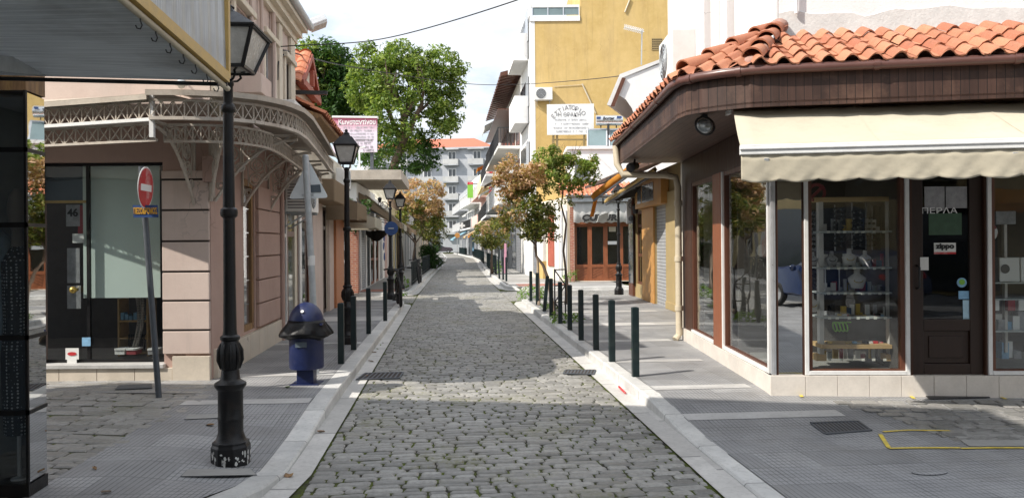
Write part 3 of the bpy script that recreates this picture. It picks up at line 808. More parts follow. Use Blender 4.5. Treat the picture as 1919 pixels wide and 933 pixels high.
# drain grates, manhole cover, doormat
def grate(name, label, pix, up, slots=12, zf=None):
    ps = [zf(x, y) for x, y in pix]
    c = sum(ps, Vector()) / 4
    th = thing(name, label, 'drain grate', c)
    b = MB(); b.prism([p + Vector((0, 0, up)) for p in ps], (0, 0, .004)); b.build('pit', m_groove, th)
    ps = [p + Vector((0, 0, -.002)) for p in ps]; b = MB()
    for i in range(slots + 1):
        k = i / slots
        b.bar(ps[0].lerp(ps[1], k) + Vector((0, 0, up + .005)), ps[3].lerp(ps[2], k) + Vector((0, 0, up + .005)), .022, .006)
    b.bar(ps[0] + Vector((0, 0, up + .009)), ps[1] + Vector((0, 0, up + .005)), .04, .008); b.bar(ps[3] + Vector((0, 0, up + .005)), ps[2] + Vector((0, 0, up + .005)), .04, .008)
    b.build('bars', m_steel, th)
g0 = lambda x, y: gp(x, y, .004)
grate('drain_grate', 'iron slotted drain grate in the paving before the corner shop', ((1520, 793), (1608, 789), (1632, 806), (1546, 813)), .002, 13, lambda x, y: on_r(x, y, .003))
grate('drain_grate', 'iron road drain by the left gutter in line with the blue bin', ((668, 712), (748, 709), (756, 698), (684, 700)), .006, 9, g0)
grate('drain_grate', 'iron road drain by the right gutter near the nearest bollard', ((1056, 701), (1112, 702), (1116, 694), (1060, 694)), .006, 9, g0)
def cover(label, pix, zf, m=m_steel):
    ps = [zf(x, y) for x, y in pix]; c = sum(ps, Vector()) / len(ps)
    th = thing('manhole_cover', label, 'manhole cover', c)
    b = MB(); b.prism(ps, (0, 0, .003)); b.build('rim', m_steel, th)
    b = MB(); b.prism([c + (p - c) * .975 + Vector((0, 0, .002)) for p in ps], (0, 0, .004)); b.build('lid', m, th)
hlz = lambda x, y: (lambda p: gp(x, y, hl(*st(p.x, p.y)) + .004))(gp(x, y, .1))
cover('small rusty manhole cover sunk in the pavers beside the near lamp post', ((352, 777), (410, 776), (415, 783), (345, 786)), hlz, m_slab)
cover('rectangular grey cover plate at the foot of the near lamp post', ((350, 880), (470, 878), (482, 890), (338, 893)), hlz, m_slab)
cover('grey cover plate in the setts in front of the pink shop window', ((222, 722), (285, 719), (285, 727), (215, 730)), lambda x, y: gp(x, y, .128), m_steel)
pc = on_r(1742, 885, .004)
cover('faint round manhole cover in the pavement at lower right', [(1742 + 34 * math.cos(a * PI / 8), 885 + 5 * math.sin(a * PI / 8)) for a in range(16)], lambda x, y: on_r(x, y, .003), m_paver)
th = thing('doormat', 'dark doormat lying before the brown shop door', 'doormat', on_r(1785, 741))
b = MB(); b.prism([on_r(x, y, .006) for x, y in ((1728, 737), (1838, 735), (1856, 745), (1742, 748))], (0, 0, .008)); b.build('mat', m_darkmetal, th, bevel=.004)
# ================================================================ LEFT SIDE
# ---------------------------------------------------------------- near shop with the mirror-clad showcase
nh = thing('corner_boutique', 'dark glass boutique showcase with mirror side under a ribbed plastic canopy', 'shop', (-3.4, 4.9, .1))
b = MB(); b.vprism([(-12, -9), (-3.95, -9), (-3.95, 4.2), (-3.95, 5.3), (-12, 5.3)], .1, 2.86); b.build('wall', m_signdark, nh)
b = MB(); b.vprism([(-12, -9), (-2.9, -9), (-2.9, 3.6), (-12, 5.2)], 2.98, 8.2); b.build('shading_upper_storey', m_cream, nh)  # unseen block, outline and height shaped to cast shade on the near road
b = MB(); b.vprism([(-3.94, 4.945), (-3.1, 4.945), (-3.13, 5.2), (-3.94, 5.2)], .1, .20); b.build('base', m_black, nh)
b = MB(); b.vprism([(-3.94, 4.945), (-3.1, 4.945), (-3.13, 5.2), (-3.94, 5.2)], 2.72, 2.9); b.build('head', m_oldwood, nh)
b = MB(); b.box(-3.94, -3.107, 4.948, 4.956, .20, 2.72); b.build('front_pane', m_glass_show, nh)
b = MB(); b.box(-3.94, -3.15, 5.17, 5.195, .2, 2.72); b.build('back_panel', m_interior_l, nh)
zs = [.2, .66, 1.14, 1.86, 2.34, 2.72]
for i in range(5):
    b = MB(); b.vprism([(-3.112, 4.956), (-3.102, 4.956), (-3.137, 5.2), (-3.147, 5.2)], zs[i] + .012, zs[i + 1] - .012); b.build('mirror_panel', m_mirror, nh)
b = MB()
for z in zs[1:5]:
    b.box(-3.94, -3.098, 4.94, 4.953, z - .016, z + .016); b.vprism([(-3.114, 4.953), (-3.096, 4.953), (-3.131, 5.203), (-3.149, 5.203)], z - .012, z + .012)
b.box(-3.114, -3.098, 4.94, 4.956, .2, 2.72)
b.build('black_trim', m_black, nh)
# canopy
cb_ = lambda x, y, Y: at(x, y, Y)
e1 = at(426, 152, 4.62); e0 = e1 + (at(252, 0, 3.5) - e1) * 3.05
cn = MB(); far_l = Vector((-3.95, 4.9, e1.z + .03))
rows = []
for i in range(120):
    k = i / 119
    a = e0.lerp(e1, k); a = a + Vector((0, 0, .003 * (1 if i % 2 else -1))); c = Vector((-4.0, a.y + .12 * k, e1.z + .10 + .003 * (1 if i % 2 else -1)))
    rows.append([a.lerp(c, j / 40) for j in range(41)])
cn.sheet(rows); canopy = cn.build('canopy', m_poly, nh, solid=.006)
b = MB(); b.tube([e0 + Vector((-.02, 0, -.035)), e1 + Vector((-.02, .06, -.035))], .017, 10); b.build('hanging_rail', m_pipe, canopy, smooth=40)
b = MB(); b.bar(e0 + Vector((-.01, 0, .02)), e1 + Vector((-.01, 0, .02)), .05, .06); b.bar(e1 + Vector((0, 0, .02)), e1 + Vector((0, 0, 1.0)), .03, .03); b.build('edge_beam', m_pinewood, canopy)
b = MB(); rows = []
for j in range(61):
    k = j / 60; a = e0.lerp(e1, k) + Vector((-.005 + .005 * (j % 2), 0, .05)); rows.append([a, a + Vector((-.02, 0, 1.0))])
b.sheet(rows); b.build('fascia_sheet', m_poly, canopy, solid=.005)
b = MB(); b.bar(e1 + Vector((0, .0, -.02)), Vector((-4.0, e1.y + .12, e1.z + .08)), .015, .022); b.build('end_bar', m_darkmetal, canopy)
b = MB(); b.bar(at(-20, 118, 4.1), at(106, 131, 4.85), .07, .085); b.build('grey_box_beam', m_galv, canopy)
b = MB(); b.bar(at(0, 14, 4.0) + Vector((-.02, 0, 0)), at(212, 118, 4.66), .008, .012); b.build('seam', m_darkmetal, canopy)
for i in range(7):
    k = .70 + i * .045
    p = e0.lerp(e1, k) + Vector((-.02, 0, -.055))
    b = MB(); b.tube([p + Vector((0, 0, .03)), p, p + Vector((.008, 0, -.022)), p + Vector((0, 0, -.04)), p + Vector((-.016, 0, -.036)), p + Vector((-.022, 0, -.022))], .0035, 6); b.build('hook', m_darkmetal, canopy)
# things in the showcase
mq = thing('mannequin', 'mannequin in a black polka dot dress behind the dark showcase glass', 'mannequin', (-3.24, 5.07, .2))
b = MB(); b.lathe([(.05, 0), (.05, .01), (.012, .02), (.012, .3)], (-3.24, 5.07, .2), 12); b.build('stand', m_whitemetal, mq)
b = MB(); b.lathe([(.085, .3), (.095, .5), (.10, .8), (.085, 1.0), (.09, 1.2), (.095, 1.42), (.04, 1.52)], (-3.24, 5.07, .2), 16); b.build('dress', m_dots, mq, smooth=True)
b = MB(); b.lathe([(.04, 1.5), (.032, 1.62), (.05, 1.68), (.06, 1.76), (.05, 1.85), (.02, 1.9)], (-3.24, 5.07, .2), 12); b.build('head', m_skin, mq, smooth=True)
sh = thing('hanging_shirt', 'pale blue shirt hanging on a hanger in the dark showcase', 'shirt', (-3.42, 5.05, 1.2))
b = MB(); b.lathe([(.12, 0), (.13, .2), (.12, .5), (.14, .7), (.05, .8)], (-3.42, 5.06, 1.05), 12); b.build('cloth', m_bluecloth, sh, smooth=True)
b = MB(); b.tube([(-3.42, 5.06, 1.83), (-3.42, 5.06, 1.95), (-3.40, 5.06, 1.98)], .004, 6); b.build('hanger', m_galv, sh)

# ---------------------------------------------------------------- pink corner building
CP = (-3.6, 9.25)
s0, t0 = st(*CP)
PF = Fr((-9.0, 9.25), CP)
far_c = W(14.6, -2.84); PS = Fr(CP, (far_c.x, far_c.y))
pk = thing('pink_corner_house', 'pink plastered corner house with lattice iron canopy and pale upper floor', 'house', (CP[0], CP[1], .12))
uF = lambda x: PF.pix(x, 455)[0]
zF = lambda y, x=250: PF.pix(x, y)[1]
wl, wr = uF(60), uF(306); zt, zb = zF(303), zF(683)
b = MB(); holes_wall(b, PF, 0, PF.L, .12, 3.28, .3, [(wl, wr, zb, zt)])
uS = lambda x: PS.pix(x, 455)[0]
d0, d1 = uS(456), uS(477)            # shop window on the street side
g0_, g1_ = uS(523), uS(561)          # white framed shop further on
holes_wall(b, PS, 0.0, PS.L, .12, 3.28, .3, [(d0, d1, .5, 2.65), (g0_, g1_, .12, 2.5)])
pw = b.build('ground_floor_wall', m_pink, pk)
# piers: rusticated block standing proud, the grooves filled with dark strips that paint their shade
b = MB(); x0, x1 = uF(306), uF(394)
gz = [zF(y, 350) for y in (337, 394, 452, 509, 563, 618)]
edges = [.42] + sorted(gz) + [2.62]
for lo, hi in zip(edges, edges[1:]): b.fb(PF, x0 + .004, x1, lo + .012, hi - .012, .002, .045)
b.build('rusticated_pier', m_pink2, pk, bevel=.006)
for z in gz: b = MB(); b.fb(PF, x0 + .01, x1 - .01, z - .0125, z + .0125, .001, .034); b.build('groove', m_groove, pk)
b = MB(); p0_, p1_ = uS(479), uS(519)
ez = [.5, .85, 1.2, 1.55, 1.9, 2.25, 2.6]
for lo, hi in zip(ez, ez[1:]): b.fb(PS, p0_, p1_, lo + .01, hi - .01, .002, .05)
b.build('rusticated_pier', m_pink, pk, bevel=.006)
b = MB(); b.fb(PF, x1 - .05, x1 + .24, 2.47, 2.78, .003, .10); b.build('pier_capital', m_pink, pk, bevel=.008)
# plinth of beige tiles with joints
b = MB(); n_ = 12
for i in range(n_):
    w_ = (PF.L - 0) / n_ / 1.0
    a = i * w_
    top = .405 if a + w_ / 2 > x0 - .1 else zb - .035
    b.fb(PF, a + .003, a + w_ - .003, .11, top, .003, .05 if top < .4 else .06)
n_ = 7
for i in range(n_):
    w_ = (p1_ + .1) / n_; b.fb(PS, i * w_ + .003 + (.05 if i == 0 else 0), (i + 1) * w_ - .003, .11, .47, .003, .06)
b.build('tiled_plinth', m_plinth, pk, bevel=.003)
b = MB(); b.fb(PF, 0, wr + .02, zb - .035, zb + .012, -.3, .075); b.build('window_sill', m_marble, pk, bevel=.004)
# the shop window: glass door zone at left, wide blind at right
w = window(pk, PF, wl, wr, zb + .012, zt, m_black, m_glass, rec=.12, fw=.035, mu=((uF(154) - wl) / (wr - wl),))
b = MB(); b.fb(PF, PF.pix(156, 455, -.2)[0], PF.pix(300, 455, -.2)[0], PF.pix(200, 558, -.2)[1], zF(303) - .03, -.205, -.199); b.build('roller_blind', m_blind, w)
b = MB(); b.fb(PF, wl + .03, uF(154), zF(374), zF(305), -.21, -.2); b.build('transom_panel', m_signdark, w)
b = MB(); b.fb(PF, wl + .03, uF(154), zF(378), zF(373), -.2, -.185); b.build('transom_rail', m_pinewood, w)
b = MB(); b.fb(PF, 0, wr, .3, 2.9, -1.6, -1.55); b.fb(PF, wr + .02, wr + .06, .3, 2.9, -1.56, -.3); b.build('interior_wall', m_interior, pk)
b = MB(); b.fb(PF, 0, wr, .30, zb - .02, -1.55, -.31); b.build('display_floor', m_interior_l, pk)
b = MB(); b.ball(PF.pt(uF(130), zF(543), -.07), .042, 14, 10); b.tube([PF.pt(uF(130), zF(543), -.07), PF.pt(uF(130), zF(543), -.16)], .02, 8); b.build('handle', m_gold, w, smooth=True)
# stickers, poster panels seen in the door
def card(name, label, cat, fr, x0, y0, x1, y1, n, m, th=.004, grp=None):
    u0, z1 = fr.pix(x0, y0, n); u1, z0 = fr.pix(x1, y1, n)
    o = thing(name, label, cat, fr.pt((u0 + u1) / 2, z0, n), 0, grp)
    b = MB(); b.fb(fr, u0, u1, z0, z1, n, n + th); b.build('sheet', m, o)
    return o, (u0, u1, z0, z1)
m_cardgrey = mat('grey_print', (.30, .30, .31), .6, .35, 14, 0)
m_cardwhite = mat('white_card', (.72, .72, .70), .6, .05, 5, 0)
m_cardblue = mat('blue_card', (.22, .42, .62), .6, .25, 20, 0)
m_cardred = mat('crimson_card', (.30, .05, .06), .6, .25, 10, 0)
m_cardgreen = mat('green_card', (.05, .10, .06), .6, .3, 14, 0)
o, q = card('poster', 'grey poster with the number 46 in the dark glass door', 'poster', PF, 124, 384, 150, 424, -.215, m_cardgrey)
text_mesh('number', '46', .13, PF.pt((q[0] + q[1]) / 2, q[3] - .1, -.208), m_blacktxt, o, (1, 0, 0), bold=.004)
card('poster', 'tall crimson poster strip beside the pale blind', 'poster', PF, 146, 385, 156, 450, -.218, m_cardred)
card('poster', 'grey poster sheet hanging at mid height in the glass door', 'poster', PF, 126, 465, 150, 530, -.215, m_cardgrey)
card('poster', 'grey poster sheet lowest in the glass door of the pink house', 'poster', PF, 126, 535, 152, 578, -.215, m_cardgrey)
o, q = card('switch_plate', 'pair of white switch plates on the dark door glass', 'switch', PF, 136, 438, 158, 455, -.19, m_cardwhite)
o, q = card('sticker', 'white sticker with a red oval low on the glass door', 'sticker', PF, 123, 652, 148, 673, -.10, m_cardwhite)
b = MB(); c = PF.pt((q[0] + q[1]) / 2, (q[2] + q[3]) / 2, -.094)
b.prism([c + Vector((math.cos(a * PI / 10) * .055, 0, math.sin(a * PI / 10) * .022)) for a in range(20)], (0, -.003, 0)); b.build('red_oval', m_red, o)
card('sticker', 'small pale card under the red oval sticker', 'sticker', PF, 126, 672, 144, 684, -.09, m_cardwhite)
card('sticker', 'square pale blue sticker on the pink house shop window', 'sticker', PF, 154, 632, 170, 648, -.10, m_cardblue)
# goods behind the window below the blind
def sub_box(b, x0, y0, x1, y1, n, d, fr=PF):
    u0, z1 = fr.pix(x0, y0, n); u1, z0 = fr.pix(x1, y1, n); b.fb(fr, u0, u1, z0, z1, n - d, n)
rk = thing('display_shelves', 'small shelf unit of boxes in the pink house window', 'shelf', PF.pt(uF(250), zb, -.7))
b = MB()
for y in (600, 632, 660): sub_box(b, 222, y, 276, y + 3, -.7, .25)
sub_box(b, 220, 560, 224, 668, -.7, .25); sub_box(b, 274, 560, 278, 668, -.7, .25); b.build('shelf', m_shelfwood, rk)
b = MB()
for i in range(6): sub_box(b, 226 + i * 8, 586 + (i % 3) * 3, 232 + i * 8, 600, -.72, .1)
b.build('box', m_cardblue, rk)
b = MB()
for i in range(8): sub_box(b, 240 + i * 4, 626, 242 + i * 4, 656, -.68, .03)
b.build('pendant', m_blacktxt, rk)
cu = thing('lace_curtain', 'grey lace curtain gathered in the pink house window', 'curtain', PF.pt(uF(215), zb, -.5))
b = MB(); rows = []
for i in range(12):
    k = i / 11; z = zF(560) + (zb + .05 - zF(560)) * k
    rows.append([PF.pt(uF(214 + 14 * math.sin(k * 2) * (1 - k) - 10 * k * k + j * 2.2 * (1 - .5 * k)), z, -.5 + .03 * math.sin(j * 1.6)) for j in range(9)])
b.sheet(rows); b.build('cloth', m_lace, cu, smooth=True)
for i, (x, m_, lab) in enumerate(((224, m_cardwhite, 'white gift box on the window floor left of the purple box'), (246, m_cardred, 'purple framed box on the window floor in the pink house'), (286, m_cardgrey, 'grey trinket box at the right end of the pink house window'))):
    o = thing('gift_box', lab, 'box', PF.pt(uF(x), zb - .02, -.4)); b = MB(); sub_box(b, x - 9, 655, x + 9, 664, -.4, .15); b.build('body', m_, o)
    b = MB(); sub_box(b, x - 10, 653, x + 10, 656, -.39, .17); b.build('lid', m_cardwhite, o)
# street side window with worn wooden frame
w = window(pk, PS, d0, d1, .5, 2.65, m_oldwood, m_glass, rec=.02, fw=.09)
b = MB(); b.fb(PS, d0 - .3, d1 + .3, .2, 2.8, -1.2, -1.15); b.build('interior_wall', m_interior_l, pk)
# brown and white framed shop front
w = window(pk, PS, g0_, g0_ + (g1_ - g0_) * .36, .3, 2.5, m_whitemetal, m_glass, rec=.0, fw=.06, mz=(.72,))
w = window(pk, PS, g0_ + (g1_ - g0_) * .36, g1_ - .12, .14, 2.5, m_brown, m_glass, rec=.0, fw=.10, mz=(.75,), name='door')
b = MB(); b.fb(PS, g1_ - .12, g1_ + .10, .12, 2.7, -.2, .03); b.build('white_post', m_whitemetal, pk)
b = MB(); b.fb(PS, g0_ - .1, g1_ + .2, .13, 2.8, -1.5, -1.45); b.build('interior_wall', m_interior, pk)
b = MB(); b.tube([PS.pt(uS(523) - .06, .12, .06), PS.pt(uS(523) - .06, 2.7, .06), PS.pt(uS(523) - .06, 3.2, .2)], .045, 10); b.build('drainpipe', m_pink, pk, smooth=40)
# upper floor
ze = 5.75
sidew = [(uS(507) , uS(512)), (uS(527), uS(532))]
wz = (3.55, 5.35)
b = MB()
ups = [(1.05, 1.85), (2.75, 3.45), (4.3, 4.9)]
holes_wall(b, PS, 0, PS.L, 3.28, ze, .3, [(a, c, 3.7, 4.95) for a, c in ups])
holes_wall(b, PF, 0, PF.L - .301, 3.28, 3.62, .3, []); b.fb(PF, 0, PF.L - .301, 3.62, ze, -.3, -.004)
b.build('upper_wall', m_pink2, pk)
for a, c in ups:
    window(pk, PS, a, c, 3.7, 4.95, m_blueg, m_pane2, rec=.08, fw=.07, mu=(.5,), mz=(.7,))
b = MB()
for a, c in ups:
    b.fb(PS, a - .1, a, 3.66, 4.98, .002, .05); b.fb(PS, c, c + .1, 3.66, 4.98, .002, .05); b.fb(PS, a - .14, c + .14, 4.98, 5.07, .002, .10); b.fb(PS, a - .14, c + .14, 3.58, 3.66, .002, .10)
b.fb(PS, .02, .35, 3.3, ze - .3, .002, .06); b.fb(PS, PS.L - .4, PS.L - .02, 3.3, ze - .3, .002, .06); b.fb(PS, 3.75, 4.0, 3.3, ze - .3, .002, .05)
b.build('window_surround', m_cream, pk, bevel=.01)
b = MB()
for i, (n1, z0_, z1_) in enumerate(((.08, ze - .3, ze - .2), (.17, ze - .2, ze - .1), (.27, ze - .1, ze))): b.fb(PS, -.4, PS.L + .1, z0_, z1_, -.3, n1)
for i, (n1, z0_, z1_) in enumerate(((.08, ze - .3, ze - .2), (.17, ze - .2, ze - .1), (.27, ze - .1, ze))): b.fb(PF, 0, PF.L - .32, z0_ + .003, z1_ - .003, -.28, n1)
b.build('cornice', m_cream, pk)
b = MB(); b.tube([PS.pt(-.3, ze + .05, .31), PS.pt(PS.L + .15, ze + .03, .31)], .07, 10); b.build('gutter', m_galv, pk, smooth=40)
b = MB(); b.vprism([PF.pt(0, 0, .25)[:2], PF.pt(PF.L + .25, 0, .25)[:2], PS.pt(PS.L, 0, .3)[:2], PS.pt(PS.L, 0, -5)[:2], PF.pt(0, 0, -6)[:2]], ze, ze + .08); b.build('roof', m_tiles_far, pk)
b = MB()
for q in (.2, .27, .36): b.tube([PS.pt(q * 9, 3.35, .05), PS.pt(q * 9 + .03, 4.5, .055), PS.pt(q * 9 - .02, ze - .3, .06)], .03 + .01 * (q > .3), 8)
b.build('drainpipe', m_pink2, pk, smooth=40)
b = MB(); b.fb(PS, .9, 1.5, 3.72, 3.98, .03, .4); b.build('window_box', m_pink2, pk, bevel=.01)
# metal canopy wrapped round the corner: sheet, lattice bands and scroll brackets
path = [(-6.6, 8.98), (-5.2, 8.60), (-3.80, 8.17)]
path2 = [(-3.80, 8.14), (-3.4, 8.17), (-3.03, 8.27), (-2.78, 8.47), (-2.62, 8.8), (-2.56, 9.2), (-2.60, 9.75), (-2.76, 10.8), (-3.08, 12.8), (-3.22, 13.6), (-3.34, 14.5)]
inn = [(-6.6, 9.2), (-5.2, 9.2), (-3.8, 9.2)]
def resample(p, n):
    p = [Vector((*q, 0)) for q in p]; ds = [0]
    for a, c in zip(p, p[1:]): ds.append(ds[-1] + (c - a).length)
    o = []
    for i in range(n):
        d = ds[-1] * i / (n - 1)
        for k in range(len(p) - 1):
            if d <= ds[k + 1] + 1e-6: o.append(p[k].lerp(p[k + 1], (d - ds[k]) / (ds[k + 1] - ds[k]))); break
    return o
def wallpt(q):   # nearest point on the house walls
    u = min(max((Vector((q.x, q.y)) - PF.A).dot(PF.R), 0), PF.L); a = PF.pt(u, 0)
    u = min(max((Vector((q.x, q.y)) - PS.A).dot(PS.R), 0), PS.L); c = PS.pt(u, 0)
    q0 = Vector((q.x, q.y, 0))
    return a if (a - q0).length < (c - q0).length else c
def lattice(b, pts, z0, z1, every, th=.014):
    for i in range(len(pts) - 1):
        p, q = pts[i], pts[i + 1]
        for z, w_ in ((z0, .03), (z1, .024)): b.bar(p + Vector((0, 0, z)), q + Vector((0, 0, z)), w_, .026)
        b.bar(p + Vector((0, 0, z0)), p + Vector((0, 0, z1)), th, .012)
        b.bar(p + Vector((0, 0, z0)), q + Vector((0, 0, z1)), th, .007); b.bar(p + Vector((0, 0, z1)), q + Vector((0, 0, z0)), th, .008)
cp = None
for idx, (pp, n_, zz) in enumerate(((path, 20, (3.05, 3.25)), (path2, 62, (3.06, 3.25)))):
    pts = resample(pp, n_)
    sh_ = MB(); rows = []
    for p in pts:
        wq = wallpt(p); d = (wq - p)
        rows.append([p - d.normalized() * .10 + Vector((0, 0, 3.30 + .04 * idx)), p + d * .4 + Vector((0, 0, 3.40 + .03 * idx)), p + d * .98 + Vector((0, 0, 3.45 + .03 * idx))])
    sh_.sheet(rows)
    rows = [[r[0] + Vector((0, 0, -.004)), r[0] + Vector((0, 0, -.055))] for r in rows]
    sh_.sheet(rows); cp = sh_.build('canopy', m_beigesheet, pk, solid=.008)
    b = MB(); lattice(b, pts, zz[0], zz[1], .19); b.build('lattice_band', m_beigemetal, cp)
    ins = [p.lerp(wallpt(p), .12 if idx == 0 else .3) for p in pts]
    b = MB(); lattice(b, ins[::1], zz[0] - .20, zz[0] - .02, .19); b.build('lattice_band', m_beigemetal, cp)
    b = MB()
    for p, q in zip(pts, pts[1:]): b.bar(p + Vector((0, 0, zz[0] + .0)), q + Vector((0, 0, zz[0])), .06, .035)
    b.build('white_rail', m_whitemetal if idx == 0 else m_beigemetal, cp)
    if idx == 0:
        b = MB(); b.bar(pts[-1] + Vector((.015, -.01, 2.86)), pts[-1] + Vector((.015, -.01, 3.34)), .045, .045); b.build('corner_post', m_whitemetal, cp)
def bracket(px, py, zb_):
    p = Vector((px, py, 0)); wq = wallpt(p); d = wq - p; L_ = d.length
    b = MB(); top = 3.04
    f = lambda k, z: p + d * k + Vector((0, 0, z))
    b.bar(f(.02, top), f(.99, top), .03, .03); b.bar(f(.985, top), f(.985, zb_), .03, .03)
    arc = [f(.02 + .96 * (1 - math.cos(a * PI / 20)), 0) + Vector((0, 0, top - .06 - (top - zb_ - .1) * math.sin(a * PI / 20) ** 1.6)) for a in range(11)]
    arc = [f(.02 + .95 * (k / 10), top - .05 - (top - zb_ - .05) * (k / 10) ** 2.1) for k in range(11)]
    b.tube(arc, .02, 6)
    ax = d.normalized().cross(Vector((0, 0, 1)))
    for k, z, r in ((.55, top - .17, .10), (.78, top - .22, .09), (.80, top - .42, .085), (.34, top - .10, .06), (.90, top - .6, .05), (.68, top - .38, .05)):
        b.torus(f(k, z), r, .011, ax, 16, 5); b.torus(f(k, z), r * .55, .009, ax, 12, 5)
    for k in range(5): b.bar(f(.4 + k * .13, top), f(.46 + k * .11, top - .15 - .09 * k), .012, .012)
    b.build('scroll_bracket', m_beigemetal, cp)
bracket(-3.78, 8.16, 2.2); bracket(-3.0, 8.30, 2.25)
for y in (9.35, 10.7, 12.3, 13.9):
    q = min(resample(path2, 60), key=lambda v: abs(v.y - y) + (5 if v.x > -2.5 and y > 9.3 and v.y < 9 else 0)); bracket(q.x, q.y, 2.25)
fl = thing('spotlight', 'small silver spotlight on the pale band above the lattice canopy', 'spotlight', PF.pt(uF(350), 3.5, .1))
b = MB(); p = PF.pt(uF(350), zF(163), .12); b.lathe([(.02, .06), (.035, .05), (.075, 0), (.075, -.01)], p, 14); b.build('shade', m_galv, fl, smooth=40)
b = MB(); b.ball(p + Vector((0, 0, -.01)), .045, 10, 6); b.bar(p + Vector((0, .1, .06)), p + Vector((0, 0, .06)), .015); b.build('bulb', m_lampglass, fl, smooth=True)

# ---------------------------------------------------------------- air conditioners
def ac_unit(label, fr, u, z, n, w=.82, h=.56, d=.3, side=False, louvres=False):
    """outdoor unit: box facing along the frame's normal"""
    o = thing('air_conditioner', label, 'air conditioner', fr.pt(u, z, n), 0, 'outdoor air conditioners')
    b = MB(); b.fb(fr, u - w / 2, u + w / 2, z, z + h, n, n + d); b.build('casing', m_acwhite, o, bevel=.012)
    c = fr.pt(u - w * .13, z + h / 2, n + d + .004); nn = Vector((fr.N.x, fr.N.y, 0)); R3 = Vector((fr.R.x, fr.R.y, 0))
    r = h * .4
    b = MB(); b.disc(c - nn * .003, r, nn, .004, 24); b.build('fan_opening', m_acdark, o)
    b = MB()
    for k in (.35, .55, .75, .98): b.torus(c + nn * .006, r * k, .006, nn, 24, 4)
    for a in range(8):
        dv = R3 * math.cos(a * PI / 4) + Vector((0, 0, 1)) * math.sin(a * PI / 4); b.bar(c + nn * .006, c + nn * .006 + dv * r, .007)
    b.build('fan_guard', m_galv, o)
    for k in (-.35, .35):
        b = MB(); b.bar(fr.pt(u + k * w, z - .02, n - .12), fr.pt(u + k * w, z - .02, n + d), .035); b.bar(fr.pt(u + k * w, z - .3, n - .11), fr.pt(u + k * w, z - .03, n + d * .8), .025); b.build('bracket', m_galv, o)
    if louvres:
        b = MB()
        for k in range(9): b.fb(fr, u - w / 2 - .006, u - w / 2 + .001, z + .06 + k * .05, z + .075 + k * .05, n + .04, n + d - .04)
        b.build('louvre', m_acdark, o)
    return o
u_, z_ = PS.pix(512, 392, .05)
ac_unit('beige louvred air conditioner on wall under the iron canopy', PS, 4.55, z_, .05, .9, .62, .42, louvres=True)
ac_unit('grey air conditioner standing on top of the iron canopy', PS, 3.25, 3.5, .15, .7, .5, .3)
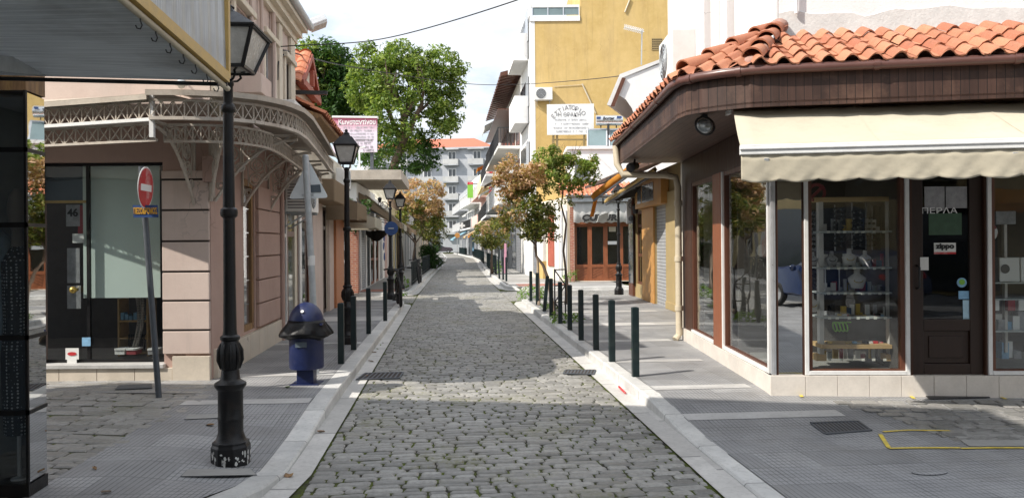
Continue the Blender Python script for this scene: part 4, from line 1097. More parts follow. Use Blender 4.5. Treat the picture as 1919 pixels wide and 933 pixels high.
# ================================================================ STREET FURNITURE
LGRP = 'black street lamps with lantern heads'
def lamp(label, p, rz, lb=.10, lt=.172, z0=2.92, z1=3.20, zk=1.0):
    o = thing('street_lamp', label, 'street lamp', p, rz, LGRP)
    P = Vector(p); Mz = Matrix.Rotation(rz, 3, 'Z')
    def tr(b):
        b.v = [tuple(P + Mz @ Vector(q)) for q in b.v]; return b
    b = MB(); b.lathe([(.148, -.03), (.148, .13), (.138, .15), (.138, .17)], (0, 0, 0), 8, PI / 8); tr(b).build('base', m_black, o, bevel=.005)
    b = MB(); prof = [(.13, .165), (.112, .18), (.098, .22), (.093, .24), (.093, .33), (.097, .335), (.097, .35), (.093, .36), (.093, .55), (.1, .56), (.118, .585), (.118, .605), (.085, .625), (.072, .64), (.066, .70),
            (.064, .705), (.075, .72), (.09, .78), (.087, .86), (.068, .905), (.062, .92), (.074, .93), (.074, .95), (.055, .965), (.05, 1.0), (.046, 1.3), (.044, 1.82), (.062, 1.835), (.066, 1.86), (.062, 1.885), (.045, 1.9), (.042, 2.25), (.039, 2.6), (.052, 2.615), (.055, 2.64), (.05, 2.66), (.036, 2.675), (.036, 2.80), (.043, 2.81), (.043, 2.84), (.02, 2.855)]
    b.lathe(prof, (0, 0, 0), 20)
    for k in range(10):      # leaf ribs on the vase of the shaft
        a = 2 * PI * k / 10; d = Vector((math.cos(a), math.sin(a), 0))
        b.tube([d * .07 + Vector((0, 0, .715)), d * .092 + Vector((0, 0, .78)), d * .09 + Vector((0, 0, .85)), d * .07 + Vector((0, 0, .9))], [.008, .013, .012, .005], 6)
    b.v = [(x, y, z * (1 + (zk - 1) * min(1, z / 1.5))) for x, y, z in b.v]; tr(b).build('post', m_black, o, smooth=35)
    b = MB()
    for k in range(4):
        a = PI / 4 + k * PI / 2; d = Vector((math.cos(a), math.sin(a), 0))
        b.tube([d * .02 + Vector((0, 0, 2.83)), d * .06 + Vector((0, 0, 2.84)), d * .085 + Vector((0, 0, 2.87)), d * .075 + Vector((0, 0, 2.90)), d * .11 + Vector((0, 0, 2.925))], .008, 6)
    b.v = [(x * (1 + (zk - 1) * 8), y * (1 + (zk - 1) * 8), z + z0 - 2.92) for x, y, z in b.v]
    tr(b).build('scroll_arms', m_black, o, smooth=40)
    def ring(h, z): return [Vector((x * h, y * h, z)) for x, y in ((-1, -1), (1, -1), (1, 1), (-1, 1))]
    b = MB(); r0, r1 = ring(lb, z0), ring(lt, z1)
    for k in range(4):
        b.bar(r0[k], r1[k], .024); b.bar(r0[k], r0[(k + 1) % 4], .024, .026); b.bar(r1[k], r1[(k + 1) % 4], .026, .03)
    lan = tr(b).build('lantern', m_black, o, bevel=.003)
    b = MB(); a, c = ring(lb - .006, z0 + .004), ring(lt - .006, z1 - .004); b.hexa(a + c); tr(b).build('pane', m_lampglass, lan)
    b = MB(); a, c = ring(lt + .018, z1 + .012), ring(.095, z1 + .14); b.hexa(a + c)
    a, c = ring(lt + .022, z1 - .004), ring(lt + .022, z1 + .013); b.hexa(a + c)
    b.hexa(ring(.075, z1 + .14) + ring(.035, z1 + .20)); b.lathe([(.05, z1 + .19), (.055, z1 + .2), (.035, z1 + .215), (.02, z1 + .225), (.028, z1 + .24), (.02, z1 + .26), (.004, z1 + .27)], (0, 0, 0), 12)
    tr(b).build('roof', m_black, lan, bevel=.003)
    return o
def pv(s, t): return W(s, t, hl(s, t) if t < 0 else hr(s, t))
lp = hlz(433, 866); lamp1 = lamp('black street lamp nearest, with flaking white paint on its base', (lp.x, lp.y, hl(*st(lp.x, lp.y))), .06, .155, .25, 3.03, 3.31, 1.035)
lamp2 = None
b = MB()
random.seed(3)
for k in range(46):
    a = U(-PI, .2); r = .149; z = U(.0, .1) ** 1.0; w_ = U(.004, .014); h_ = U(.006, .03)
    # flakes sit on the flat octagon faces
    fa = math.floor((a - PI / 8) / (PI / 4)) * PI / 4 + PI / 8 + PI / 8
    off = U(-.045, .045); n_ = Vector((math.cos(fa), math.sin(fa), 0)); tt = Vector((-n_.y, n_.x, 0))
    c = Vector(lamp1.location) + Matrix.Rotation(.06, 3, 'Z') @ (n_ * (.148 * math.cos(PI / 8) + .0005) + tt * off + Vector((0, 0, z)))
    R_ = Matrix.Rotation(.06, 3, 'Z'); n2, t2 = R_ @ n_, R_ @ tt
    b.prism([c + t2 * w_ * U(.5, 1.2) * math.cos(q) + Vector((0, 0, 1)) * h_ * U(.5, 1.2) * math.sin(q) for q in (0, 1.1, 2.2, 3.3, 4.4, 5.5)], n2 * .001)
b.build('paint_flakes', m_chip, lamp1)
lamps = [((651, 12.45, None), 'black street lamp behind two bollards beside the blue bin'), ((732, 22.4, None), 'black street lamp carrying the round blue sign above the bicycle'), ((751, 27.3, None), 'black street lamp just right of the one with the blue sign'), ((778, 38.0, None), 'distant black street lamp under the coral tree on the left pavement')]
for (x, Y, _), lab in lamps:
    p = at(x, 500, Y); s_, t_ = st(p.x, p.y); q = W(s_, t_, .12)
    if lamp2 is None: lamp2 = lamp(lab, (q.x, q.y, .1), ANG)
    else: dup(lamp2, (q.x, q.y, .1), ANG, lab)
p = gp(1160, 549); dup(lamp2, (p.x, p.y, .1), ANG, 'black street lamp standing before the brown wooden restaurant doors')
# bollards: square flat-topped posts
def bollard(label, p, grp, h=.81, lean=(0, 0), rz=ANG):
    o = thing('bollard', label, 'bollard', p, 0, grp)
    b = MB(); M = Matrix.Rotation(rz, 3, 'Z'); P = Vector(p); w_ = .04
    f = lambda x, y, z: P + M @ Vector((x + lean[0] * z, y + lean[1] * z, z))
    b.hexa([f(-w_, -w_, -.02), f(w_, -w_, -.02), f(w_, w_, -.02), f(-w_, w_, -.02), f(-w_, -w_, h), f(w_, -w_, h), f(w_, w_, h), f(-w_, w_, h)])
    b.build('post', m_darkgreen, o, bevel=.006)
    b = MB(); b.hexa([f(-w_ * .8, -w_ * .8, h + .001), f(w_ * .8, -w_ * .8, h + .001), f(w_ * .8, w_ * .8, h + .002), f(-w_ * .8, w_ * .8, h + .002), f(-w_ * .5, -w_ * .5, h + .006), f(w_ * .5, -w_ * .5, h + .006), f(w_ * .5, w_ * .5, h + .006), f(-w_ * .5, w_ * .5, h + .006)]); b.build('cap', m_darkgreen, o)
    return o
LB = [(639.5, 681, 'dark bollard on the left kerb nearest to the blue bin'), (663, 655, 'dark bollard on the left kerb close before the second lamp'), (691, 625, 'third dark bollard along the left kerb past the second lamp'), (722, 601, 'dark bollard on the left kerb nearest to the bicycle')]
for x, y, lab in LB: bollard(lab, gp(x, y, .12), 'bollards on the left kerb')
RB = [(1191, 705, 0, 'nearest dark green bollard on the right kerb, opposite the corner shop'), (1147, 677, 0, 'second dark green bollard along the right kerb'), (1117, 655, 0, 'third dark green bollard along the right kerb'),
      (1089, 637, 0, 'fourth dark green bollard along the right kerb'), (1068, 618, 0, 'fifth dark green bollard along the right kerb by the weeds'), (1050, 606, 0, 'dark bollard beside the iron tree guard on the right kerb'),
      (1033, 593, 0, 'upright dark bollard right of the leaning one'), (1020, 583, .10, 'leaning dark bollard at the planted tree bed on the right'), (1007, 571, 0, 'dark bollard by the tree trunk in the weeds'), (995, 564, 0, 'farthest dark bollard of the near right kerb at the corner weeds')]
for x, y, ln, lab in RB: bollard(lab, gp(x, y, .12), 'bollards on the right kerb', .82, (ln, 0))
RB2 = [(949, 527, 0, 'dark bollard at the corner of the far right pavement'), (943, 524, 0, 'dark bollard second from the corner of the far right pavement'), (936, 522, -.05, 'dark bollard third from the corner of the far right pavement')]
for x, y, ln, lab in RB2: bollard(lab, gp(x, y, .12), 'bollards on the far right pavement', 1.0, (ln, 0))
tg = thing('tree_guard', 'low black iron tree guard with diagonal bars by the right trunk', 'tree guard', gp(1052, 600))
q0, q1 = gp(1040, 598), gp(1060, 596); b = MB(); z_ = Vector((0, 0, 1))
for p in (q0, q1): b.bar(p, p + z_ * 1.05, .03)
for k in (.35, .7, 1.03): b.bar(q0 + z_ * k, q1 + z_ * k, .025)
b.bar(q0 + z_ * .35, q1 + z_ * .7, .02); b.bar(q1 + z_ * .7, q0 + z_ * 1.03, .02); b.bar(q1 + z_ * 0.02, q0 + z_ * .35, .02); b.build('frame', m_darkmetal, tg)

# no-entry sign on a leaning post
pb = gp(298, 744, .122); pt_ = at(265, 312, pb.y + .05)
ne = thing('no_entry_sign', 'worn red no entry sign with blue plate on a leaning grey post', 'road sign', pb)
b = MB(); b.tube([pb - Vector((0, 0, .03)), pt_], .031, 12); post = b.build('post', m_steel, ne, smooth=40)
dirp = (pt_ - pb).normalized()
c = at(273, 352, pb.y - .03); nrm = Vector((-.78, -.62, .0)).normalized(); rt = Vector((0, 0, 1)).cross(nrm).normalized()
nrm = Vector((.99, .10, -.05)).normalized(); rt = Vector((0, 0, 1)).cross(nrm).normalized() * 1; upv = nrm.cross(rt).normalized()
R_ = .205
b = MB(); b.disc(c - nrm * .003, R_ + .016, nrm, .004, 32); b.build('rim', m_whitesign, ne)
b = MB(); b.disc(c + nrm * .002, R_, nrm, .003, 32); b.build('disc', m_red, ne)
b = MB(); b.prism([c + nrm * .0055 + rt * x * R_ + upv * z * R_ for x, z in ((-.72, -.17), (.72, -.17), (.72, .17), (-.72, .17))], nrm * .002); b.build('white_bar', m_whitesign, ne)
c2 = at(273, 396, pb.y - .03); nr2 = Vector((.12, -1, 0)).normalized(); rt2 = Vector((0, 0, 1)).cross(nr2).normalized(); up2 = (Vector((0, 0, 1)) + rt2 * -.06).normalized()
b = MB(); b.prism([c2 + rt2 * x + up2 * z for x, z in ((-.125, -.065), (.125, -.065), (.125, .065), (-.125, .065))], nr2 * .004); b.build('name_plate', m_bluesign, ne)
text_mesh('lettering', 'ΠΕΖΟΔΡΟΜΟΣ', .085, c2 + nr2 * .007, m_yellowtxt, ne, rt2, up2, width=.235, bold=.003)

# triangular sign seen from behind
pb = gp(591, 700, .12); pb = at(590, 455, 9.55); pb.z = .12; pt_ = at(572.5, 293, 9.5)
ts = thing('triangle_sign', 'grey back of a triangular road sign on a leaning post behind the bin', 'road sign', pb)
b = MB(); b.tube([pb - Vector((0, 0, .02)), pb.lerp(pt_, .4) + Vector((.01, 0, 0)), pt_], .042, 12); b.lathe([(.042, 0), (.036, .012), (.02, .02)], pt_, 12); b.build('post', m_galv, ts, smooth=40)
tri = [at(x, y, 9.62) for x, y in ((541, 373), (616, 371), (578, 300))]
tri_r = []
for i in range(3):
    a, p, c = tri[i - 1], tri[i], tri[(i + 1) % 3]
    for k in range(5):
        q = k / 4; p1, p2 = p + (a - p).normalized() * .05, p + (c - p).normalized() * .05
        tri_r.append((p1.lerp(p, q)).lerp(p.lerp(p2, q), q))
b = MB(); b.prism(tri_r, (0, -.006, 0)); b.build('plate', m_signback, ts, bevel=.002)
b = MB(); b.prism([at(x, y, 9.605) for x, y in ((577, 347), (600, 346), (602, 360), (577, 361))], (0, -.003, 0)); b.build('label', m_signdark, ts)
b = MB(); c = pb.lerp(pt_, .8); b.bar(at(566, 366, 9.53), at(588, 366, 9.53), .03, .03); b.build('clamp', m_galv, ts)
b = MB(); c = pb.lerp(pt_, .47); b.lathe([(.0455, 0), (.0455, .12)], at(583.5, 488, 9.525) - Vector((0, 0, .06)), 12); b.build('white_band', m_whitesign, ts)

# blue litter bin
p = gp(575, 718, .12); bn = thing('litter_bin', 'dark blue litter bin with domed lid and black bag over its rim', 'litter bin', p)
b = MB(); b.box(p.x - .165, p.x + .165, p.y - .14, p.y + .14, p.z, p.z + .008); b.box(p.x - .095, p.x + .095, p.y - .08, p.y + .08, p.z + .008, p.z + .18); b.build('pedestal', m_bluebin, bn, bevel=.006)
b = MB(); b.lathe([(.17, .175), (.19, .18), (.194, .2), (.196, .52), (.2, .54)], p, 28); b.build('drum', m_bluebin, bn, smooth=40)
b = MB(); rows = []
random.seed(11)
for i, (r, z) in enumerate(((.202, .735), (.215, .70), (.245, .64), (.283, .585), (.285, .568), (.235, .545), (.2, .53))):
    rows.append([p + Vector((math.cos(a * 2 * PI / 40), math.sin(a * 2 * PI / 40), 0)) * (r * (1 + .045 * math.sin(a * 4 * 2 * PI / 40 + .4 * i) * (i > 1) + .045 * math.sin(a * 9 * 2 * PI / 40 + .5 * math.sin(a)) * (i > 1) + U(-.006, .006)) + (.02 if a in range(16, 26) and i in (2, 3, 4) else 0)) + Vector((0, 0, z + U(-.004, .004) + .016 * math.sin(a * 3 * 2 * PI / 40) * (i > 1))) for a in range(40)] )
    rows[-1].append(rows[-1][0])
b.sheet(rows); b.build('bag', m_bag, bn, smooth=True, solid=.004)
b = MB(); dome = [(.198, .64), (.205, .65), (.2, .70)] + [(.2 * math.cos(a * PI / 20), .70 + .235 * math.sin(a * PI / 20)) for a in range(1, 10)] + [(.01, .935)]
b.lathe(dome, p, 30); b.box(p.x + .1, p.x + .212, p.y - .12, p.y + .1, p.z + .68, p.z + .70); b.build('lid', m_bluebin, bn, smooth=40)
b = MB(); b.disc(p + Vector((0, -.168, .84)), .018, (0, -.75, .65), .008, 16); b.build('emblem', m_whitesign, bn)
b = MB(); b.prism([p + Vector((x, -.1985, z)) for x, z in ((-.075, .44), (.055, .44), (.055, .50), (-.075, .50))], (0, -.003, 0)); b.build('label', m_signdark, bn)

# round blue sign on the third lamp
c = at(733, 428, 22.3); bs = thing('round_sign', 'round blue sign plate fixed to the third black lamp post', 'road sign', c)
b = MB(); b.disc(c, .20, (0, 1, 0), .008, 28); b.build('plate', m_bluesign, bs)
b = MB(); b.bar(c + Vector((-.08, -.012, 0)), c + Vector((.08, -.012, 0)), .02, .03); b.build('clamp', m_galv, bs)
ar = at(720, 385, 22.4); lt = thing('wall_lantern', 'small black scroll bracket lantern left of the blue sign lamp', 'lantern', ar)
b = MB(); b.torus(ar, .1, .012, (0, 1, 0), 18, 5); b.torus(ar + Vector((-.1, 0, .05)), .07, .01, (0, 1, 0), 16, 5); b.bar(ar + Vector((.1, 0, 0)), ar + Vector((.2, 0, .02)), .02); b.build('scroll', m_darkmetal, lt)
b = MB(); b.lathe([(.03, 0), (.06, .1), (.07, .12), (.02, .16)], ar + Vector((-.13, 0, .08)), 8); b.build('cage', m_black, lt)

# bicycles
def bicycle(label, p, rz, lean=.0):
    o = thing('bicycle', label, 'bicycle', p, 0, 'bicycles on the left pavement')
    P = Vector(p); M = Matrix.Rotation(rz, 3, 'Z') @ Matrix.Rotation(lean, 3, 'Y')
    T = lambda x, y, z: P + M @ Vector((x, y, z))       # y forward
    R = .34
    for y in (-.52, .52):
        b = MB(); b.torus(T(0, y, R), R - .02, .032, M @ Vector((1, 0, 0)), 32, 8); wh = b.build('wheel', m_tyre, o, smooth=True)
        b = MB(); b.torus(T(0, y, R), R - .05, .01, M @ Vector((1, 0, 0)), 28, 5)
        for k in range(14):
            a = 2 * PI * k / 14; b.tube([T(.02 * (-1) ** k, y, R), T(0, y + (R - .05) * math.cos(a), R + (R - .05) * math.sin(a))], .0022, 4)
        b.tube([T(-.06, y, R), T(.06, y, R)], .02, 8); b.build('rim', m_darkmetal, wh)
    hd, ht, bb, sc, ra = T(0, .34, .86), T(0, .37, .74), T(0, -.06, .30), T(0, -.20, .74), T(0, -.52, R)
    b = MB(); b.tube([ht, bb], .03, 8); b.tube([hd, sc], .024, 8); b.tube([sc, bb], .023, 8); b.tube([ht, hd], .022, 8)
    for sx in (-.05, .05): b.tube([T(sx, -.52, R), T(sx * .4, -.06, .30)], .011, 6); b.tube([T(sx, -.52, R), T(sx * .4, -.20, .73)], .01, 6)
    b.build('frame', m_black, o, smooth=40)
    b = MB()
    for sx in (-.055, .055): b.tube([T(sx, .52, R), T(sx, .44, .66)], .014, 6)
    b.bar(T(-.06, .43, .67), T(.06, .43, .67), .04); b.tube([T(0, .43, .67), T(0, .34, .90)], .017, 8); b.build('fork', m_black, o)
    b = MB(); b.tube([T(-.34, .24, .96), T(-.2, .30, .98), T(0, .36, .95), T(.2, .30, .98), T(.34, .24, .96)], .013, 8); hb = b.build('handlebar', m_darkmetal, o, smooth=40)
    for sx in (-1, 1):
        b = MB(); b.tube([T(sx * .24, .285, .975), T(sx * .35, .235, .96)], .02, 8); b.build('grip', m_tyre, hb)
    b = MB(); b.tube([T(0, -.20, .72), T(0, -.24, .86)], .014, 8)
    b.add([T(-.07, -.36, .87), T(.07, -.36, .87), T(.035, -.18, .88), T(.02, -.06, .87), T(-.02, -.06, .87), T(-.035, -.18, .88), T(-.08, -.36, .92), T(.08, -.36, .92), T(.035, -.18, .915), T(.018, -.05, .90), T(-.018, -.05, .90), T(-.035, -.18, .915)], [(5, 4, 3, 2, 1, 0), (6, 7, 8, 9, 10, 11)] + [(i, (i + 1) % 6, 6 + (i + 1) % 6, 6 + i) for i in range(6)]); b.build('saddle', m_tyre, o)
    b = MB(); b.tube([T(.06, -.06, .30), T(.075, .0, .14)], .011, 6); b.tube([T(-.06, -.06, .30), T(-.075, -.12, .46)], .011, 6); b.bar(T(.07, 0, .14), T(.17, 0, .14), .05, .02); b.bar(T(-.07, -.12, .46), T(-.17, -.12, .46), .05, .02); b.disc(T(.05, -.06, .30), .09, M @ Vector((1, 0, 0)), .008, 20); b.build('crank', m_darkmetal, o)
    return o
p = gp(744, 575, .12); bicycle('black bicycle parked at the kerb under the blue sign', (p.x - .02, p.y + .55, .12), PI + .22, .06)
p = at(787, 500, 31.5); bicycle('dark bicycle parked farther along by the left kerb railing', (p.x, p.y, .12), PI + .05, .08)

# railings along the planting beds
def railing(label, pts, h=.95, grp=None, step=.14):
    o = thing('railing', label, 'railing', pts[0], 0, grp)
    b = MB()
    for a, c in zip(pts, pts[1:]):
        a, c = Vector(a), Vector(c); n = max(1, int((c - a).length / step)); z_ = Vector((0, 0, 1))
        for z in (.12, h): b.bar(a + z_ * z, c + z_ * z, .03)
        for i in range(n + 1):
            q = a.lerp(c, i / n); b.bar(q, q + z_ * h, .04 if i % 8 == 0 else .014)
    b.build('bars', m_darkgreen, o)
def rk_(s, off): return W(s, interp(RK, s) + off, .12)
def lk_(s, off): return W(s, interp(LK, s) + off, .12)
railing('dark green railing round the far right tree beds', [rk_(39, .28), rk_(46, .28), rk_(53, .28)], .95)
railing('dark green railing along the distant right pavement', [rk_(60, .25), rk_(75, .25), rk_(92, .25)], .95)
railing('dark railing at the far left hedge by the kerb', [lk_(40, -.3), lk_(48, -.3)], .9)
railing('dark railing by the second bicycle on the left pavement', [lk_(30, -.25), lk_(36, -.25)], .9)
railing('low dark railing at the far end of the street', [rk_(104, .3), rk_(112, .3), rk_(120, .3)], .95)
# litter
lf = thing('dead_leaf', 'brown curled leaf lying in the left gutter near the kerb', 'leaf', gp(541, 891, .01))
p = gp(541, 891, .012); b = MB(); b.sheet([[p + Vector((x * .03, y * .022, .01 * abs(x) + .006 * y)) for x in (-1, 0, 1)] for y in (-1, 0, 1)]); b.build('blade', m_oldwood, lf, solid=.003)
random.seed(90)
for k in range(16):
    s_, t_ = (U(5.2, 15), U(-1.18, -1.05)) if k < 7 else (U(6, 20), U(2.3, 3.2)) if k < 12 else (U(5, 9), U(-2.6, -1.5))
    q = W(s_, t_, .012 if k < 7 else (hr(s_, t_) if t_ > 0 else hl(s_, t_)) + .008); o = thing('dry_leaf', 'tiny dry leaf blown onto the paving or into the gutter', 'leaf', q, 0, 'tiny dry leaves on the ground')
    a = U(0, 6); w_ = U(.012, .03); e_ = Vector((math.cos(a), math.sin(a), 0)); f_ = Vector((-e_.y, e_.x, 0)); b = MB(); b.sheet([[q + e_ * x * w_ * 1.6 + f_ * y * w_ * (1 - .6 * abs(x)) + Vector((0, 0, .008 * abs(y) + .006 * x)) for x in (-1, 0, 1)] for y in (-1, 0, 1)]); b.build('blade', (m_oldwood, m_trunk_pale, m_weed)[k % 3], o, solid=.002)
rt_ = thing('red_tube', 'small red plastic piece lying against the right kerb', 'litter', gp(1167, 731, .02)); b = MB(); b.tube([gp(1160, 724, .02), gp(1172, 736, .02)], .012, 8); b.build('stick', m_red, rt_)
# ================================================================ RIGHT SIDE: corner shop with the tiled lean-to
RC = (2.72, 8.1)
RF = Fr(RC, (7.6, 7.86)); RS = Fr((2.80, 12.7), RC)
cs = thing('corner_shop', 'corner gift shop with clay tiled eave, dark boarded fascia and white upper floor', 'shop', (RC[0], RC[1], .12))
uR = lambda x, n=0: RF.pix(x, 500, n)[0]
zR = lambda y, x=1600, n=0: RF.pix(x, y, n)[1]
uQ = lambda x: RS.pix(x, 500)[0]
PLZ = .315
wA = (uR(1512), uR(1698)); dA = (uR(1710), uR(1846)); wB = (uR(1855), uR(1919) + .95)
sA = (uQ(1356), uQ(1441)); sB = (uQ(1297), uQ(1339))
Ztop = 2.62
b = MB()
holes_wall(b, RF, 0, RF.L, PLZ, 3.02, .18, [(wA[0], wA[1], PLZ, Ztop), (dA[0], dA[1], PLZ, Ztop), (wB[0], wB[1], PLZ, Ztop), (.06, wA[0] - .04, PLZ, Ztop)])
holes_wall(b, RS, 0, RS.L - .181, PLZ, 3.02, .18, [(sA[0], sA[1], PLZ, Ztop), (sB[0], sB[1], PLZ, Ztop)])
b.build('wall', m_brown_dark, cs)
b = MB(); n_ = 15
for i in range(n_):
    w_ = RF.L / n_; b.fb(RF, i * w_ + .002 + (.0 if i else -.035), (i + 1) * w_ - .002, .06, PLZ, -.2, .035)
n_ = 11
for i in range(n_):
    w_ = RS.L / n_; b.fb(RS, i * w_ + .002, (i + 1) * w_ - .002 - (.0 if i < n_ - 1 else .001), .08, PLZ, -.2, .033)
b.build('tiled_plinth', m_plinthw, cs, bevel=.003)
# mirrored corner panel
b = MB(); b.fb(RF, .038, wA[0] - .045, PLZ + .003, Ztop, -.03, -.02); b.build('mirror_panel', m_mirror, cs)
b = MB(); b.fb(RF, .0, .035, PLZ + .002, Ztop, -.06, .01); b.fb(RS, RS.L - .05, RS.L - .004, PLZ + .002, Ztop, -.05, .008); b.build('corner_trim', m_alu, cs, bevel=.004)
# windows with brown frames, white strips
def shopwin(fr, u0, u1, z0, z1, name='window', white=(True, True, True)):
    o = window(cs, fr, u0, u1, z0, z1, m_brown, m_glass, rec=.0, fw=.055, name=name, fd=.07, n=-.005)
    b = MB()
    if white[0]: b.fb(fr, u0 - .028, u0 + .012, z0, z1, -.02, .022)
    if white[1]: b.fb(fr, u1 - .012, u1 + .028, z0, z1, -.02, .022)
    if white[2]: b.fb(fr, u0 + .013, u1 - .013, z0 + .002, z0 + .042, -.01, .026)
    b.build('white_trim', m_whitemetal, o, bevel=.003)
    return o
shopwin(RF, wA[0], wA[1], PLZ + .004, Ztop); shopwin(RF, wB[0], wB[1], PLZ + .004, Ztop)
shopwin(RS, sA[0], sA[1], PLZ + .004, Ztop, white=(True, True, True)); shopwin(RS, sB[0], sB[1], PLZ + .004, Ztop, white=(False, False, True))
b = MB(); b.fb(RS, sB[1] + .03, sA[0] - .03, PLZ + .003, Ztop, -.1, .03); b.build('brown_post', m_redwood, cs, bevel=.006)
# door
u0, u1 = dA; b = MB()
z0 = PLZ - .02
b.fb(RF, u0, u0 + .13, z0, Ztop, -.1, -.045); b.fb(RF, u1 - .13, u1, z0, Ztop, -.1, -.045); b.fb(RF, u0 + .13, u1 - .13, z0, z0 + .13, -.1, -.045); b.fb(RF, u0 + .13, u1 - .13, Ztop - .13, Ztop, -.1, -.045)
zk = zR(610); b.fb(RF, u0 + .13, u1 - .13, zk - .06, zk + .06, -.1, -.045); b.fb(RF, u0 + .13, u1 - .13, z0 + .13, zk - .06, -.09, -.075)
b.fb(RF, u0 + .19, u1 - .19, z0 + .19, zk - .12, -.09, -.062)
door = b.build('door', m_doorwood, cs, bevel=.006)
b = MB(); b.fb(RF, u0 + .12, u1 - .12, zk + .05, Ztop - .12, -.078, -.07); b.build('pane', m_glass_dark, door)
b = MB(); h0 = RF.pt(uR(1722), zR(520), -.02); b.tube([h0 + Vector((0, .02, -.12)), h0 + Vector((0, -.03, -.10)), h0 + Vector((0, -.03, .10)), h0 + Vector((0, .02, .12))], .011, 8); b.build('handle', m_darkmetal, door, smooth=True)
RR = (RF.R.x, RF.R.y, 0)
text_mesh('lettering', 'ΠΕΡΛΑ', .085, RF.pt(uR(1766), zR(395, 1766), -.055), m_whitetxt, door, RR, width=.36)
# interior
b = MB()
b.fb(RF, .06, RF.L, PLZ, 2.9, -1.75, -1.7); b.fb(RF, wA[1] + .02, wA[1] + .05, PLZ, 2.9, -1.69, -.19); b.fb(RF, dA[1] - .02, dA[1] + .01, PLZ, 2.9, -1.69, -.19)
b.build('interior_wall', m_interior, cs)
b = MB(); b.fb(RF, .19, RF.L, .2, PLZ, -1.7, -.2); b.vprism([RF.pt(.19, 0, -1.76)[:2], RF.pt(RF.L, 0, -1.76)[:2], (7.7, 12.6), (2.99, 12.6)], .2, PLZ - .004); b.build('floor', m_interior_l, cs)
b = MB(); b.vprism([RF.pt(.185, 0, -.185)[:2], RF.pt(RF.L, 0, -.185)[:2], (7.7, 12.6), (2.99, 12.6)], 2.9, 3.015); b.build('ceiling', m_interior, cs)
b = MB(); b.vprism([(2.81, 12.71), (2.81, 12.85), (7.8, 12.85), (7.8, 12.71)], .12, 4.0); b.build('back_wall', m_cream, cs)
# eave: soffit, boarded fascia, gutter
E = [(1.78, 12.9), (1.76, 9.5), (1.74, 8.1), (1.78, 7.86), (1.90, 7.70), (2.08, 7.55), (2.3, 7.42), (2.5, 7.37), (4.64, 7.02), (7.6, 6.55)]
b = MB(); b.vprism(E + [(7.6, 9.0), (3.0, 9.0), (3.0, 12.9)], 3.03, 3.05); b.build('soffit', m_soffit, cs)
def fasc(b, pts, z0, z1, th):
    for p, q in zip(pts, pts[1:]):
        d = Vector((q[0] - p[0], q[1] - p[1])).normalized(); nn = Vector((-d.y, d.x)) * th     # inward (left of walking)
        b.hexa([(p[0], p[1], z0), (q[0], q[1], z0), (q[0] + nn.x, q[1] + nn.y, z0), (p[0] + nn.x, p[1] + nn.y, z0), (p[0], p[1], z1), (q[0], q[1], z1), (q[0] + nn.x, q[1] + nn.y, z1), (p[0] + nn.x, p[1] + nn.y, z1)])
b = MB(); fasc(b, E[:5], 3.0, 3.36, .03); b.build('fascia', m_fascia_y, cs)
b = MB(); fasc(b, E[4:], 3.0, 3.36, .03); b.build('fascia', m_fascia, cs)
def off_path(pts, k):
    o = []
    for i, p in enumerate(pts):
        a, c = Vector(pts[max(0, i - 1)]), Vector(pts[min(len(pts) - 1, i + 1)]); d = (c - a).normalized()
        o.append((p[0] + d.y * k, p[1] - d.x * k))
    return o
G = off_path(E, .05)
b = MB(); b.tube([(x, y, 3.345) for x, y in G], .045, 10); g_ = b.build('gutter', m_gutterp, cs, smooth=50)
b = MB(); b.tube([(x, y, 3.372) for x, y in off_path(E, .075)], .012, 6)
b.build('gutter_lip', m_gutterp, g_, smooth=True)
b = MB()
for k, (p, q) in enumerate(((G[5], G[6]), (G[7], G[8]), (G[7], G[8]), (G[3], G[4]), (G[1], G[2]), (G[0], G[1]))):
    f_ = (.6, .42, .97, .5, .4, .6)[k]; c = Vector((*p, 3.345)).lerp(Vector((*q, 3.345)), f_); d = (Vector((*q, 0)) - Vector((*p, 0))).normalized()
    b = MB(); b.tube([c - d * .025, c + d * .025], .053, 10); b.build('gutter_collar', m_gutterp, g_, smooth=40)

# clay tiles
def tile(b, o, ex, ey, n, w, l, lift=.02):
    prof = []
    for j in range(9):
        x = j / 8; h = .062 * math.sin(PI * x / .66) if x < .66 else -.006 * math.sin(PI * (x - .66) / .34)
        prof.append((x * w, h))
    jx, jz, sk = U(-.009, .009), U(-.006, .010), U(-.03, .03)
    rows = []
    for yy, up in ((0, lift - .016), (.0, lift), (l * .5, lift * .55), (l * 1.13, 0)):
        rows.append([o + ex * (x * 1.03 + jx + sk * yy) + ey * (yy + (U(-.012, .008) if yy == 0 else 0)) + n * (h + up + jz) for x, h in prof])
    b.sheet(rows)
def roof_facet(b, e0, e1, up, cols, rows, inside, l=.27):
    e0, e1, up = Vector(e0), Vector(e1), Vector(up)
    ex = (e1 - e0).normalized(); ey = (up - ex * up.dot(ex)).normalized(); n = ex.cross(ey).normalized()
    if n.z < 0: n = -n
    w = (e1 - e0).length / cols
    for r in range(rows):
        for c in range(-8, cols + 8):
            o = e0 + ex * (c * w) + ey * (r * l - .09)
            m = o + ex * (w * .4) + ey * (l * .5)
            if inside(m): tile(b, o, ex, ey, n, w, l)
AP = Vector((3.02, 8.7, 4.06))
eL0, eL1, eM, eR = Vector((1.74, 12.9, 3.41)), Vector((1.74, 7.9, 3.41)), Vector((2.30, 7.40, 3.41)), Vector((7.6, 6.53, 3.41))
rt = Vector((0, 0, 1))
def side2(a, c, p): return (c.x - a.x) * (p.y - a.y) - (c.y - a.y) * (p.x - a.x)
tiles_o = MB()
fr_up = Vector((7.4, 8.42, 4.17)) - eR; fr_up = Vector((.15, 1.25, .58))
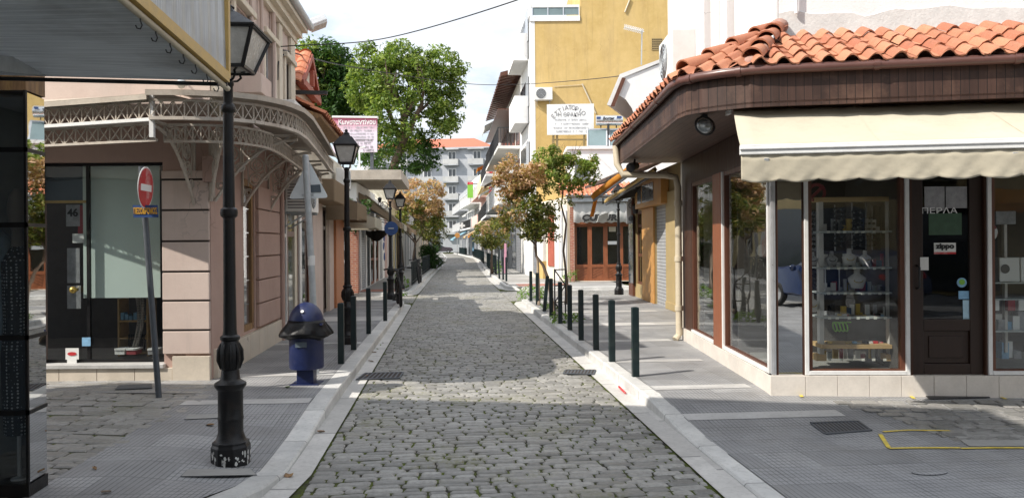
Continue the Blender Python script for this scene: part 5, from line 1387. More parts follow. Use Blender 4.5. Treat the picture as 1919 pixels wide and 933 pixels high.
roof_facet(tiles_o, eM, eR, fr_up, 26, 5, lambda p: side2(eM, AP, p) < .0 and p.x < 7.5)
tf = tiles_o.build('roof_tiles', m_tiles, cs, smooth=50)
b = MB(); roof_facet(b, eL1, eM, Vector((1.0, 1.05, .72)), 4, 6, lambda p: side2(eM, AP, p) > .0 and side2(eL1, AP, p) < .0 and p.z < 4.2)
b.build('roof_tiles', m_tiles, cs, smooth=50)
b = MB(); roof_facet(b, eL0, eL1, Vector((1.28, 0, .65)), 25, 5, lambda p: side2(eL1, AP, p) > .0 and 7.7 < p.y < 12.9 and p.x < 3.1)
b.build('roof_tiles', m_tiles, cs, smooth=50)
def hip(b, a, c, n_, r=.095):
    a, c = Vector(a), Vector(c); d = (c - a) / n_; dn = d.normalized(); x = dn.cross(rt).normalized(); y = x.cross(dn)
    for i in range(n_):
        p = a + d * i; rows = []
        for k, rr, up in ((-.04, r * 1.12, .03), (1.0, r * .86, .0)):
            q = p + d * k + y * up
            rows.append([q + (x * math.cos(t_) * 1.0 + y * math.sin(t_)) * rr for t_ in [PI * j / 8 for j in range(9)]])
        rows.insert(0, [q_ - (y * .0) + (p + d * -.04 - q_) * .12 for q_ in rows[0]])
        b.sheet(rows)
b = MB(); hip(b, eL1 + Vector((.06, .06, .05)), AP + Vector((0, 0, .05)), 4); hip(b, eM + Vector((.04, .08, .05)), AP + Vector((0, 0, .05)), 4)
b.build('hip_tiles', m_tiles, cs, smooth=40)
b = MB(); b.ball(eM + Vector((.05, .12, .03)), .11, 10, 7, 1.1, .9, .7); b.ball(eL1 + Vector((.1, .1, .02)), .09, 10, 7, 1, 1, .7); b.ball(AP + Vector((-.02, -.05, .05)), .11, 10, 7, 1, 1, .8); b.ball(eM.lerp(AP, .3) + Vector((.03, 0, .03)), .08, 8, 6)
b.build('mortar', m_mortar, cs, smooth=True)
b = MB(); b.add([eL0 - rt * .03, eL1 - rt * .03, eM - rt * .03, eR - rt * .03, Vector((7.6, 8.6, 4.22)), AP - rt * .04, Vector((3.1, 12.9, 4.06))], [(0, 1, 5, 6), (1, 2, 5), (2, 3, 4, 5)]); b.build('roof_deck', m_mortar, cs, fixn=False)
# white upper storey
WF = Fr((3.02, 8.70), (7.7, 8.48)); WS = Fr((3.06, 14.8), (3.02, 8.70)); Wt = 8.2
ww = lambda y: WS.L - (y - 8.7) / 1.0
wins = [(ww(12.15), ww(11.6)), (ww(10.85), ww(10.45))]
b = MB(); holes_wall(b, WF, 0, WF.L, 3.9, Wt, .25, []); holes_wall(b, WS, 0, WS.L - .251, 3.9, Wt, .25, [(a, c, 4.1, 7.0) for a, c in wins]); b.build('upper_wall', m_white, cs)
b = MB()
for a, c in wins: b.fb(WS, a - .05, c + .05, 4.05, 7.05, -.24, -.2)
b.build('window_recess', m_brown, cs)
for a, c, n1 in ((WS.L - .42, WS.L - .003, .04), (.02, .5, .05), (2.1, 2.35, .045), (3.2, 3.6, .035)):
    b = MB(); b.fb(WS, a, c, 4.0, Wt - .3, .002, n1); b.build('pilaster', m_white, cs, bevel=.01)
b = MB(); b.vprism([(3.03, 8.72), (7.7, 8.5), (7.7, 14.8), (3.07, 14.8)], Wt, Wt + .1); b.build('roof', m_tiles_far, cs)
b = MB(); rows = []
for i in range(41):
    u = i * WF.L / 40; hh = .13 + .02 * math.sin(i * 1.3) + .025 * math.sin(i * .47 + 1) + U(-.012, .012) + .002 * i
    rows.append([WF.pt(u, 4.0, .012), WF.pt(u, 4.12 + hh, .014), WF.pt(u, 4.13 + hh, .001)])
b.sheet(rows); b.build('cement_flashing', mat('cement_flashing', (.64, .63, .61), .95, .14, 5, .45, 30), cs)
b = MB(); u_ = WF.pix(1490, 40)[0]; b.tube([WF.pt(u_ - .25, 5.3, .05), WF.pt(u_ - .05, 4.85, .05), WF.pt(u_, 4.6, .05), WF.pt(u_, 4.25, .05)], .022, 8); b.build('pipe', m_whitemetal, cs, smooth=40)
# floodlight under the soffit
c = at(1321, 236, 8.0); fl = thing('floodlight', 'round glass floodlight fixed under the boarded eave', 'floodlight', c)
M_ = Matrix.Rotation(.4, 3, 'Y') @ Matrix.Rotation(-.35, 3, 'X')
b = MB(); b.ball(c, .10, 16, 10, 1, .8, 1, M_); b.build('glass_bowl', m_lamplens, fl, smooth=True)
b = MB(); b.ball(c + Vector((0, .03, 0)), .085, 14, 8, 1, .5, .9); b.build('reflector', m_alu, fl, smooth=True)
b = MB(); b.torus(c, .101, .012, M_ @ Vector((0, 1, 0)), 24, 6); b.bar(c + Vector((0, .02, .09)), c + Vector((0, .02, 3.03 - c.z)), .07, .05); b.build('bracket', m_darkmetal, fl)
c = at(1188, 312, 12.2); sp_ = thing('security_light', 'small black barrel spotlight under the far end of the boarded eave', 'spotlight', c)
b = MB(); b.tube([c + Vector((-.07, -.1, -.03)), c + Vector((.05, .12, .02))], [.075, .06], 14); b.build('barrel', m_black, sp_, smooth=40)
b = MB(); b.bar(c, Vector((c.x + .02, c.y + .03, 3.02)), .03); b.build('arm', m_darkmetal, sp_)
# cream rain pipe from the gutter end to the ground
b = MB(); w0 = Vector((2.70, 12.55, 0)); b.tube([(1.72, 12.75, 3.3), (1.74, 12.72, 3.0), (1.82, 12.65, 2.82), (2.5, 12.58, 2.80), (2.66, 12.55, 2.76), (2.70, 12.55, 2.6), (2.70, 12.55, .22), (2.62, 12.5, .14)], .055, 10)
for z in (.6, 1.4, 2.3): b.tube([(2.70, 12.55, z), (2.70, 12.55, z + .08)], .066, 10)
b.build('rain_pipe', m_pipe, cs, smooth=40)
# awning
aw0, aw1 = Vector((2.22, 7.74, 3.06)), Vector((5.6, 7.33, 3.06)); fo0, fo1 = Vector((2.0, 6.74, 2.53)), Vector((5.5, 6.2, 2.53))
b = MB(); rows = []
for j in range(9):
    k = j / 8; rows.append([aw0.lerp(aw1, i / 24).lerp(fo0.lerp(fo1, i / 24), k) - Vector((0, 0, .03 * math.sin(PI * k) * (1 + .3 * math.sin(i * 1.1)) + .006 * math.sin(i * 2.9 + 4 * k) + .004 * math.sin(i * 7.1 - 6 * k))) for i in range(25)])
b.sheet(rows); awn = b.build('awning', m_awn_cream, cs, smooth=True, solid=.004)
for i in (8, 16): b = MB(); b.sheet([[r[i] + Vector((e, 0, .006)) for e in (-.008, .008)] for r in rows]); b.build('seam', m_awn_cream, awn)
b = MB(); b.bar(fo0 - (fo1 - fo0).normalized() * .01 + rt * -.02, fo1 + rt * -.02, .05, .085)
b.bar(fo0 + Vector((-.02, -.03, -.012)), fo1 + Vector((0, -.03, -.012)), .012, .02); b.build('front_bar', m_whitemetal, awn, bevel=.008)
b = MB(); rows = []
n_ = 220; ld = (fo1 - fo0); nn = Vector((-.15, -.99, 0))
for i in range(n_ + 1):
    k = i / n_; p = fo0 + ld * k - rt * .065; drop = .215 + .028 * abs(math.sin(k * PI * 11)) ** .8
    rows.append([p + nn * (.014 * math.sin(k * 55 + 1.2 * math.sin(k * 13)) * q + .006 * math.sin(k * 131 + 9 * q) + .004) - rt * drop * q for q in (0, .25, .5, .75, .92, 1)])
b.sheet(rows); b.build('valance', m_awn_cream, awn, smooth=True, solid=.004)
b = MB(); b.tube([aw0 + Vector((-.02, .05, .02)), aw1 + Vector((0, .05, .02))], .05, 10); b.bar(aw0.lerp(aw1, .02) + rt * -.16, fo0.lerp(fo1, .06) + rt * -.12, .04, .05)
b.bar(aw0.lerp(aw1, .6) + rt * -.16, fo0.lerp(fo1, .62) + rt * -.12, .04, .05); b.bar(aw0.lerp(aw1, -.01) + Vector((0, .1, 0)), aw0.lerp(aw1, -.01) + Vector((0, -.02, 0)), .03, .14); b.build('awning_arm', m_whitemetal, awn)
# air conditioner on the side roof
ac_unit('white air conditioner on the tiled eave, its fan turned to the street', Fr((2.32, 11.2), (2.32, 9.2)), 1.1, 3.80, 0, .85, .58, .3)

# ---------------------------------------------------------------- goods in the shop windows
def rbox(b, x0, y0, x1, y1, n, d, fr=RF): sub_box(b, x0, y0, x1, y1, n, d, fr)
sh = thing('display_shelves', 'glass shelves with jewellery and pale side posts in the front shop window', 'shelves', RF.pt(uR(1600), PLZ, -.5))
for y in (433, 501, 548, 594, 646):
    b = MB(); rbox(b, 1540 if y > 500 else 1536, y, 1672, y + (7 if y == 646 else 2.5), -.35, .35); b.build('shelf', m_shelfwood if y == 646 else m_shelfglass, sh)
for x in (1534, 1664):
    b = MB(); rbox(b, x, 372, x + 11, 668, -.45, .08); b.build('post', m_bust, sh)
    b = MB(); rbox(b, x - 4, 664, x + 15, 676, -.42, .14); b.build('foot', m_shelfwood, sh)
b = MB(); rbox(b, 1528, 370, 1676, 377, -.44, .12); b.build('head', m_shelfwood, sh)
bt = thing('tube_lamp', 'white tube lamp standing at the right inside the front shop window', 'lamp', RF.pt(uR(1688), PLZ, -.3)); b = MB(); rbox(b, 1682, 388, 1690, 660, -.3, .05); b.build('tube', m_whitetxt, bt)
def glasses(c, R3, b, w=.13):
    for k in (-1, 1):
        b.ball(c + R3 * k * w * .27, w * .2, 8, 5, 1, .25, .75)
    b.bar(c - R3 * w * .5, c + R3 * w * .5, .006); b.bar(c - R3 * w * .5, c - R3 * w * .5 + Vector((0, .1, 0)), .005); b.bar(c + R3 * w * .5, c + R3 * w * .5 + Vector((0, .1, 0)), .005)
m_lens = mat('sunglass_lens', (.015, .014, .013), .06, .2, 5, 0, spec=.9)
R3 = Vector((RF.R.x, RF.R.y, 0))
for x, ys, lab in ((1552, range(392, 470, 10), 'dark sunglasses rack at the left of the front shop window'), (1610, range(388, 462, 9), 'dark sunglasses rack in the middle of the front shop window'), (1648, range(394, 462, 11), 'dark sunglasses rack at the right of the front shop window'), (1560, range(508, 545, 9), 'low sunglasses rack under the first shelf')):
    o = thing('sunglasses_rack', lab, 'rack', RF.pt(uR(x), zR(max(ys) + 10), -.62), 0, 'sunglasses racks')
    b = MB(); rbox(b, x - 14, min(ys) - 8, x - 12, max(ys) + 8, -.60, .02); rbox(b, x + 12, min(ys) - 8, x + 14, max(ys) + 8, -.60, .02); b.build('frame', m_alu, o)
    b = MB(); rbox(b, x - 12, min(ys) - 8, x + 12, max(ys) + 8, -.66, .01); b.build('back_panel', m_black, o)
    for y in ys:
        b = MB(); glasses(RF.pt(uR(x), zR(y), -.56), R3, b); b.build('sunglasses', m_lens, o)
def bust(x, yb, h, lab, m=m_bust):
    p = RF.pt(uR(x), zR(yb), -.48); k = h / .33
    o = thing('necklace_bust', lab, 'necklace bust', p, 0, 'necklace busts'); b = MB()
    pr = [(.06, 0), (.075, .02), (.10, .09), (.105, .12), (.07, .15), (.036, .17), (.034, .225), (.028, .24)]
    b.lathe([(r * k, z * k) for r, z in pr], p, 14); b.v = [(v[0], p.y + (v[1] - p.y) * .5, v[2]) for v in b.v]; b.build('body', m, o, smooth=True)
    b = MB(); b.tube([p + Vector((math.sin(a) * .05 * k, -.03 * k - .016 * k * math.cos(a * .5), .15 * k - .08 * k * (math.cos(a * .5)))) for a in [i * PI / 5 - PI for i in range(11)]], .005, 5); b.build('necklace', m_gold if m is m_bust else m_black, o)
bust(1640, 546, .32, 'tall white necklace bust on the second shelf'); bust(1549, 592, .28, 'white necklace bust on the third shelf at left')
bust(1625, 500, .26, 'white necklace bust on the top shelf between its neighbours'); bust(1656, 499, .22, 'white bust with dark necklace at the right of the top shelf'); bust(1590, 500, .22, 'pale bust at the left of the top shelf', m_cardgrey); bust(1552, 499, .2, 'grey bust at the left end of the top shelf', m_cardgrey)
random.seed(21)
for i, (y, x0, x1) in enumerate(((592, 1575, 1665), (644, 1550, 1660))):
    o = thing('trinkets', 'row of small bright trinkets on the %s' % ('third shelf' if i == 0 else 'wooden bottom shelf'), 'trinkets', RF.pt(uR(1600), zR(y), -.4))
    for k in range(9):
        x = U(x0, x1); b = MB(); rbox(b, x - U(2, 6), y - U(2, 5), x + U(2, 6), y, -.42 + U(-.08, .05), .05); b.build('trinket', (m_bust, m_red, m_gold, m_black, m_cardblue)[k % 5], o, bevel=.004)
bg_ = thing('bangle_stand', 'green bangle stand hanging under the third shelf', 'bangles', RF.pt(uR(1600), zR(620), -.42)); b = MB()

for k in range(4): b.torus(RF.pt(uR(1590 + k * 7), zR(620), -.4), .05, .008, (1, 0, .2), 18, 5)
b.bar(RF.pt(uR(1588), zR(611), -.4), RF.pt(uR(1622), zR(611), -.4), .012); b.build('bangles', m_greensign, bg_)
hb = thing('handbag', 'dark red round handbag high at the left of the front window', 'handbag', RF.pt(uR(1562), zR(372), -.5))
b = MB(); b.torus(RF.pt(uR(1562), zR(355), -.5), .09, .018, (0, 1, 0), 20, 6); b.bar(RF.pt(uR(1548), zR(368), -.5), RF.pt(uR(1576), zR(342), -.5), .03); b.build('strap', m_cardred, hb)
# crowded small goods: cards of earrings, boxes and price tags on every shelf
random.seed(77)
for y, n_, lab in ((433, 15, 'crowded earring cards along the top glass shelf'), (501, 15, 'crowded trinket boxes along the second glass shelf'), (548, 16, 'crowded bracelet cards along the third glass shelf'), (594, 14, 'crowded little boxes along the fourth glass shelf'), (672, 12, 'boxes and bags stored on the window floor')):
    o = thing('jewellery_display', lab, 'jewellery', RF.pt(uR(1600), zR(y), -.6), 0, 'jewellery on the window shelves')
    for k in range(n_):
        x = 1540 + 126 * (k + U(.1, .9)) / n_; h_ = U(7, 26); w_ = U(2.5, 5.5); d_ = -.62 + U(-.06, .06)
        b = MB(); rbox(b, x - w_, y - h_, x + w_, y - .5, d_, .03); b.build('card', (m_bust, m_cardgrey, m_black, m_cardwhite, m_shelfglass, m_gold, m_cardred, m_navy)[int(U(0, 7.99))], o)
        if k % 2: b = MB(); rbox(b, x - 3, y - .5, x + 3, y + 4, -.348, .004); b.build('price_tag', m_price, o)
for k, (x, y0, y1, lab) in enumerate(((1676, 400, 470, 'narrow rack of dark glasses beside the right post'), (1528, 396, 470, 'narrow rack of dark glasses beside the left post'))):
    o = thing('sunglasses_rack', lab, 'rack', RF.pt(uR(x), zR(y1), -.5), 0, 'sunglasses racks'); b = MB(); rbox(b, x - 6, y0, x + 6, y1, -.6, .02); b.build('back_panel', m_cardgrey, o)
    for j in range(6): b = MB(); glasses(RF.pt(uR(x), zR(y0 + 6 + j * 11), -.56), R3, b, .09); b.build('sunglasses', m_lens, o)
for k in range(9):
    x, y = ((1872, 1878, 1896, 1905, 1915, 1868, 1892, 1908, 1885)[k], (618, 618, 619, 618, 617, 527, 670, 672, 672)[k]); h_ = U(14, 34)
    o = thing('toy_box', 'small plain %s goods box on the shelves of the right hand window' % ('white', 'grey', 'blue')[k % 3], 'box', RF.pt(uR(x), zR(y), -.6), 0, '%s goods boxes in the right window' % ('white', 'grey', 'blue')[k % 3])
    b = MB(); rbox(b, x - 7, y - h_, x + 6, y, -.55 + U(-.05, .05), .12); b.build('body', (m_cardwhite, m_cardgrey, m_cardblue)[k % 3], o)
# papers and stickers on the door
for (x0, y0, x1, y1, m_, nm, lab, ct) in ((1732, 350, 1770, 395, m_cardgrey, 'poster', 'grey advert sheet at the upper left of the shop door glass', 'poster'), (1772, 350, 1812, 390, m_cardgrey, 'poster', 'grey advert sheet at the upper right of the shop door glass', 'poster'),
      (1740, 400, 1802, 440, m_cardgreen, 'poster', 'dark green advert strip under the shop name on the door', 'poster'), (1724, 482, 1740, 506, m_cardwhite, 'sticker', 'small white notice on the left stile of the shop door', 'sticker'),
      (1796, 545, 1818, 560, m_cardblue, 'sticker', 'wide blue sticker low on the shop door glass', 'sticker'), (1804, 562, 1819, 608, mat('pale_blue_print', (.40, .58, .70), .5, .2, 20, 0), 'sticker', 'tall pale blue sticker lowest on the shop door glass', 'sticker')):
    card(nm, lab, ct, RF, x0, y0, x1, y1, -.066 if nm == 'sticker' and x0 > 1750 else (-.04 if nm == 'sticker' else -.067), m_)
o, q = card('sticker', 'white and red lighter brand sticker in the middle of the door glass', 'sticker', RF, 1750, 455, 1791, 466 + 6, -.066, m_cardwhite)
o['label'] = 'white and red sticker with black lettering in mid door glass'
text_mesh('lettering', 'zippo', .075, RF.pt((q[0] + q[1]) / 2, (q[2] + q[3]) / 2 + .012, -.058), m_blacktxt, o, RR, width=.19, bold=.004)
b = MB(); b.fb(RF, q[0], q[1], q[2] - .022, q[2], -.066, -.062); b.build('red_strip', m_red, o)
ds = thing('sticker', 'round yellow and blue sticker on the shop door glass', 'sticker', RF.pt(uR(1808), zR(530), -.06)); b = MB(); b.disc(RF.pt(uR(1808), zR(531), -.064), .05, (RF.N.x, RF.N.y, 0), .004, 20); b.build('disc', m_cardblue, ds)
b = MB(); b.disc(RF.pt(uR(1808), zR(530), -.059), .03, (RF.N.x, RF.N.y, 0), .003, 16); b.build('centre', m_greensign, ds)
# right window: ball, boxes, shelves
bl = thing('football', 'spotted pink and white ball in the right hand shop window', 'ball', RF.pt(uR(1889), zR(457), -.4)); b = MB(); c = RF.pt(uR(1888), zR(437), -.4); b.ball(c, .115, 18, 12); bb_ = b.build('skin', m_bust, bl, smooth=True)
b = MB()
for k in range(14):
    a = k * 2.4; z = -1 + 2 * (k + .5) / 14; r = math.sqrt(1 - z * z); d = Vector((r * math.cos(a), r * math.sin(a), z)); b.disc(c + d * .1125, .026, d, .004, 10)
b.build('spots', m_cardred, bb_)
for (x0, y0, x1, y1, m_, lab) in ((1873, 483, 1911, 528, m_cardwhite, 'white appliance box with a round picture in right window'), (1913, 483, 1950, 528, m_cardwhite, 'white appliance box at the far right of the right window'), (1866, 396, 1904, 420, m_cardgrey, 'grey carton behind the spotted ball')):
    o = thing('carton', lab, 'carton', RF.pt(uR((x0 + x1) / 2), zR(y1), -.5)); b = MB(); rbox(b, x0, y0, x1, y1, -.45, .25); b.build('body', m_, o, bevel=.004)
    b = MB(); b.disc(RF.pt(uR((x0 + x1) / 2), zR((y0 + y1) / 2 + 3), -.449), .05, (0, -1, 0), .003, 16); b.build('picture', m_acdark, o)
sh = thing('display_shelves', 'pale post and thin shelves in the right hand shop window', 'shelves', RF.pt(uR(1890), PLZ, -.5)); b = MB(); rbox(b, 1882, 420, 1889, 660, -.55, .05); b.build('post', m_bust, sh)
for y in (529, 560, 620):
    b = MB(); rbox(b, 1860, y, 1990, y + 2, -.42, .3); b.build('shelf', m_shelfglass, sh)
for (x, lab, m_) in ((1866, 'small white pack hanging left of the post in right window', m_cardwhite), (1896, 'small red pack on the shelf right of the post', m_cardred), (1916, 'small white pack at the right of the red pack', m_cardwhite)):
    o = thing('packet', lab, 'packet', RF.pt(uR(x), zR(582), -.4)); b = MB(); rbox(b, x - 7, 562, x + 7, 582, -.43, .06); b.build('body', m_, o, bevel=.003)
# side windows: coat rack with clothes, bells, cards
cr = thing('coat_stand', 'dark scrolled metal stand hung with trinkets in the side window', 'stand', RS.pt(uQ(1400), PLZ, -.45)); b = MB()
q = lambda x, y, n=-.5: RS.pt(RS.pix(x, y, n)[0], RS.pix(x, y, n)[1], n)
b.tube([q(1398, 660), q(1400, 400)], .02, 8)
for k, (x, y) in enumerate(((1388, 470), (1412, 470), (1386, 520), (1414, 530), (1390, 570), (1410, 580))): b.tube([q(1399, y - 30), q((1399 + x) / 2, y - 26), q(x, y - 8), q(x, y + 12)], .012, 6)
b.tube([q(1384, 664), q(1398, 610), q(1418, 662)], .014, 6); b.build('frame', m_darkmetal, cr)
b = MB()
for k in range(14):
    x, y = U(1374, 1428), U(440, 600); b.ball(q(x, y, -.45 + U(-.1, .1)), U(.03, .06), 8, 6, 1, 1, U(.6, 1.4))
b.build('trinkets', m_bust, cr, smooth=True)
gp_ = thing('shirt', 'reddish printed garment hung high in the side window', 'garment', q(1400, 420)); b = MB(); b.prism([q(x, y, -.55) for x, y in ((1386, 362), (1414, 366), (1418, 420), (1390, 416))], (.02, 0, 0)); b.build('cloth', m_rose, gp_)
gp_ = thing('picture_card', 'grey picture card standing in the side window by its right edge', 'card', q(1424, 470)); b = MB(); b.prism([q(x, y, -.5) for x, y in ((1412, 380), (1432, 384), (1432, 440), (1412, 436))], (.02, 0, 0)); b.build('sheet', m_cardgrey, gp_)
b = MB(); b.fb(RS, RS.L - 3.6, RS.L - .2, PLZ, 2.9, -1.5, -1.45); b.build('interior_wall', m_interior_l, cs)
# ================================================================ FURTHER ALONG THE STREET
def slab_sheet(name, parent, pts_a, pts_b, m, th=.012, sag=.0, n=8, k=6):
    """cloth between two edges"""
    a0, a1 = Vector(pts_a[0]), Vector(pts_a[1]); b0, b1 = Vector(pts_b[0]), Vector(pts_b[1])
    b = MB(); b.sheet([[a0.lerp(a1, i / n).lerp(b0.lerp(b1, i / n), j / k) - Vector((0, 0, sag * math.sin(PI * j / k))) for i in range(n + 1)] for j in range(k + 1)])
    return b.build(name, m, parent, smooth=True, solid=th)
def awning(parent, fr, u0, u1, z, out, drop, m, val=.18, sc=True, side=None):
    o = slab_sheet('awning', parent, (fr.pt(u0, z, .02), fr.pt(u1, z, .02)), (fr.pt(u0, z - drop, out), fr.pt(u1, z - drop, out)), m, sag=.03)
    if side:
        for u in (u0, u1): b = MB(); zz = z - drop - val if side == 'full' else z - .28; b.prism([fr.pt(u, z, .02), fr.pt(u, z - drop, out), fr.pt(u, z - drop - (val if side == 'full' else .16), out), fr.pt(u, zz, .02)], (fr.R.x * .01, fr.R.y * .01, 0)); b.build('side_cloth', m, o)
    if val:
        b = MB(); rows = []; n = max(10, int((u1 - u0) * 14))
        for i in range(n + 1):
            u = u0 + (u1 - u0) * i / n; d = val * (.8 + (.25 * abs(math.sin(u * 9)) if sc else 0))
            rows.append([fr.pt(u, z - drop, out + .005), fr.pt(u, z - drop - d, out + .012 * math.sin(u * 17))])
        b.sheet(rows); b.build('valance', m, o, solid=.006)
    b = MB(); b.bar(fr.pt(u0 + .1, z - .5, .02), fr.pt(u0 + .1, z - drop + .03, out - .05), .025); b.bar(fr.pt(u1 - .1, z - .5, .02), fr.pt(u1 - .1, z - drop + .03, out - .05), .025); b.bar(fr.pt(u0, z - drop, out - .02), fr.pt(u1, z - drop, out - .02), .03); b.build('awning_frame', m_steel, o)
    return o

# ---------------------------------------------------------------- left: cream shop with the red gable
LF = lambda s0, s1, t=-2.86, t1=None: Fr(W(s0, t)[:2], W(s1, t if t1 is None else t1)[:2])
F3 = LF(14.68, 22.3, -2.84, -2.95)
u3 = lambda x: F3.pu(x)
h3 = thing('gabled_shop', 'cream shop row with red timber gable and clay tile eave on the left', 'shop', W(14.7, -2.9, .12))
b = MB(); ops = [(u3(563), u3(579), .12, 2.75), (u3(601), u3(611), .12, 2.6), (u3(638), u3(654), .12, 2.6)]
holes_wall(b, F3, 0, F3.L, .12, 3.9, .3, ops); b.vprism([F3.pt(0, 0, -.3)[:2], F3.pt(F3.L, 0, -.3)[:2], F3.pt(F3.L, 0, -6)[:2], F3.pt(0, 0, -6)[:2]], .12, 3.9); b.build('wall', m_cream, h3)
window(h3, F3, *ops[0], m_brown, m_glass_dark, rec=.0, fw=.09, mz=(.8,)); window(h3, F3, *ops[1], m_doorwood, m_glass_dark, rec=.0, fw=.08, mz=(.8,), name='door'); window(h3, F3, *ops[2], m_darkmetal, m_glass_dark, rec=.0, fw=.06, name='door')
text_mesh('house_number', '323', .14, F3.pt((ops[0][0] + ops[0][1]) / 2, 2.35, -.07), m_palegreytxt, h3, (F3.R.x, F3.R.y, 0), width=.4)
b = MB(); p0, p1 = u3(621), u3(636); b.fb(F3, p0, p1, .12, 2.8, .003, .12); b.build('orange_pilaster', m_terracotta, h3, bevel=.005)
for x0_, x1_ in ((581, 599), (612, 620)): b = MB(); b.fb(F3, u3(x0_), u3(x1_), .12, 2.9, .003, .07); b.build('pilaster', m_pink2, h3, bevel=.005)
b = MB()
for k in range(7): b.fb(F3, p1 - .06, p1 + .002, .45 + k * .34, .47 + k * .34, .11, .124)
b.build('groove', m_groove, h3)
awning(h3, F3, u3(610), u3(634) , 3.0, .75, .28, m_awn_beige, .42, True, 'full'); awning(h3, F3, u3(636), u3(656), 2.75, .95, .30, m_awn_cream, .3, True, 'full')
b = MB(); b.fb(F3, u3(582), u3(606), 2.62, 3.1, .01, .5); b.build('folded_awning', m_awn_beige, h3, bevel=.03)
# upper part: cream wall with the timber gable, tiled roofs
b = MB(); b.vprism([F3.pt(.02, 0, -.02)[:2], F3.pt(2.6, 0, -.02)[:2], F3.pt(2.6, 0, -5)[:2], F3.pt(.02, 0, -5)[:2]], 3.9, 4.78); b.build('upper_wall', m_cream, h3)
ga, gb, gz0, gz1 = .12, 2.12, 4.78, 5.42
gm = (ga + gb) / 2
b = MB(); b.prism([F3.pt(ga, gz0, .10), F3.pt(gb, gz0, .10), F3.pt(gm, gz1, .10)], (F3.N.x * -.1, F3.N.y * -.1, 0)); b.build('gable', m_redtimber, h3)
b = MB(); b.prism([F3.pt(gm - .42, gz0 + .10, .105), F3.pt(gm + .42, gz0 + .10, .105), F3.pt(gm, gz0 + .40, .105)], (F3.N.x * .02, F3.N.y * .02, 0)); b.build('gable_window', m_cream, h3)
b = MB()
for a_, c_ in (((ga - .1, gz0 - .04), (gm, gz1 + .06)), ((gb + .1, gz0 - .04), (gm, gz1 + .06)), ((ga, gz0), (gb, gz0)), ((gm, gz0 + .1), (gm, gz0 + .42))): b.bar(F3.pt(a_[0], a_[1], .15), F3.pt(c_[0], c_[1], .15), .08, .12)
b.build('barge_board', m_redtimber, h3)
b = MB()
for sgn, ue in ((1, ga - .2), (-1, gb + .2)):
    for r in range(5):
        k0, k1 = r / 5, (r + 1) / 5 + .03
        for c in range(14):
            n0 = .16 - c * .22
            f = lambda k, n: F3.pt(ue + (gm - ue) * k, gz0 - .06 + (gz1 + .14 - gz0 + .06) * k, n)
            rows = [[f(k, n0 - .22 * j / 4) + Vector((0, 0, .05 * math.sin(PI * j / 4) + up)) for j in range(5)] for k, up in ((k0, .03), (k1, .0))]
            rows.insert(0, [p - Vector((0, 0, .03)) for p in rows[0]]); b.sheet(rows)
b.build('roof_tiles', m_tiles_far, h3)
b = MB(); roof_facet(b, F3.pt(.1, 4.95, -1.2), F3.pt(2.5, 4.95, -1.2), Vector((-F3.N.x, -F3.N.y, .55)), 11, 8, lambda p: .05 < (Vector((p.x, p.y)) - F3.A).dot(F3.R) < 2.5); b.build('roof_tiles', m_tiles_far, h3)
b = MB(); b.bar(F3.pt(.12, 4.57, .02), F3.pt(.14, 4.57, .60), .08, .07); b.build('beam', m_darkmetal, h3)
b = MB(); fu0, fu1 = .05, 7.2
roof_facet(b, F3.pt(fu0, 4.20, .48), F3.pt(fu1, 4.05, .48), Vector((-F3.N.x, -F3.N.y, .5)), 32, 3, lambda p: fu0 < (Vector((p.x, p.y)) - F3.A).dot(F3.R) < 3.2); b.build('eave_tiles', m_tiles_far, h3)
b = MB(); b.hexa([F3.pt(fu0, 4.10, .48), F3.pt(3.2, 4.05, .48), F3.pt(3.2, 4.0, -.1), F3.pt(fu0, 4.0, -.1), F3.pt(fu0, 4.15, .5), F3.pt(3.2, 4.10, .5), F3.pt(3.2, 4.35, -.1), F3.pt(fu0, 4.35, -.1)]); b.build('eave_boarding', m_oldwood, h3)
ac_unit('small dark air conditioner above the folded awnings on the left', F3, 5.6, 3.15, .1, .7, .5, .3)

# ---------------------------------------------------------------- left: block beyond the lane
def leftshop(label, s0, s1, H, wall, ops, t0=-2.98, t1=None, aw=(), name='shop'):
    fr = LF(s0, s1, t0, t1); o = thing(name, label, 'shop', fr.pt(0, .12))
    b = MB(); hs = [(a, c, .13, z) for a, c, z, *_ in ops]; holes_wall(b, fr, 0, fr.L, .12, H, .3, hs)
    b.vprism([fr.pt(.0, 0, -.305)[:2], fr.pt(fr.L, 0, -.305)[:2], fr.pt(fr.L, 0, -7)[:2], fr.pt(0, 0, -7)[:2]], .12, H); b.build('wall', wall, o)
    for a, c, z, kind in ops:
        if kind == 'sh': b = MB(); b.fb(fr, a, c, .13, z, -.1, -.03); b.build('roller_shutter', m_shutter, o)
        elif kind == 'sd': b = MB(); b.fb(fr, a, c, .13, z, -.1, -.03); b.build('roller_shutter', m_shutter2, o)
        elif kind == 'door': window(o, fr, a, c, .13, z, m_redwood, m_glass_dark, rec=.02, fw=.1, mz=(.4, .8), name='door')
        elif kind == 'green': window(o, fr, a, c, .13, z, m_darkgreen, m_pane2, rec=.02, fw=.1, mz=(.75,), mu=(.5,), name='door')
        else: window(o, fr, a, c, .13, z, m_whitemetal, m_glass_dark, rec=.02, fw=.07, mu=(.5,))
    for a, c, z, out, drop, m in aw: awning(o, fr, a, c, z, out, drop, m, .2, True, 'band')
    return o, fr
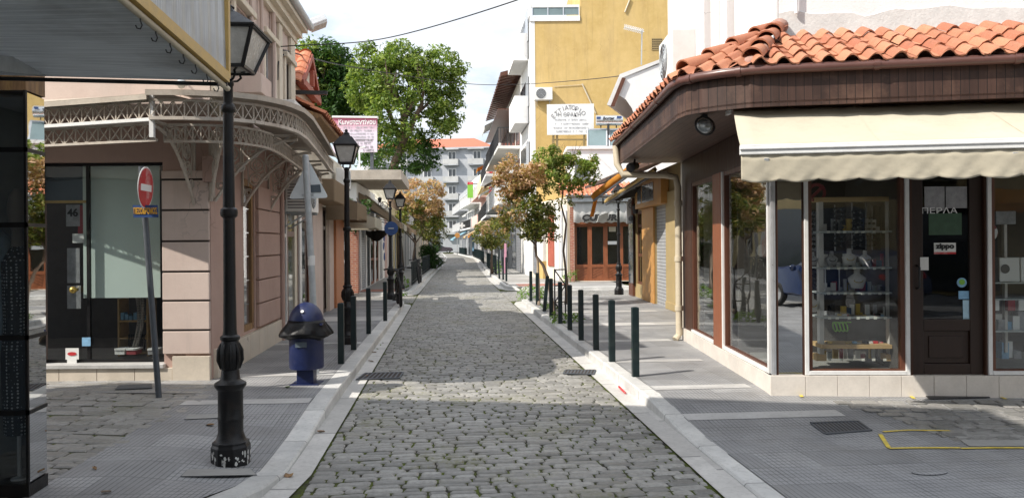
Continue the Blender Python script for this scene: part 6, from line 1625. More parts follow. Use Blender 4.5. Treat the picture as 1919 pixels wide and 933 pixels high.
h4, F4 = leftshop('pale shop with red brick pier under a flat concrete slab past the lane', 25.8, 32.3, 3.75, m_white2,
    [(.15, 1.1, 2.5, 'sd'), (1.35, 2.8, 2.6, 'sh'), (3.2, 4.3, 2.5, 'green'), (4.6, 6.1, 2.6, 'door')], aw=((.5, 2.4, 3.45, 1.35, 1.0, m_awn_beige), (2.6, 4.2, 3.5, 1.4, 1.1, m_awn_cream), (4.4, 6.2, 3.3, 1.5, 1.0, m_awn_beige)))
b = MB(); b.fb(F4, -.4, 4.4, 3.8, 4.12, -3.5, 1.5); b.build('concrete_slab', m_beigesheet, h4, bevel=.01)
b = MB(); b.fb(F4, -.35, .1, .12, 2.7, -.2, .06); b.build('brick_pier', m_brickcol, h4)
c0 = F4.pt(.25, 4.32, 1.3)
text_mesh('slab_lettering', 'bero', .2, c0 + Vector((-1.05, -.4, -.1)), m_whitetxt, h4, (1, 0, 0))
b = MB()
for i in range(2): b.bar(c0 + Vector((-1.5 + i * .3, -.2, -.2)), c0 + Vector((-1.5 + i * .3, -.2, .55)), .05)
b.bar(c0 + Vector((-1.6, -.2, .5)), c0 + Vector((-1.0, -.2, .62)), .05); b.build('slab_fittings', m_whitemetal, h4)
# billboard on the slab
Yb = 26.6
bb = thing('billboard', 'pink billboard lettered in Greek standing on a flat concrete slab', 'billboard', at(660, 330, Yb))
q = lambda x, y, dy=0: at(x, y, Yb + dy)
b = MB(); b.prism([q(624, 287), q(706.5, 285), q(706.5, 221), q(624, 220)], (0, .08, 0)); b.build('panel', m_pinksign, bb)
b = MB(); b.prism([q(622, 220.5, -.05), q(707.5, 221.5, -.05), q(707.5, 218, -.05), q(622, 217, -.05)], (0, .2, 0)); b.build('top_rail', m_whitemetal, bb)
b = MB(); b.bar(q(697, 340, .12), q(697, 222, .12), .1); b.bar(q(636, 340, .12), q(636, 222, .12), .1); b.build('post', m_steel, bb)
text_mesh('lettering', 'Κωνσταντίνου', .24, q(669, 229.5, -.012), m_whitetxt, bb, (1, 0, 0), width=1.27, bold=.004)
random.seed(5)
def scribble(name, parent, q_, x0, x1, ys, h, m, gapc=.16, off=-.012):
    b = MB()
    for y in ys:
        x = x0 + U(0, 4)
        while x < x1 - 2:
            w_ = U(.9, 1.6) * h * .55
            if rnd() > gapc:
                a_, c_ = q_(x, y + h / 2, off), q_(x + w_ * .8, y - h / 2, off)
                k = rnd(); st_ = (c_ - a_).x * .24; dz = Vector((0, 0, c_.z - a_.z)); dx = Vector((c_.x - a_.x, 0, 0))
                b.prism([a_, a_ + Vector((st_, 0, 0)), a_ + Vector((st_, 0, 0)) + dz, a_ + dz], (0, .002, 0))
                if k < .75: b.prism([a_ + dz * .8, a_ + dx + dz * .8, a_ + dx + dz, a_ + dz], (0, .0025, 0))
                if k > .35: b.prism([a_ + dx * .75, a_ + dx, a_ + dx + dz, a_ + dx * .75 + dz], (0, .003, 0))
                if .2 < k < .6: b.prism([a_ + dz * .4, a_ + dx + dz * .4, a_ + dx + dz * .55, a_ + dz * .55], (0, .0035, 0))
            x += w_
    b.build(name, m, parent, fixn=False)
scribble('small_print', bb, q, 640, 702, (239, 245, 251, 257), 3.2, m_palegreytxt); scribble('small_print', bb, q, 664, 700, (263, 269, 276, 282), 4.4, m_greytxt)
h5, F5 = leftshop('pale shop with blue graffiti on its wall beyond the flat concrete slab', 32.4, 41, 3.6, m_white2, [(.3, 1.6, 2.5, 'door'), (2.2, 3.6, 2.5, 'sh'), (5.2, 6.6, 2.6, 'door')], t0=-3.0, aw=((.3, 2.4, 3.2, 1.6, .9, m_awn_beige),))
b = MB()
for k, (u, z) in enumerate(((4.0, 1.6), (4.3, 1.1), (4.2, 2.0))):
    for j in range(5): b.torus(F5.pt(u + .12 * j, z + .08 * math.sin(j * 2), .004), .11, .018, (F5.N.x, F5.N.y, 0), 12, 4)
b.build('graffiti', m_bluesign, h5)
for a_, c_ in ((4.8, 5.15), (7.2, 7.6)): b = MB(); b.fb(F5, a_, c_, .12, 3.0, .003, .1); b.build('pilaster', m_rose, h5)
h6, F6 = leftshop('yellow low shop on the left behind the coral tree', 41.1, 50, 3.7, m_yellow2, [(.6, 2.4, 2.6, 'sh'), (3.2, 4.6, 2.5, 'win'), (5.6, 7.4, 2.6, 'sd')], t0=-3.0, aw=((3, 5, 3.2, 1.3, .6, m_awn_beige),))
h7, F7 = leftshop('tall pale house on the left behind the far hedge', 50.2, 66, 6.4, m_white2, [(.8, 2.6, 2.6, 'sh'), (4, 6, 2.6, 'win'), (8, 10, 2.6, 'sd'), (12, 14, 2.6, 'sh')], t0=-2.8, name='house')
for k in range(4):
    window(h7, F7, 1.2 + k * 3.6, 2.6 + k * 3.6, 4.0, 5.6, m_whitemetal, m_pane, rec=-.06, fw=.08, mu=(.5,))
h8, F8 = leftshop('farthest low shop on the left before the end of the street', 66.2, 90, 4.2, m_cream, [(2, 5, 2.7, 'sh'), (8, 11, 2.7, 'win'), (14, 17, 2.7, 'sh')], t0=-2.4, t1=-2.2)
bl_ = thing('globe_lamp', 'white globe lamp hanging under the beige awnings on the left', 'lamp', at(692, 425, 26.6)); c = at(692, 425, 26.6); b = MB(); b.ball(c, .16, 14, 9); b.build('globe', m_lampglass, bl_, smooth=True)
b = MB(); b.bar(c + Vector((0, 0, .15)), c + Vector((-.4, .5, .5)), .03); b.build('arm', m_darkmetal, bl_)
fa = thing('black_cloth', 'black cloth bundle hanging below the beige awnings', 'cloth', at(705, 440, 28)); b = MB(); rows = []
for j in range(6):
    k = j / 5; rows.append([at(686 + i * 6.5, 432 + 6 * k, 28) + Vector((0, .2 * math.sin(i), -.28 * k * math.sin(PI * (i + .3) / 6.6))) for i in range(7)])
b.sheet(rows); b.build('cloth', m_awn_dark, fa, smooth=True, solid=.02)
vc = thing('climbing_plant', 'dark green creeper hanging under the left awnings', 'plant', at(672, 400, 24.8))

# ---------------------------------------------------------------- right: ochre shop with shutter, dark wooden kiosk
OF = Fr((3.60, 23.4), (3.88, 12.9)); uo = lambda x: OF.pu(x)
och = thing('ochre_shop', 'ochre shop with grey roller shutter and white coved eave', 'shop', (3.7, 17, .12))
sh0, sh1 = uo(1228), uo(1251)
b = MB(); holes_wall(b, OF, 0, OF.L, .12, 3.5, .3, [(sh0, sh1, .12, 2.62), (uo(1192), uo(1203), .5, 2.6)]); b.vprism([OF.pt(0, 0, -.305)[:2], OF.pt(OF.L, 0, -.305)[:2], OF.pt(OF.L, 0, -5)[:2], OF.pt(0, 0, -5)[:2]], .12, 3.5); b.build('wall', m_tan, och)
b = MB(); b.fb(OF, sh0, sh1, .12, 2.62, -.09, -.04); b.build('roller_shutter', m_shutter, och)
b = MB(); b.fb(OF, uo(1206), sh0 - .01, .12, 2.62, .003, .05); b.fb(OF, uo(1204), sh1 + .2, 2.63, 3.3, .003, .2); b.build('orange_surround', m_orange, och, bevel=.008)
b = MB(); b.fb(OF, uo(1209), uo(1216), 2.75, 3.2, .19, .21); b.fb(OF, uo(1218), uo(1240), 2.75, 3.2, .19, .21); b.build('window', m_pane2, och)
b = MB(); b.fb(OF, sh1 + .02, uo(1279), .12, 2.9, .003, .05); b.fb(OF, sh1 + .02, uo(1279), .12, .3, .003, .07); b.build('tan_panel', m_tan, och, bevel=.01)
window(och, OF, uo(1192), uo(1203), .5, 2.6, m_brown, m_glass_dark, rec=.05, fw=.08, mz=(.4, .8))
b = MB(); b.fb(OF, 0, uo(1190), .12, 3.0, .003, .08); b.build('dark_timber_front', m_brown, och, bevel=.01)
b = MB(); b.fb(OF, .1, uo(1192), .5, 2.5, .082, .1); b.build('dark_window', m_pane, och)
# white lettered box sign and lantern at the timber corner
bx = thing('hanging_sign', 'white box sign with faded marks hanging by the timber shop corner', 'sign', at(1184, 400, 23)); b = MB(); b.prism([at(x, y, 22.9) for x, y in ((1175, 419), (1194, 414), (1194, 372), (1175, 378))], (.05, .45, 0)); b.build('box', m_whitesign, bx, bevel=.01)
b = MB(); b.disc(at(1182, 410, 22.88), .07, (0, -1, 0), .03, 14); b.torus(at(1184, 385, 22.87), .09, .012, (0, 1, 0), 14, 5); b.build('mark', m_greytxt, bx)
wl_ = thing('wall_lantern', 'small dark wall lantern beside the white box sign', 'lantern', at(1190, 398, 22.2)); c = at(1191, 393, 22.0); b = MB(); b.lathe([(.02, -.12), (.07, -.1), (.10, .08), (.12, .1), (.03, .18)], c, 8); b.build('cage', m_darkmetal, wl_)
b = MB(); b.tube([c + Vector((0, 0, .18)), c + Vector((.05, 0, .3)), c + Vector((.3, .1, .25))], .015, 6); b.build('arm', m_darkmetal, wl_)
# coved white upper part, seen end-on
Yg = 17.2; g = lambda x, y: at(x, y, Yg)
prof = [g(1300, 236), g(1192, 236), g(1190, 220), g(1184, 203), g(1173, 187), g(1158, 178), g(1146, 198), g(1139, 196), g(1162, 143), g(1168, 146), g(1258, 112), g(1300, 108)]
b = MB(); b.prism(prof, (2.0, 5.6, 0)); b.build('coved_eave', m_white, och, smooth=30)
b = MB(); b.prism([g(1137, 197), g(1161, 140), g(1261, 103), g(1261, 108), g(1165, 147), g(1144, 199)], (2.05, 5.75, 0)); b.v = [(x, y - .03, z) for x, y, z in b.v]; b.build('roof_edge', m_whitemetal, och)
b = MB(); b.prism([g(1144, 200), g(1165, 147), g(1172, 148), g(1151, 200)], (0, -.06, 0)); b.build('rafter_end', m_brown, och)
b = MB(); b.tube([g(1246, 113), g(1252, 120), g(1250, 180), g(1240, 205)], .02, 6); b.build('cable', m_cable, och)
b = MB(); b.vprism([(3.9, 12.95), (7.4, 12.95), (7.4, 17.1), (3.8, 17.1)], 4.15, 5.1); b.build('upper_block', m_white, och); b = MB(); b.vprism([(3.89, 12.95), (7.4, 12.95), (7.4, 17.1), (3.79, 17.1)], 3.5, 4.148); b.build('boarded_band', m_brown, och)
# lean roof with brown underside and awnings folded along it
b = MB(); b.hexa([OF.pt(-.3, 3.35, 1.35), OF.pt(10.2, 3.25, .9), OF.pt(10.2, 3.75, -.2), OF.pt(-.3, 3.75, -.2), OF.pt(-.3, 3.43, 1.35), OF.pt(10.2, 3.33, .9), OF.pt(10.2, 3.85, -.2), OF.pt(-.3, 3.85, -.2)]); b.build('lean_roof', m_soffit, och)
def folded(label, pa, pb, w, m):
    o = thing('folded_awning', label, 'awning', pa)
    b = MB(); d = (pb - pa); n = 14; rows = []
    for i in range(n + 1):
        p = pa + d * (i / n); rows.append([p + Vector((0, 0, w / 2)), p + Vector((-w * .35, -.02, 0)) + Vector((0, 0, .02 * math.sin(i * 2))), p + Vector((0, 0, -w / 2)), p + Vector((w * .35, .02, 0)), p + Vector((0, 0, w / 2))])
    b.sheet(rows); b.build('cloth', m, o, smooth=True); b = MB(); b.bar(pa + Vector((0, 0, -w * .55)), pb + Vector((0, 0, -w * .55)), .035, .05); b.build('arm', m_steel, o); return o
folded('yellow orange folded awning slanting out beside the thin green tree', at(1112, 368, 20.5), at(1196, 306, 17.6), .22, m_awn_orange)
folded('tan folded awning arm below the orange one', at(1135, 378, 21), at(1228, 318, 17.2), .14, m_pinewood)
fd = thing('awning_flap', 'loose end of orange cloth hanging from the folded awning tip', 'cloth', at(1110, 400, 20.6)); b = MB(); b.sheet([[at(1114 + 3 * i - 8 * j / 4, 370 + j * 9, 20.6 + .1 * i) for i in range(3)] for j in range(5)]); b.build('cloth', m_awn_orange, fd, solid=.02)
fd = thing('white_rag', 'torn white awning cloth hanging by the lamp before the restaurant', 'cloth', at(1130, 410, 24)); b = MB(); b.sheet([[at(x, y, 24 + .1 * i) for i, (x, y) in enumerate(r)] for r in (((1122, 404), (1132, 400), (1140, 398)), ((1120, 412), (1131, 409), (1139, 408)), ((1118, 417), (1128, 416), (1136, 414)))]); b.build('cloth', m_awn_white, fd, solid=.02)
b = MB()
for k in range(4): b.bar(at(1140 + k * 12, 372 - k * 5, 23.5), at(1192 + k * 3, 352 - k * 8, 20.5), .035)
ff = thing('bare_awning', 'dark bare awning frame over the lane before the restaurant', 'awning frame', at(1165, 370, 23)); b.bar(at(1135, 376, 23.8), at(1196, 360, 23.2), .05); b.bar(at(1130, 382, 23.8), at(1130, 372, 23.8), .04); b.build('bars', m_darkmetal, ff)
slab_sheet('cloth', ff, (at(1138, 378, 23.6), at(1192, 366, 23.2)), (at(1150, 362, 21.0), at(1205, 348, 20.6)), m_awn_dark, sag=.1)

# ---------------------------------------------------------------- right: restaurant with brown folding doors
CF = Fr((2.36, 31.6), (7.8, 31.6)); uc = lambda x: CF.pu(x); zc = lambda y, x=1130: CF.pix(x, y)[1]
rs = thing('restaurant', 'low restaurant with four brown panelled doors and a white lettered valance', 'restaurant', (2.4, 31.6, .12))
zt_, zb_ = zc(420), .14
b = MB(); holes_wall(b, CF, 0, CF.L, .12, 3.6, .3, [(uc(1077), uc(1195), zb_, zt_)]); b.vprism([(2.36, 31.905), (7.8, 31.905), (7.8, 35.6), (2.0, 35.6), (2.0, 33)], .12, 3.6); b.build('wall', m_cream, rs)
b = MB(); b.fb(CF, .0, uc(1076), .12, zc(388), .003, .12); b.build('brick_pier', m_brickcol, rs)
xs = (1077, 1105.5, 1135, 1164, 1195)
for i in range(4):
    a_, c_ = uc(xs[i]), uc(xs[i + 1]); zm = zc(498)
    b = MB(); b.fb(CF, a_, a_ + .09, zb_, zt_, -.15, -.08); b.fb(CF, c_ - .09, c_, zb_, zt_, -.15, -.08); b.fb(CF, a_ + .09, c_ - .09, zt_ - .1, zt_, -.15, -.08); b.fb(CF, a_ + .09, c_ - .09, zb_, zb_ + .1, -.15, -.08); b.fb(CF, a_ + .09, c_ - .09, zm - .06, zm + .06, -.15, -.08); b.fb(CF, a_ + .09, c_ - .09, zb_ + .1, zm - .06, -.13, -.10)
    d_ = b.build('door', m_redwood, rs)
    b = MB(); b.fb(CF, a_ + .08, c_ - .08, zm + .05, zt_ - .09, -.12, -.11); b.build('pane', m_glass_dark, d_)
    b = MB()
    for k in range(5): b.bar(CF.pt(a_ + .12, zb_ + .12 + k * .11, -.098), CF.pt(c_ - .12, zb_ + .12 + k * .11 + .2, -.098), .012, .012)
    b.build('moulding', m_brown, d_)
b = MB(); b.fb(CF, uc(1070), uc(1200), zt_ + .002, zt_ + .08, -.1, .03); b.build('door_head', m_redwood, rs)
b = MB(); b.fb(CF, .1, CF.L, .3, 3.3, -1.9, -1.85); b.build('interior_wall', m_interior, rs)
b = MB(); rows = []
for i in range(61):
    u = uc(1074) + (uc(1205) - uc(1074)) * i / 60; rows.append([CF.pt(u, zc(380), .35), CF.pt(u, zc(400), .37 + .02 * math.sin(i)), CF.pt(u, zc(416) - .05 * abs(math.sin(i * .45)), .38 + .03 * math.sin(i * .8))])
b.sheet(rows); va = b.build('valance', m_awn_white, rs, smooth=True, solid=.006)
text_mesh('lettering', 'ÇUKUR', .33, CF.pt(uc(1121), zc(409), .46), m_blacktxt, va, (1, 0, 0), width=uc(1158) - uc(1092), bold=.02, shear=.12)
text_mesh('lettering', 'K', .36, CF.pt(uc(1180), zc(407), .46), m_blacktxt, va, (1, 0, 0), width=.2, bold=.02)
b = MB(); b.fb(CF, -.1, CF.L, zc(379), zc(372), .2, .5); b.bar(CF.pt(-.2, zc(368), .55), CF.pt(CF.L, zc(368), .55), .1, .08); b.build('gutter', m_galv, rs)
b = MB(); roof_facet(b, CF.pt(-.4, 3.62, .6), CF.pt(CF.L, 3.62, .6), Vector((0, 1, .34)), 30, 7, lambda p: True if -.4 + 2.36 < p.x < 7.8 else False); b.build('roof_tiles', m_tiles_far, rs)
b = MB()
for x in (1052, 1060): b.tube([at(x, 520, 31.5), at(x, 395, 31.5)], .07, 8)
b.build('rain_pipe', m_whitemetal, rs)
o, q_ = card('notice', 'yellowish menu sheet on the third brown door pane', 'notice', CF, 1141, 425, 1154, 434, -.10, m_awn_cream)
o, q_ = card('notice', 'white and red notice across the third brown door pane', 'notice', CF, 1139, 452, 1156, 458, -.10, m_cardwhite)
# white upper storey behind the tiles
up = thing('white_house', 'plain white house block above the restaurant roof carrying solar panels', 'house', (2.6, 33.5, 3.6))
b = MB(); b.vprism([(2.5, 33.6), (9, 33.6), (9, 35.8), (2.5, 35.8)], 3.7, 5.75); b.build('wall', m_white, up)
b = MB(); b.vprism([(2.4, 33.5), (9, 33.5), (9, 35.85), (2.4, 35.85)], 5.75, 5.87); b.build('parapet', m_white, up)
b = MB(); b.box(2.75, 3.35, 33.56, 33.62, 4.3, 5.3); b.build('window', m_pane2, up)
Ys = 34.0
so_ = thing('solar_heater', 'solar water heater with steel tank over two dark collectors', 'solar heater', at(1160, 272, Ys)); q = lambda x, y, dy=0: at(x, y, Ys + dy)
b = MB(); b.tube([q(1117, 226, .5), q(1166, 226, .5)], .24, 16); b.build('tank', m_tank, so_, smooth=40)
b = MB(); b.prism([q(1118, 223, .2), q(1126, 223, .2), q(1126, 219, .2), q(1118, 219, .2)], (0, -.01, 0)); b.prism([q(1156, 222, .2), q(1165, 222, .2), q(1165, 218, .2), q(1156, 218, .2)], (0, -.01, 0)); b.build('blue_label', m_bluesign, so_)
text_mesh('lettering', 'Borter', .17, q(1141, 222, .18), m_blacktxt, so_, (1, 0, 0), width=.5, bold=.008)
for x0, x1 in ((1101, 1137), (1142, 1172)):
    b = MB(); b.hexa([q(x0, 274), q(x1, 274), q(x1, 274, .1), q(x0, 274, .1), q(x0, 243, .5), q(x1, 242, .5), q(x1, 242, .6), q(x0, 243, .6)]); pn = b.build('collector', m_solar, so_)
    b = MB()
    for a_, c_ in (((x0, 274, 0), (x1, 274, 0)), ((x0, 243, .5), (x1, 242, .5)), ((x0, 274, 0), (x0, 243, .5)), ((x1, 274, 0), (x1, 242, .5))): b.bar(q(*a_), q(*c_), .06)
    b.build('edge', m_alu, pn)
b = MB(); b.bar(q(1140, 274, .3), q(1140, 226, .4), .1); b.bar(q(1126, 240, .5), q(1126, 230, .5), .05); b.bar(q(1155, 240, .5), q(1155, 230, .5), .05); b.build('frame', m_darkmetal, so_)

# ---------------------------------------------------------------- right: tall ochre apartment house
Y0 = 36.2; YF = Fr((.93, Y0), (8.2, Y0)); s_y, t_y = st(.93, Y0)
ah = thing('ochre_apartments', 'tall apartment block with blank ochre end wall and white balconied street front', 'apartment block', (.93, Y0, .12))
far = W(s_y + 4.6, t_y); YS_ = Fr((far.x, far.y), (.93, Y0))
uy = lambda x: YF.pu(x); zy = lambda y, x=1050: YF.pix(x, y)[1]
ztop = zy(40, 1000)
b = MB(); b.fb(YF, .22, YF.L, .12, ztop, -9, 0); b.fb(YF, uy(1091), YF.L, ztop, 15.5, -9, 0); b.build('ochre_wall', m_yellow, ah)
b = MB(); b.vprism([(.93, Y0 - .01), YF.pt(.215, 0, .01)[:2], YF.pt(.215, 0, -9.3)[:2], (far.x, far.y)], .12, ztop); b.build('white_front', m_white, ah)
b = MB()
for z in (4.1, 7.2, 10.3): b.fb(YS_, .0, YS_.L - .6, z + .2, z + 2.4, .012, .05)
b.build('window', m_pane, ah)
b = MB()
for z in (4.1, 7.2, 10.3): b.fb(YS_, YS_.L - 1.6, YS_.L - .5, z + 1.0, z + 2.5, .055, .07)
b.build('window_frame', m_alu, ah)
def balc(parent, fr, u0, u1, z, out, kind, m, th=.16, h=1.0):
    b = MB(); b.fb(fr, u0, u1, z - th, z, 0.002, out); o = b.build('balcony', m, parent)
    b = MB()
    if kind == 'solid':
        b.fb(fr, u0, u1, z + .003, z + h, out - .08, out); b.fb(fr, u0, u0 + .08, z + .003, z + h, .003, out - .082); b.fb(fr, u1 - .08, u1, z + .003, z + h, .003, out - .082); b.build('parapet', m, o)
    else:
        b.fb(fr, u0, u1, z + h - .05, z + h, out - .05, out)
        for u in (u0, u1 - .04): b.fb(fr, u, u + .04, z + h - .05, z + h, .01, out)
        n_ = int((u1 - u0) / .16)
        for i in range(n_ + 1): u = u0 + (u1 - u0 - .025) * i / n_; b.fb(fr, u, u + .025, z, z + h - .05, out - .04, out - .02)
        for i in range(7): n0 = out * i / 7; b.fb(fr, u1 - .03, u1 - .01, z, z + h - .05, n0, n0 + .025); b.fb(fr, u0 + .01, u0 + .03, z, z + h - .05, n0, n0 + .025)
        if kind == 'h':
            for k in range(5): b.fb(fr, u1 - .03, u1 - .005, z + .1 + k * .17, z + .16 + k * .17, .01, out)
        b.build('railing', m_whitemetal if kind == 'h' else m_darkmetal, o)
    return o
balc(ah, YS_, .6, YS_.L - .9, 4.5, .75, 'h', m_white); balc(ah, YS_, .4, YS_.L - .9, 7.75, .68, 'solid', m_white, .3); balc(ah, YS_, .4, YS_.L - .9, 10.75, .72, 'solid', m_white, .3)
# roof terrace with glazed balustrade
b = MB(); b.fb(YF, -.02, uy(1090), ztop - .02, ztop + .22, -9, .06); ter = b.build('terrace_edge', m_white, ah)
b = MB(); z0, z1 = ztop + .27, ztop + .62
b.fb(YF, .05, uy(1089), z1, z1 + .12, -.03, .05); b.fb(YF, -.02, .06, ztop + .22, z1 + .12, -9, .05)
b.build('balustrade_rail', m_whitemetal, ter)
b = MB(); b.fb(YF, .08, uy(1088), z0, z1, .0, .02); b.build('balustrade_glass', m_solar, ter)
b = MB()
for k in range(4): u = .08 + (uy(1088) - .1) * k / 3; b.fb(YF, u, u + .05, ztop + .22, z1, .01, .045)
b.build('baluster', m_alu, ter)
b = MB(); b.fb(YS_, 0.2, YS_.L, z0 - .03, z1 + .1, .02, .05); b.build('side_balustrade', m_whitemetal, ter)
ac_unit('white air conditioner on the blank ochre wall over the restaurant sign', YF, uy(1020), zy(190), .05, .84, .58, .35)
vg = thing('vent_grid', 'small square brick vent grid high on the ochre wall', 'vent', YF.pt(uy(1234), zy(95), 0)); b = MB()
for i in range(6): u = uy(1224) + (uy(1243) - uy(1224)) * i / 5; b.fb(YF, u, u + .03, zy(96), zy(75), .004, .03)
for i in range(6): z = zy(96) + (zy(75) - zy(96)) * i / 5; b.fb(YF, uy(1224), uy(1244), z, z + .03, .006, .028)
b.build('grid', m_tan, vg); b = MB(); b.fb(YF, uy(1224), uy(1244), zy(96), zy(75), .001, .003); b.build('back', m_groove, vg)
an = thing('tv_antenna', 'television aerial on a thin mast before the ochre wall', 'antenna', at(1203, 120, 22)); b = MB(); q = lambda x, y: at(x, y, 22.0); b.bar(q(1202, 122), q(1203, 56), .03); b.build('mast', m_galv, an)
b = MB(); b.bar(q(1170, 51), q(1207, 60), .025)
for k in range(11): x = 1171 + k * 3.3; c = q(x, 51 + k * .85); b.bar(c + Vector((0, -.22, 0)), c + Vector((0, .22, 0)), .012); b.bar(c + Vector((0, 0, -.08)), c + Vector((0, 0, .08)), .012)
b.build('boom', m_whitemetal, an)
cp_ = thing('wall_conduit', 'cream conduit slanting down the ochre wall behind the restaurant sign', 'conduit', at(1100, 190, Y0)); b = MB(); b.tube([YF.pt(uy(1093), zy(158), .05), YF.pt(uy(1111), zy(198), .05), YF.pt(uy(1118), zy(214), .05)], .035, 6); b.build('pipe', m_pipe, cp_); b = MB(); b.tube([YF.pt(uy(1040), zy(163), .03), YF.pt(uy(1093), zy(160), .03)], .012, 5); b.build('wire', m_pipe, cp_); b = MB(); b.tube([YF.pt(uy(1174), zy(25), .05), YF.pt(uy(1184), zy(0), .05)], .035, 6); b.build('pipe', m_pipe, cp_)
# restaurant sign board
Yr = 34.9; rg = thing('restaurant_sign', 'big white board with dark Greek restaurant lettering on posts', 'sign', at(1070, 275, Yr)); q = lambda x, y, dy=0: at(x, y, Yr + dy)
b = MB(); b.prism([q(1025.5, 253), q(1113, 252), q(1113, 194.5), q(1025, 196)], (0, .1, 0)); b.build('board', m_whitesign, rg)
b = MB()
for x in (1037, 1044, 1095): b.bar(q(x, 290, .3), q(x, 200, .15), .1)
b.bar(q(1037, 262, .25), q(1100, 262, .25), .06); b.build('post', m_tan, rg)
word = 'ΕΣΤΙΑΤΟΡΙΟ'
for i, ch in enumerate(word):
    k = (i - 5) / 5; x = 1068 + k * 31; y = 202 + 17 * k * k
    a_ = -k * .75; text_mesh('letter', ch, .27, q(x, y, -.012), m_greytxt, rg, (math.cos(a_), 0, math.sin(a_)), (-math.sin(a_), 0, math.cos(a_)))
text_mesh('lettering', 'Η ΘΡΑΚΗ', .25, q(1067, 215.5, -.012), m_greytxt, rg, (1, 0, 0), width=1.0)
scribble('faded_print', rg, q, 1040, 1100, (225,), 3.6, m_palegreytxt, .22); scribble('faded_print', rg, q, 1037, 1104, (232.5, 240), 3.4, m_palegreytxt, .15); scribble('faded_print', rg, q, 1040, 1100, (247,), 4.0, m_palegreytxt, .2)

# ---------------------------------------------------------------- right: cream corner below the ochre block and the far row
cr_, Fc = None, None
def rightrow(label, s0, s1, t, H, wall, floors, kinds, fm, name='apartment_block', shops=('sh',), roof=None, aw=(), out=1.2, t1=None):
    fr = Fr(W(s1, t if t1 is None else t1)[:2], W(s0, t)[:2]); o = thing(name, label, 'apartment block', fr.pt(fr.L, .12))
    b = MB(); b.vprism([fr.pt(0, 0)[:2], fr.pt(fr.L, 0)[:2], fr.pt(fr.L, 0, -9)[:2], fr.pt(0, 0, -9)[:2]], .12, H); b.build('wall', wall, o)
    n = max(2, int(fr.L / 2.6)); wd = fr.L / n
    for k in range(n):
        b = MB(); b.fb(fr, k * wd + .25, (k + 1) * wd - .25, .14, 2.7, .004, .05); b.build('shop_front', (m_shutter, m_pane, m_shutter2, m_pane2)[(k + len(label)) % 4], o)
    for fi, z in enumerate(floors):
        for k in range(n):
            window(o, fr, k * wd + .5, (k + 1) * wd - .5, z + .05, z + 2.3, fm, (m_pane, m_pane2)[(k + fi) % 2], rec=-.06, fw=.09, mu=(.5,))
        kd = kinds[fi % len(kinds)]
        if kd: balc(o, fr, .5, fr.L - .5, z, out, kd, wall)
    for a_, c_, z, ou, dr, m in aw: awning(o, fr, a_, c_, z, ou, dr, m, .2)
    if roof:
        b = MB(); p = [fr.pt(-.3, 0, out * .9), fr.pt(fr.L + .3, 0, out * .9), fr.pt(fr.L + .3, 0, -5), fr.pt(-.3, 0, -5)]
        b.hexa([p[0] + Vector((0, 0, H)), p[1] + Vector((0, 0, H)), p[2] + Vector((0, 0, H + 1.6)), p[3] + Vector((0, 0, H + 1.6)), p[0] + Vector((0, 0, H + .2)), p[1] + Vector((0, 0, H + .2)), p[2] + Vector((0, 0, H + 1.8)), p[3] + Vector((0, 0, H + 1.8))]); b.build('roof', roof, o)
        b = MB()
        for k in range(int(fr.L / .8) + 1): u = k * .8; b.bar(fr.pt(u, H - .03, out * .95), fr.pt(u, H + 1.0, -2.3), .08)
        b.build('rafter', m_brown, o)
    return o, fr
r1, _ = rightrow('brown roofed apartment block beyond the ochre one with white balconies', 41.4, 56, 3.95, 10.6, m_white2, (4.0, 7.0), ('h', 'v'), m_brown, roof=m_brown, aw=((2, 6, 10.2, 1.5, .9, m_awn_white), (1, 5, 6.4, 1.5, .9, m_awn_beige)))
b = MB(); fr = _; b.fb(fr, .4, fr.L - .2, 8.9, 8.95, 0, 1.2); b.build('timber_loggia', m_brown, r1)
r2, _ = rightrow('white apartment block with dark railings in the middle of the far right row', 56.2, 68, 4.0, 9.6, m_white, (3.8, 6.8), ('v', 'v'), m_whitemetal, aw=((1, 5, 6.5, 1.4, .8, m_awn_white), (2, 7, 3.6, 1.7, .8, m_awn_dark)), t1=4.1)
r3, F_3 = rightrow('yellow edged apartment block with red panels in the far right row', 68.2, 80, 4.2, 9.8, m_yellow2, (3.8, 6.8), ('v', 'solid'), m_brown, aw=((3, 7, 9.4, 1.4, .6, m_awn_orange),), t1=4.3)
b = MB(); b.fb(F_3, F_3.L - 1.2, F_3.L - .5, 3.9, 8.8, .06, .5); b.build('red_panel', m_red, r3)
r4, F_4 = rightrow('rose apartment block with white balconies near the green sign', 80.2, 92, 4.3, 9.9, m_rose, (3.7, 6.7), ('solid', 'h'), m_whitemetal, aw=((1, 6, 3.7, 2.2, 1.2, m_awn_multi), (7, 11, 3.6, 2.0, 1.1, m_awn_orange)), t1=4.0)
r5, F_5 = rightrow('farthest pale apartment block with pulled down awnings on the right', 92.2, 108, 3.9, 9.9, m_white2, (3.6, 6.6), ('v', 'h'), m_whitemetal, aw=((1, 7, 3.7, 2.6, 1.4, m_awn_blue), (9, 14, 6.2, 1.6, 1.0, m_awn_white)), t1=2.9)
r6, F_6 = rightrow('low white block at the far right end of the row', 108.2, 126, 2.8, 9.4, m_blueg, (3.6, 6.4), ('h', 'h'), m_whitemetal, t1=1.9)
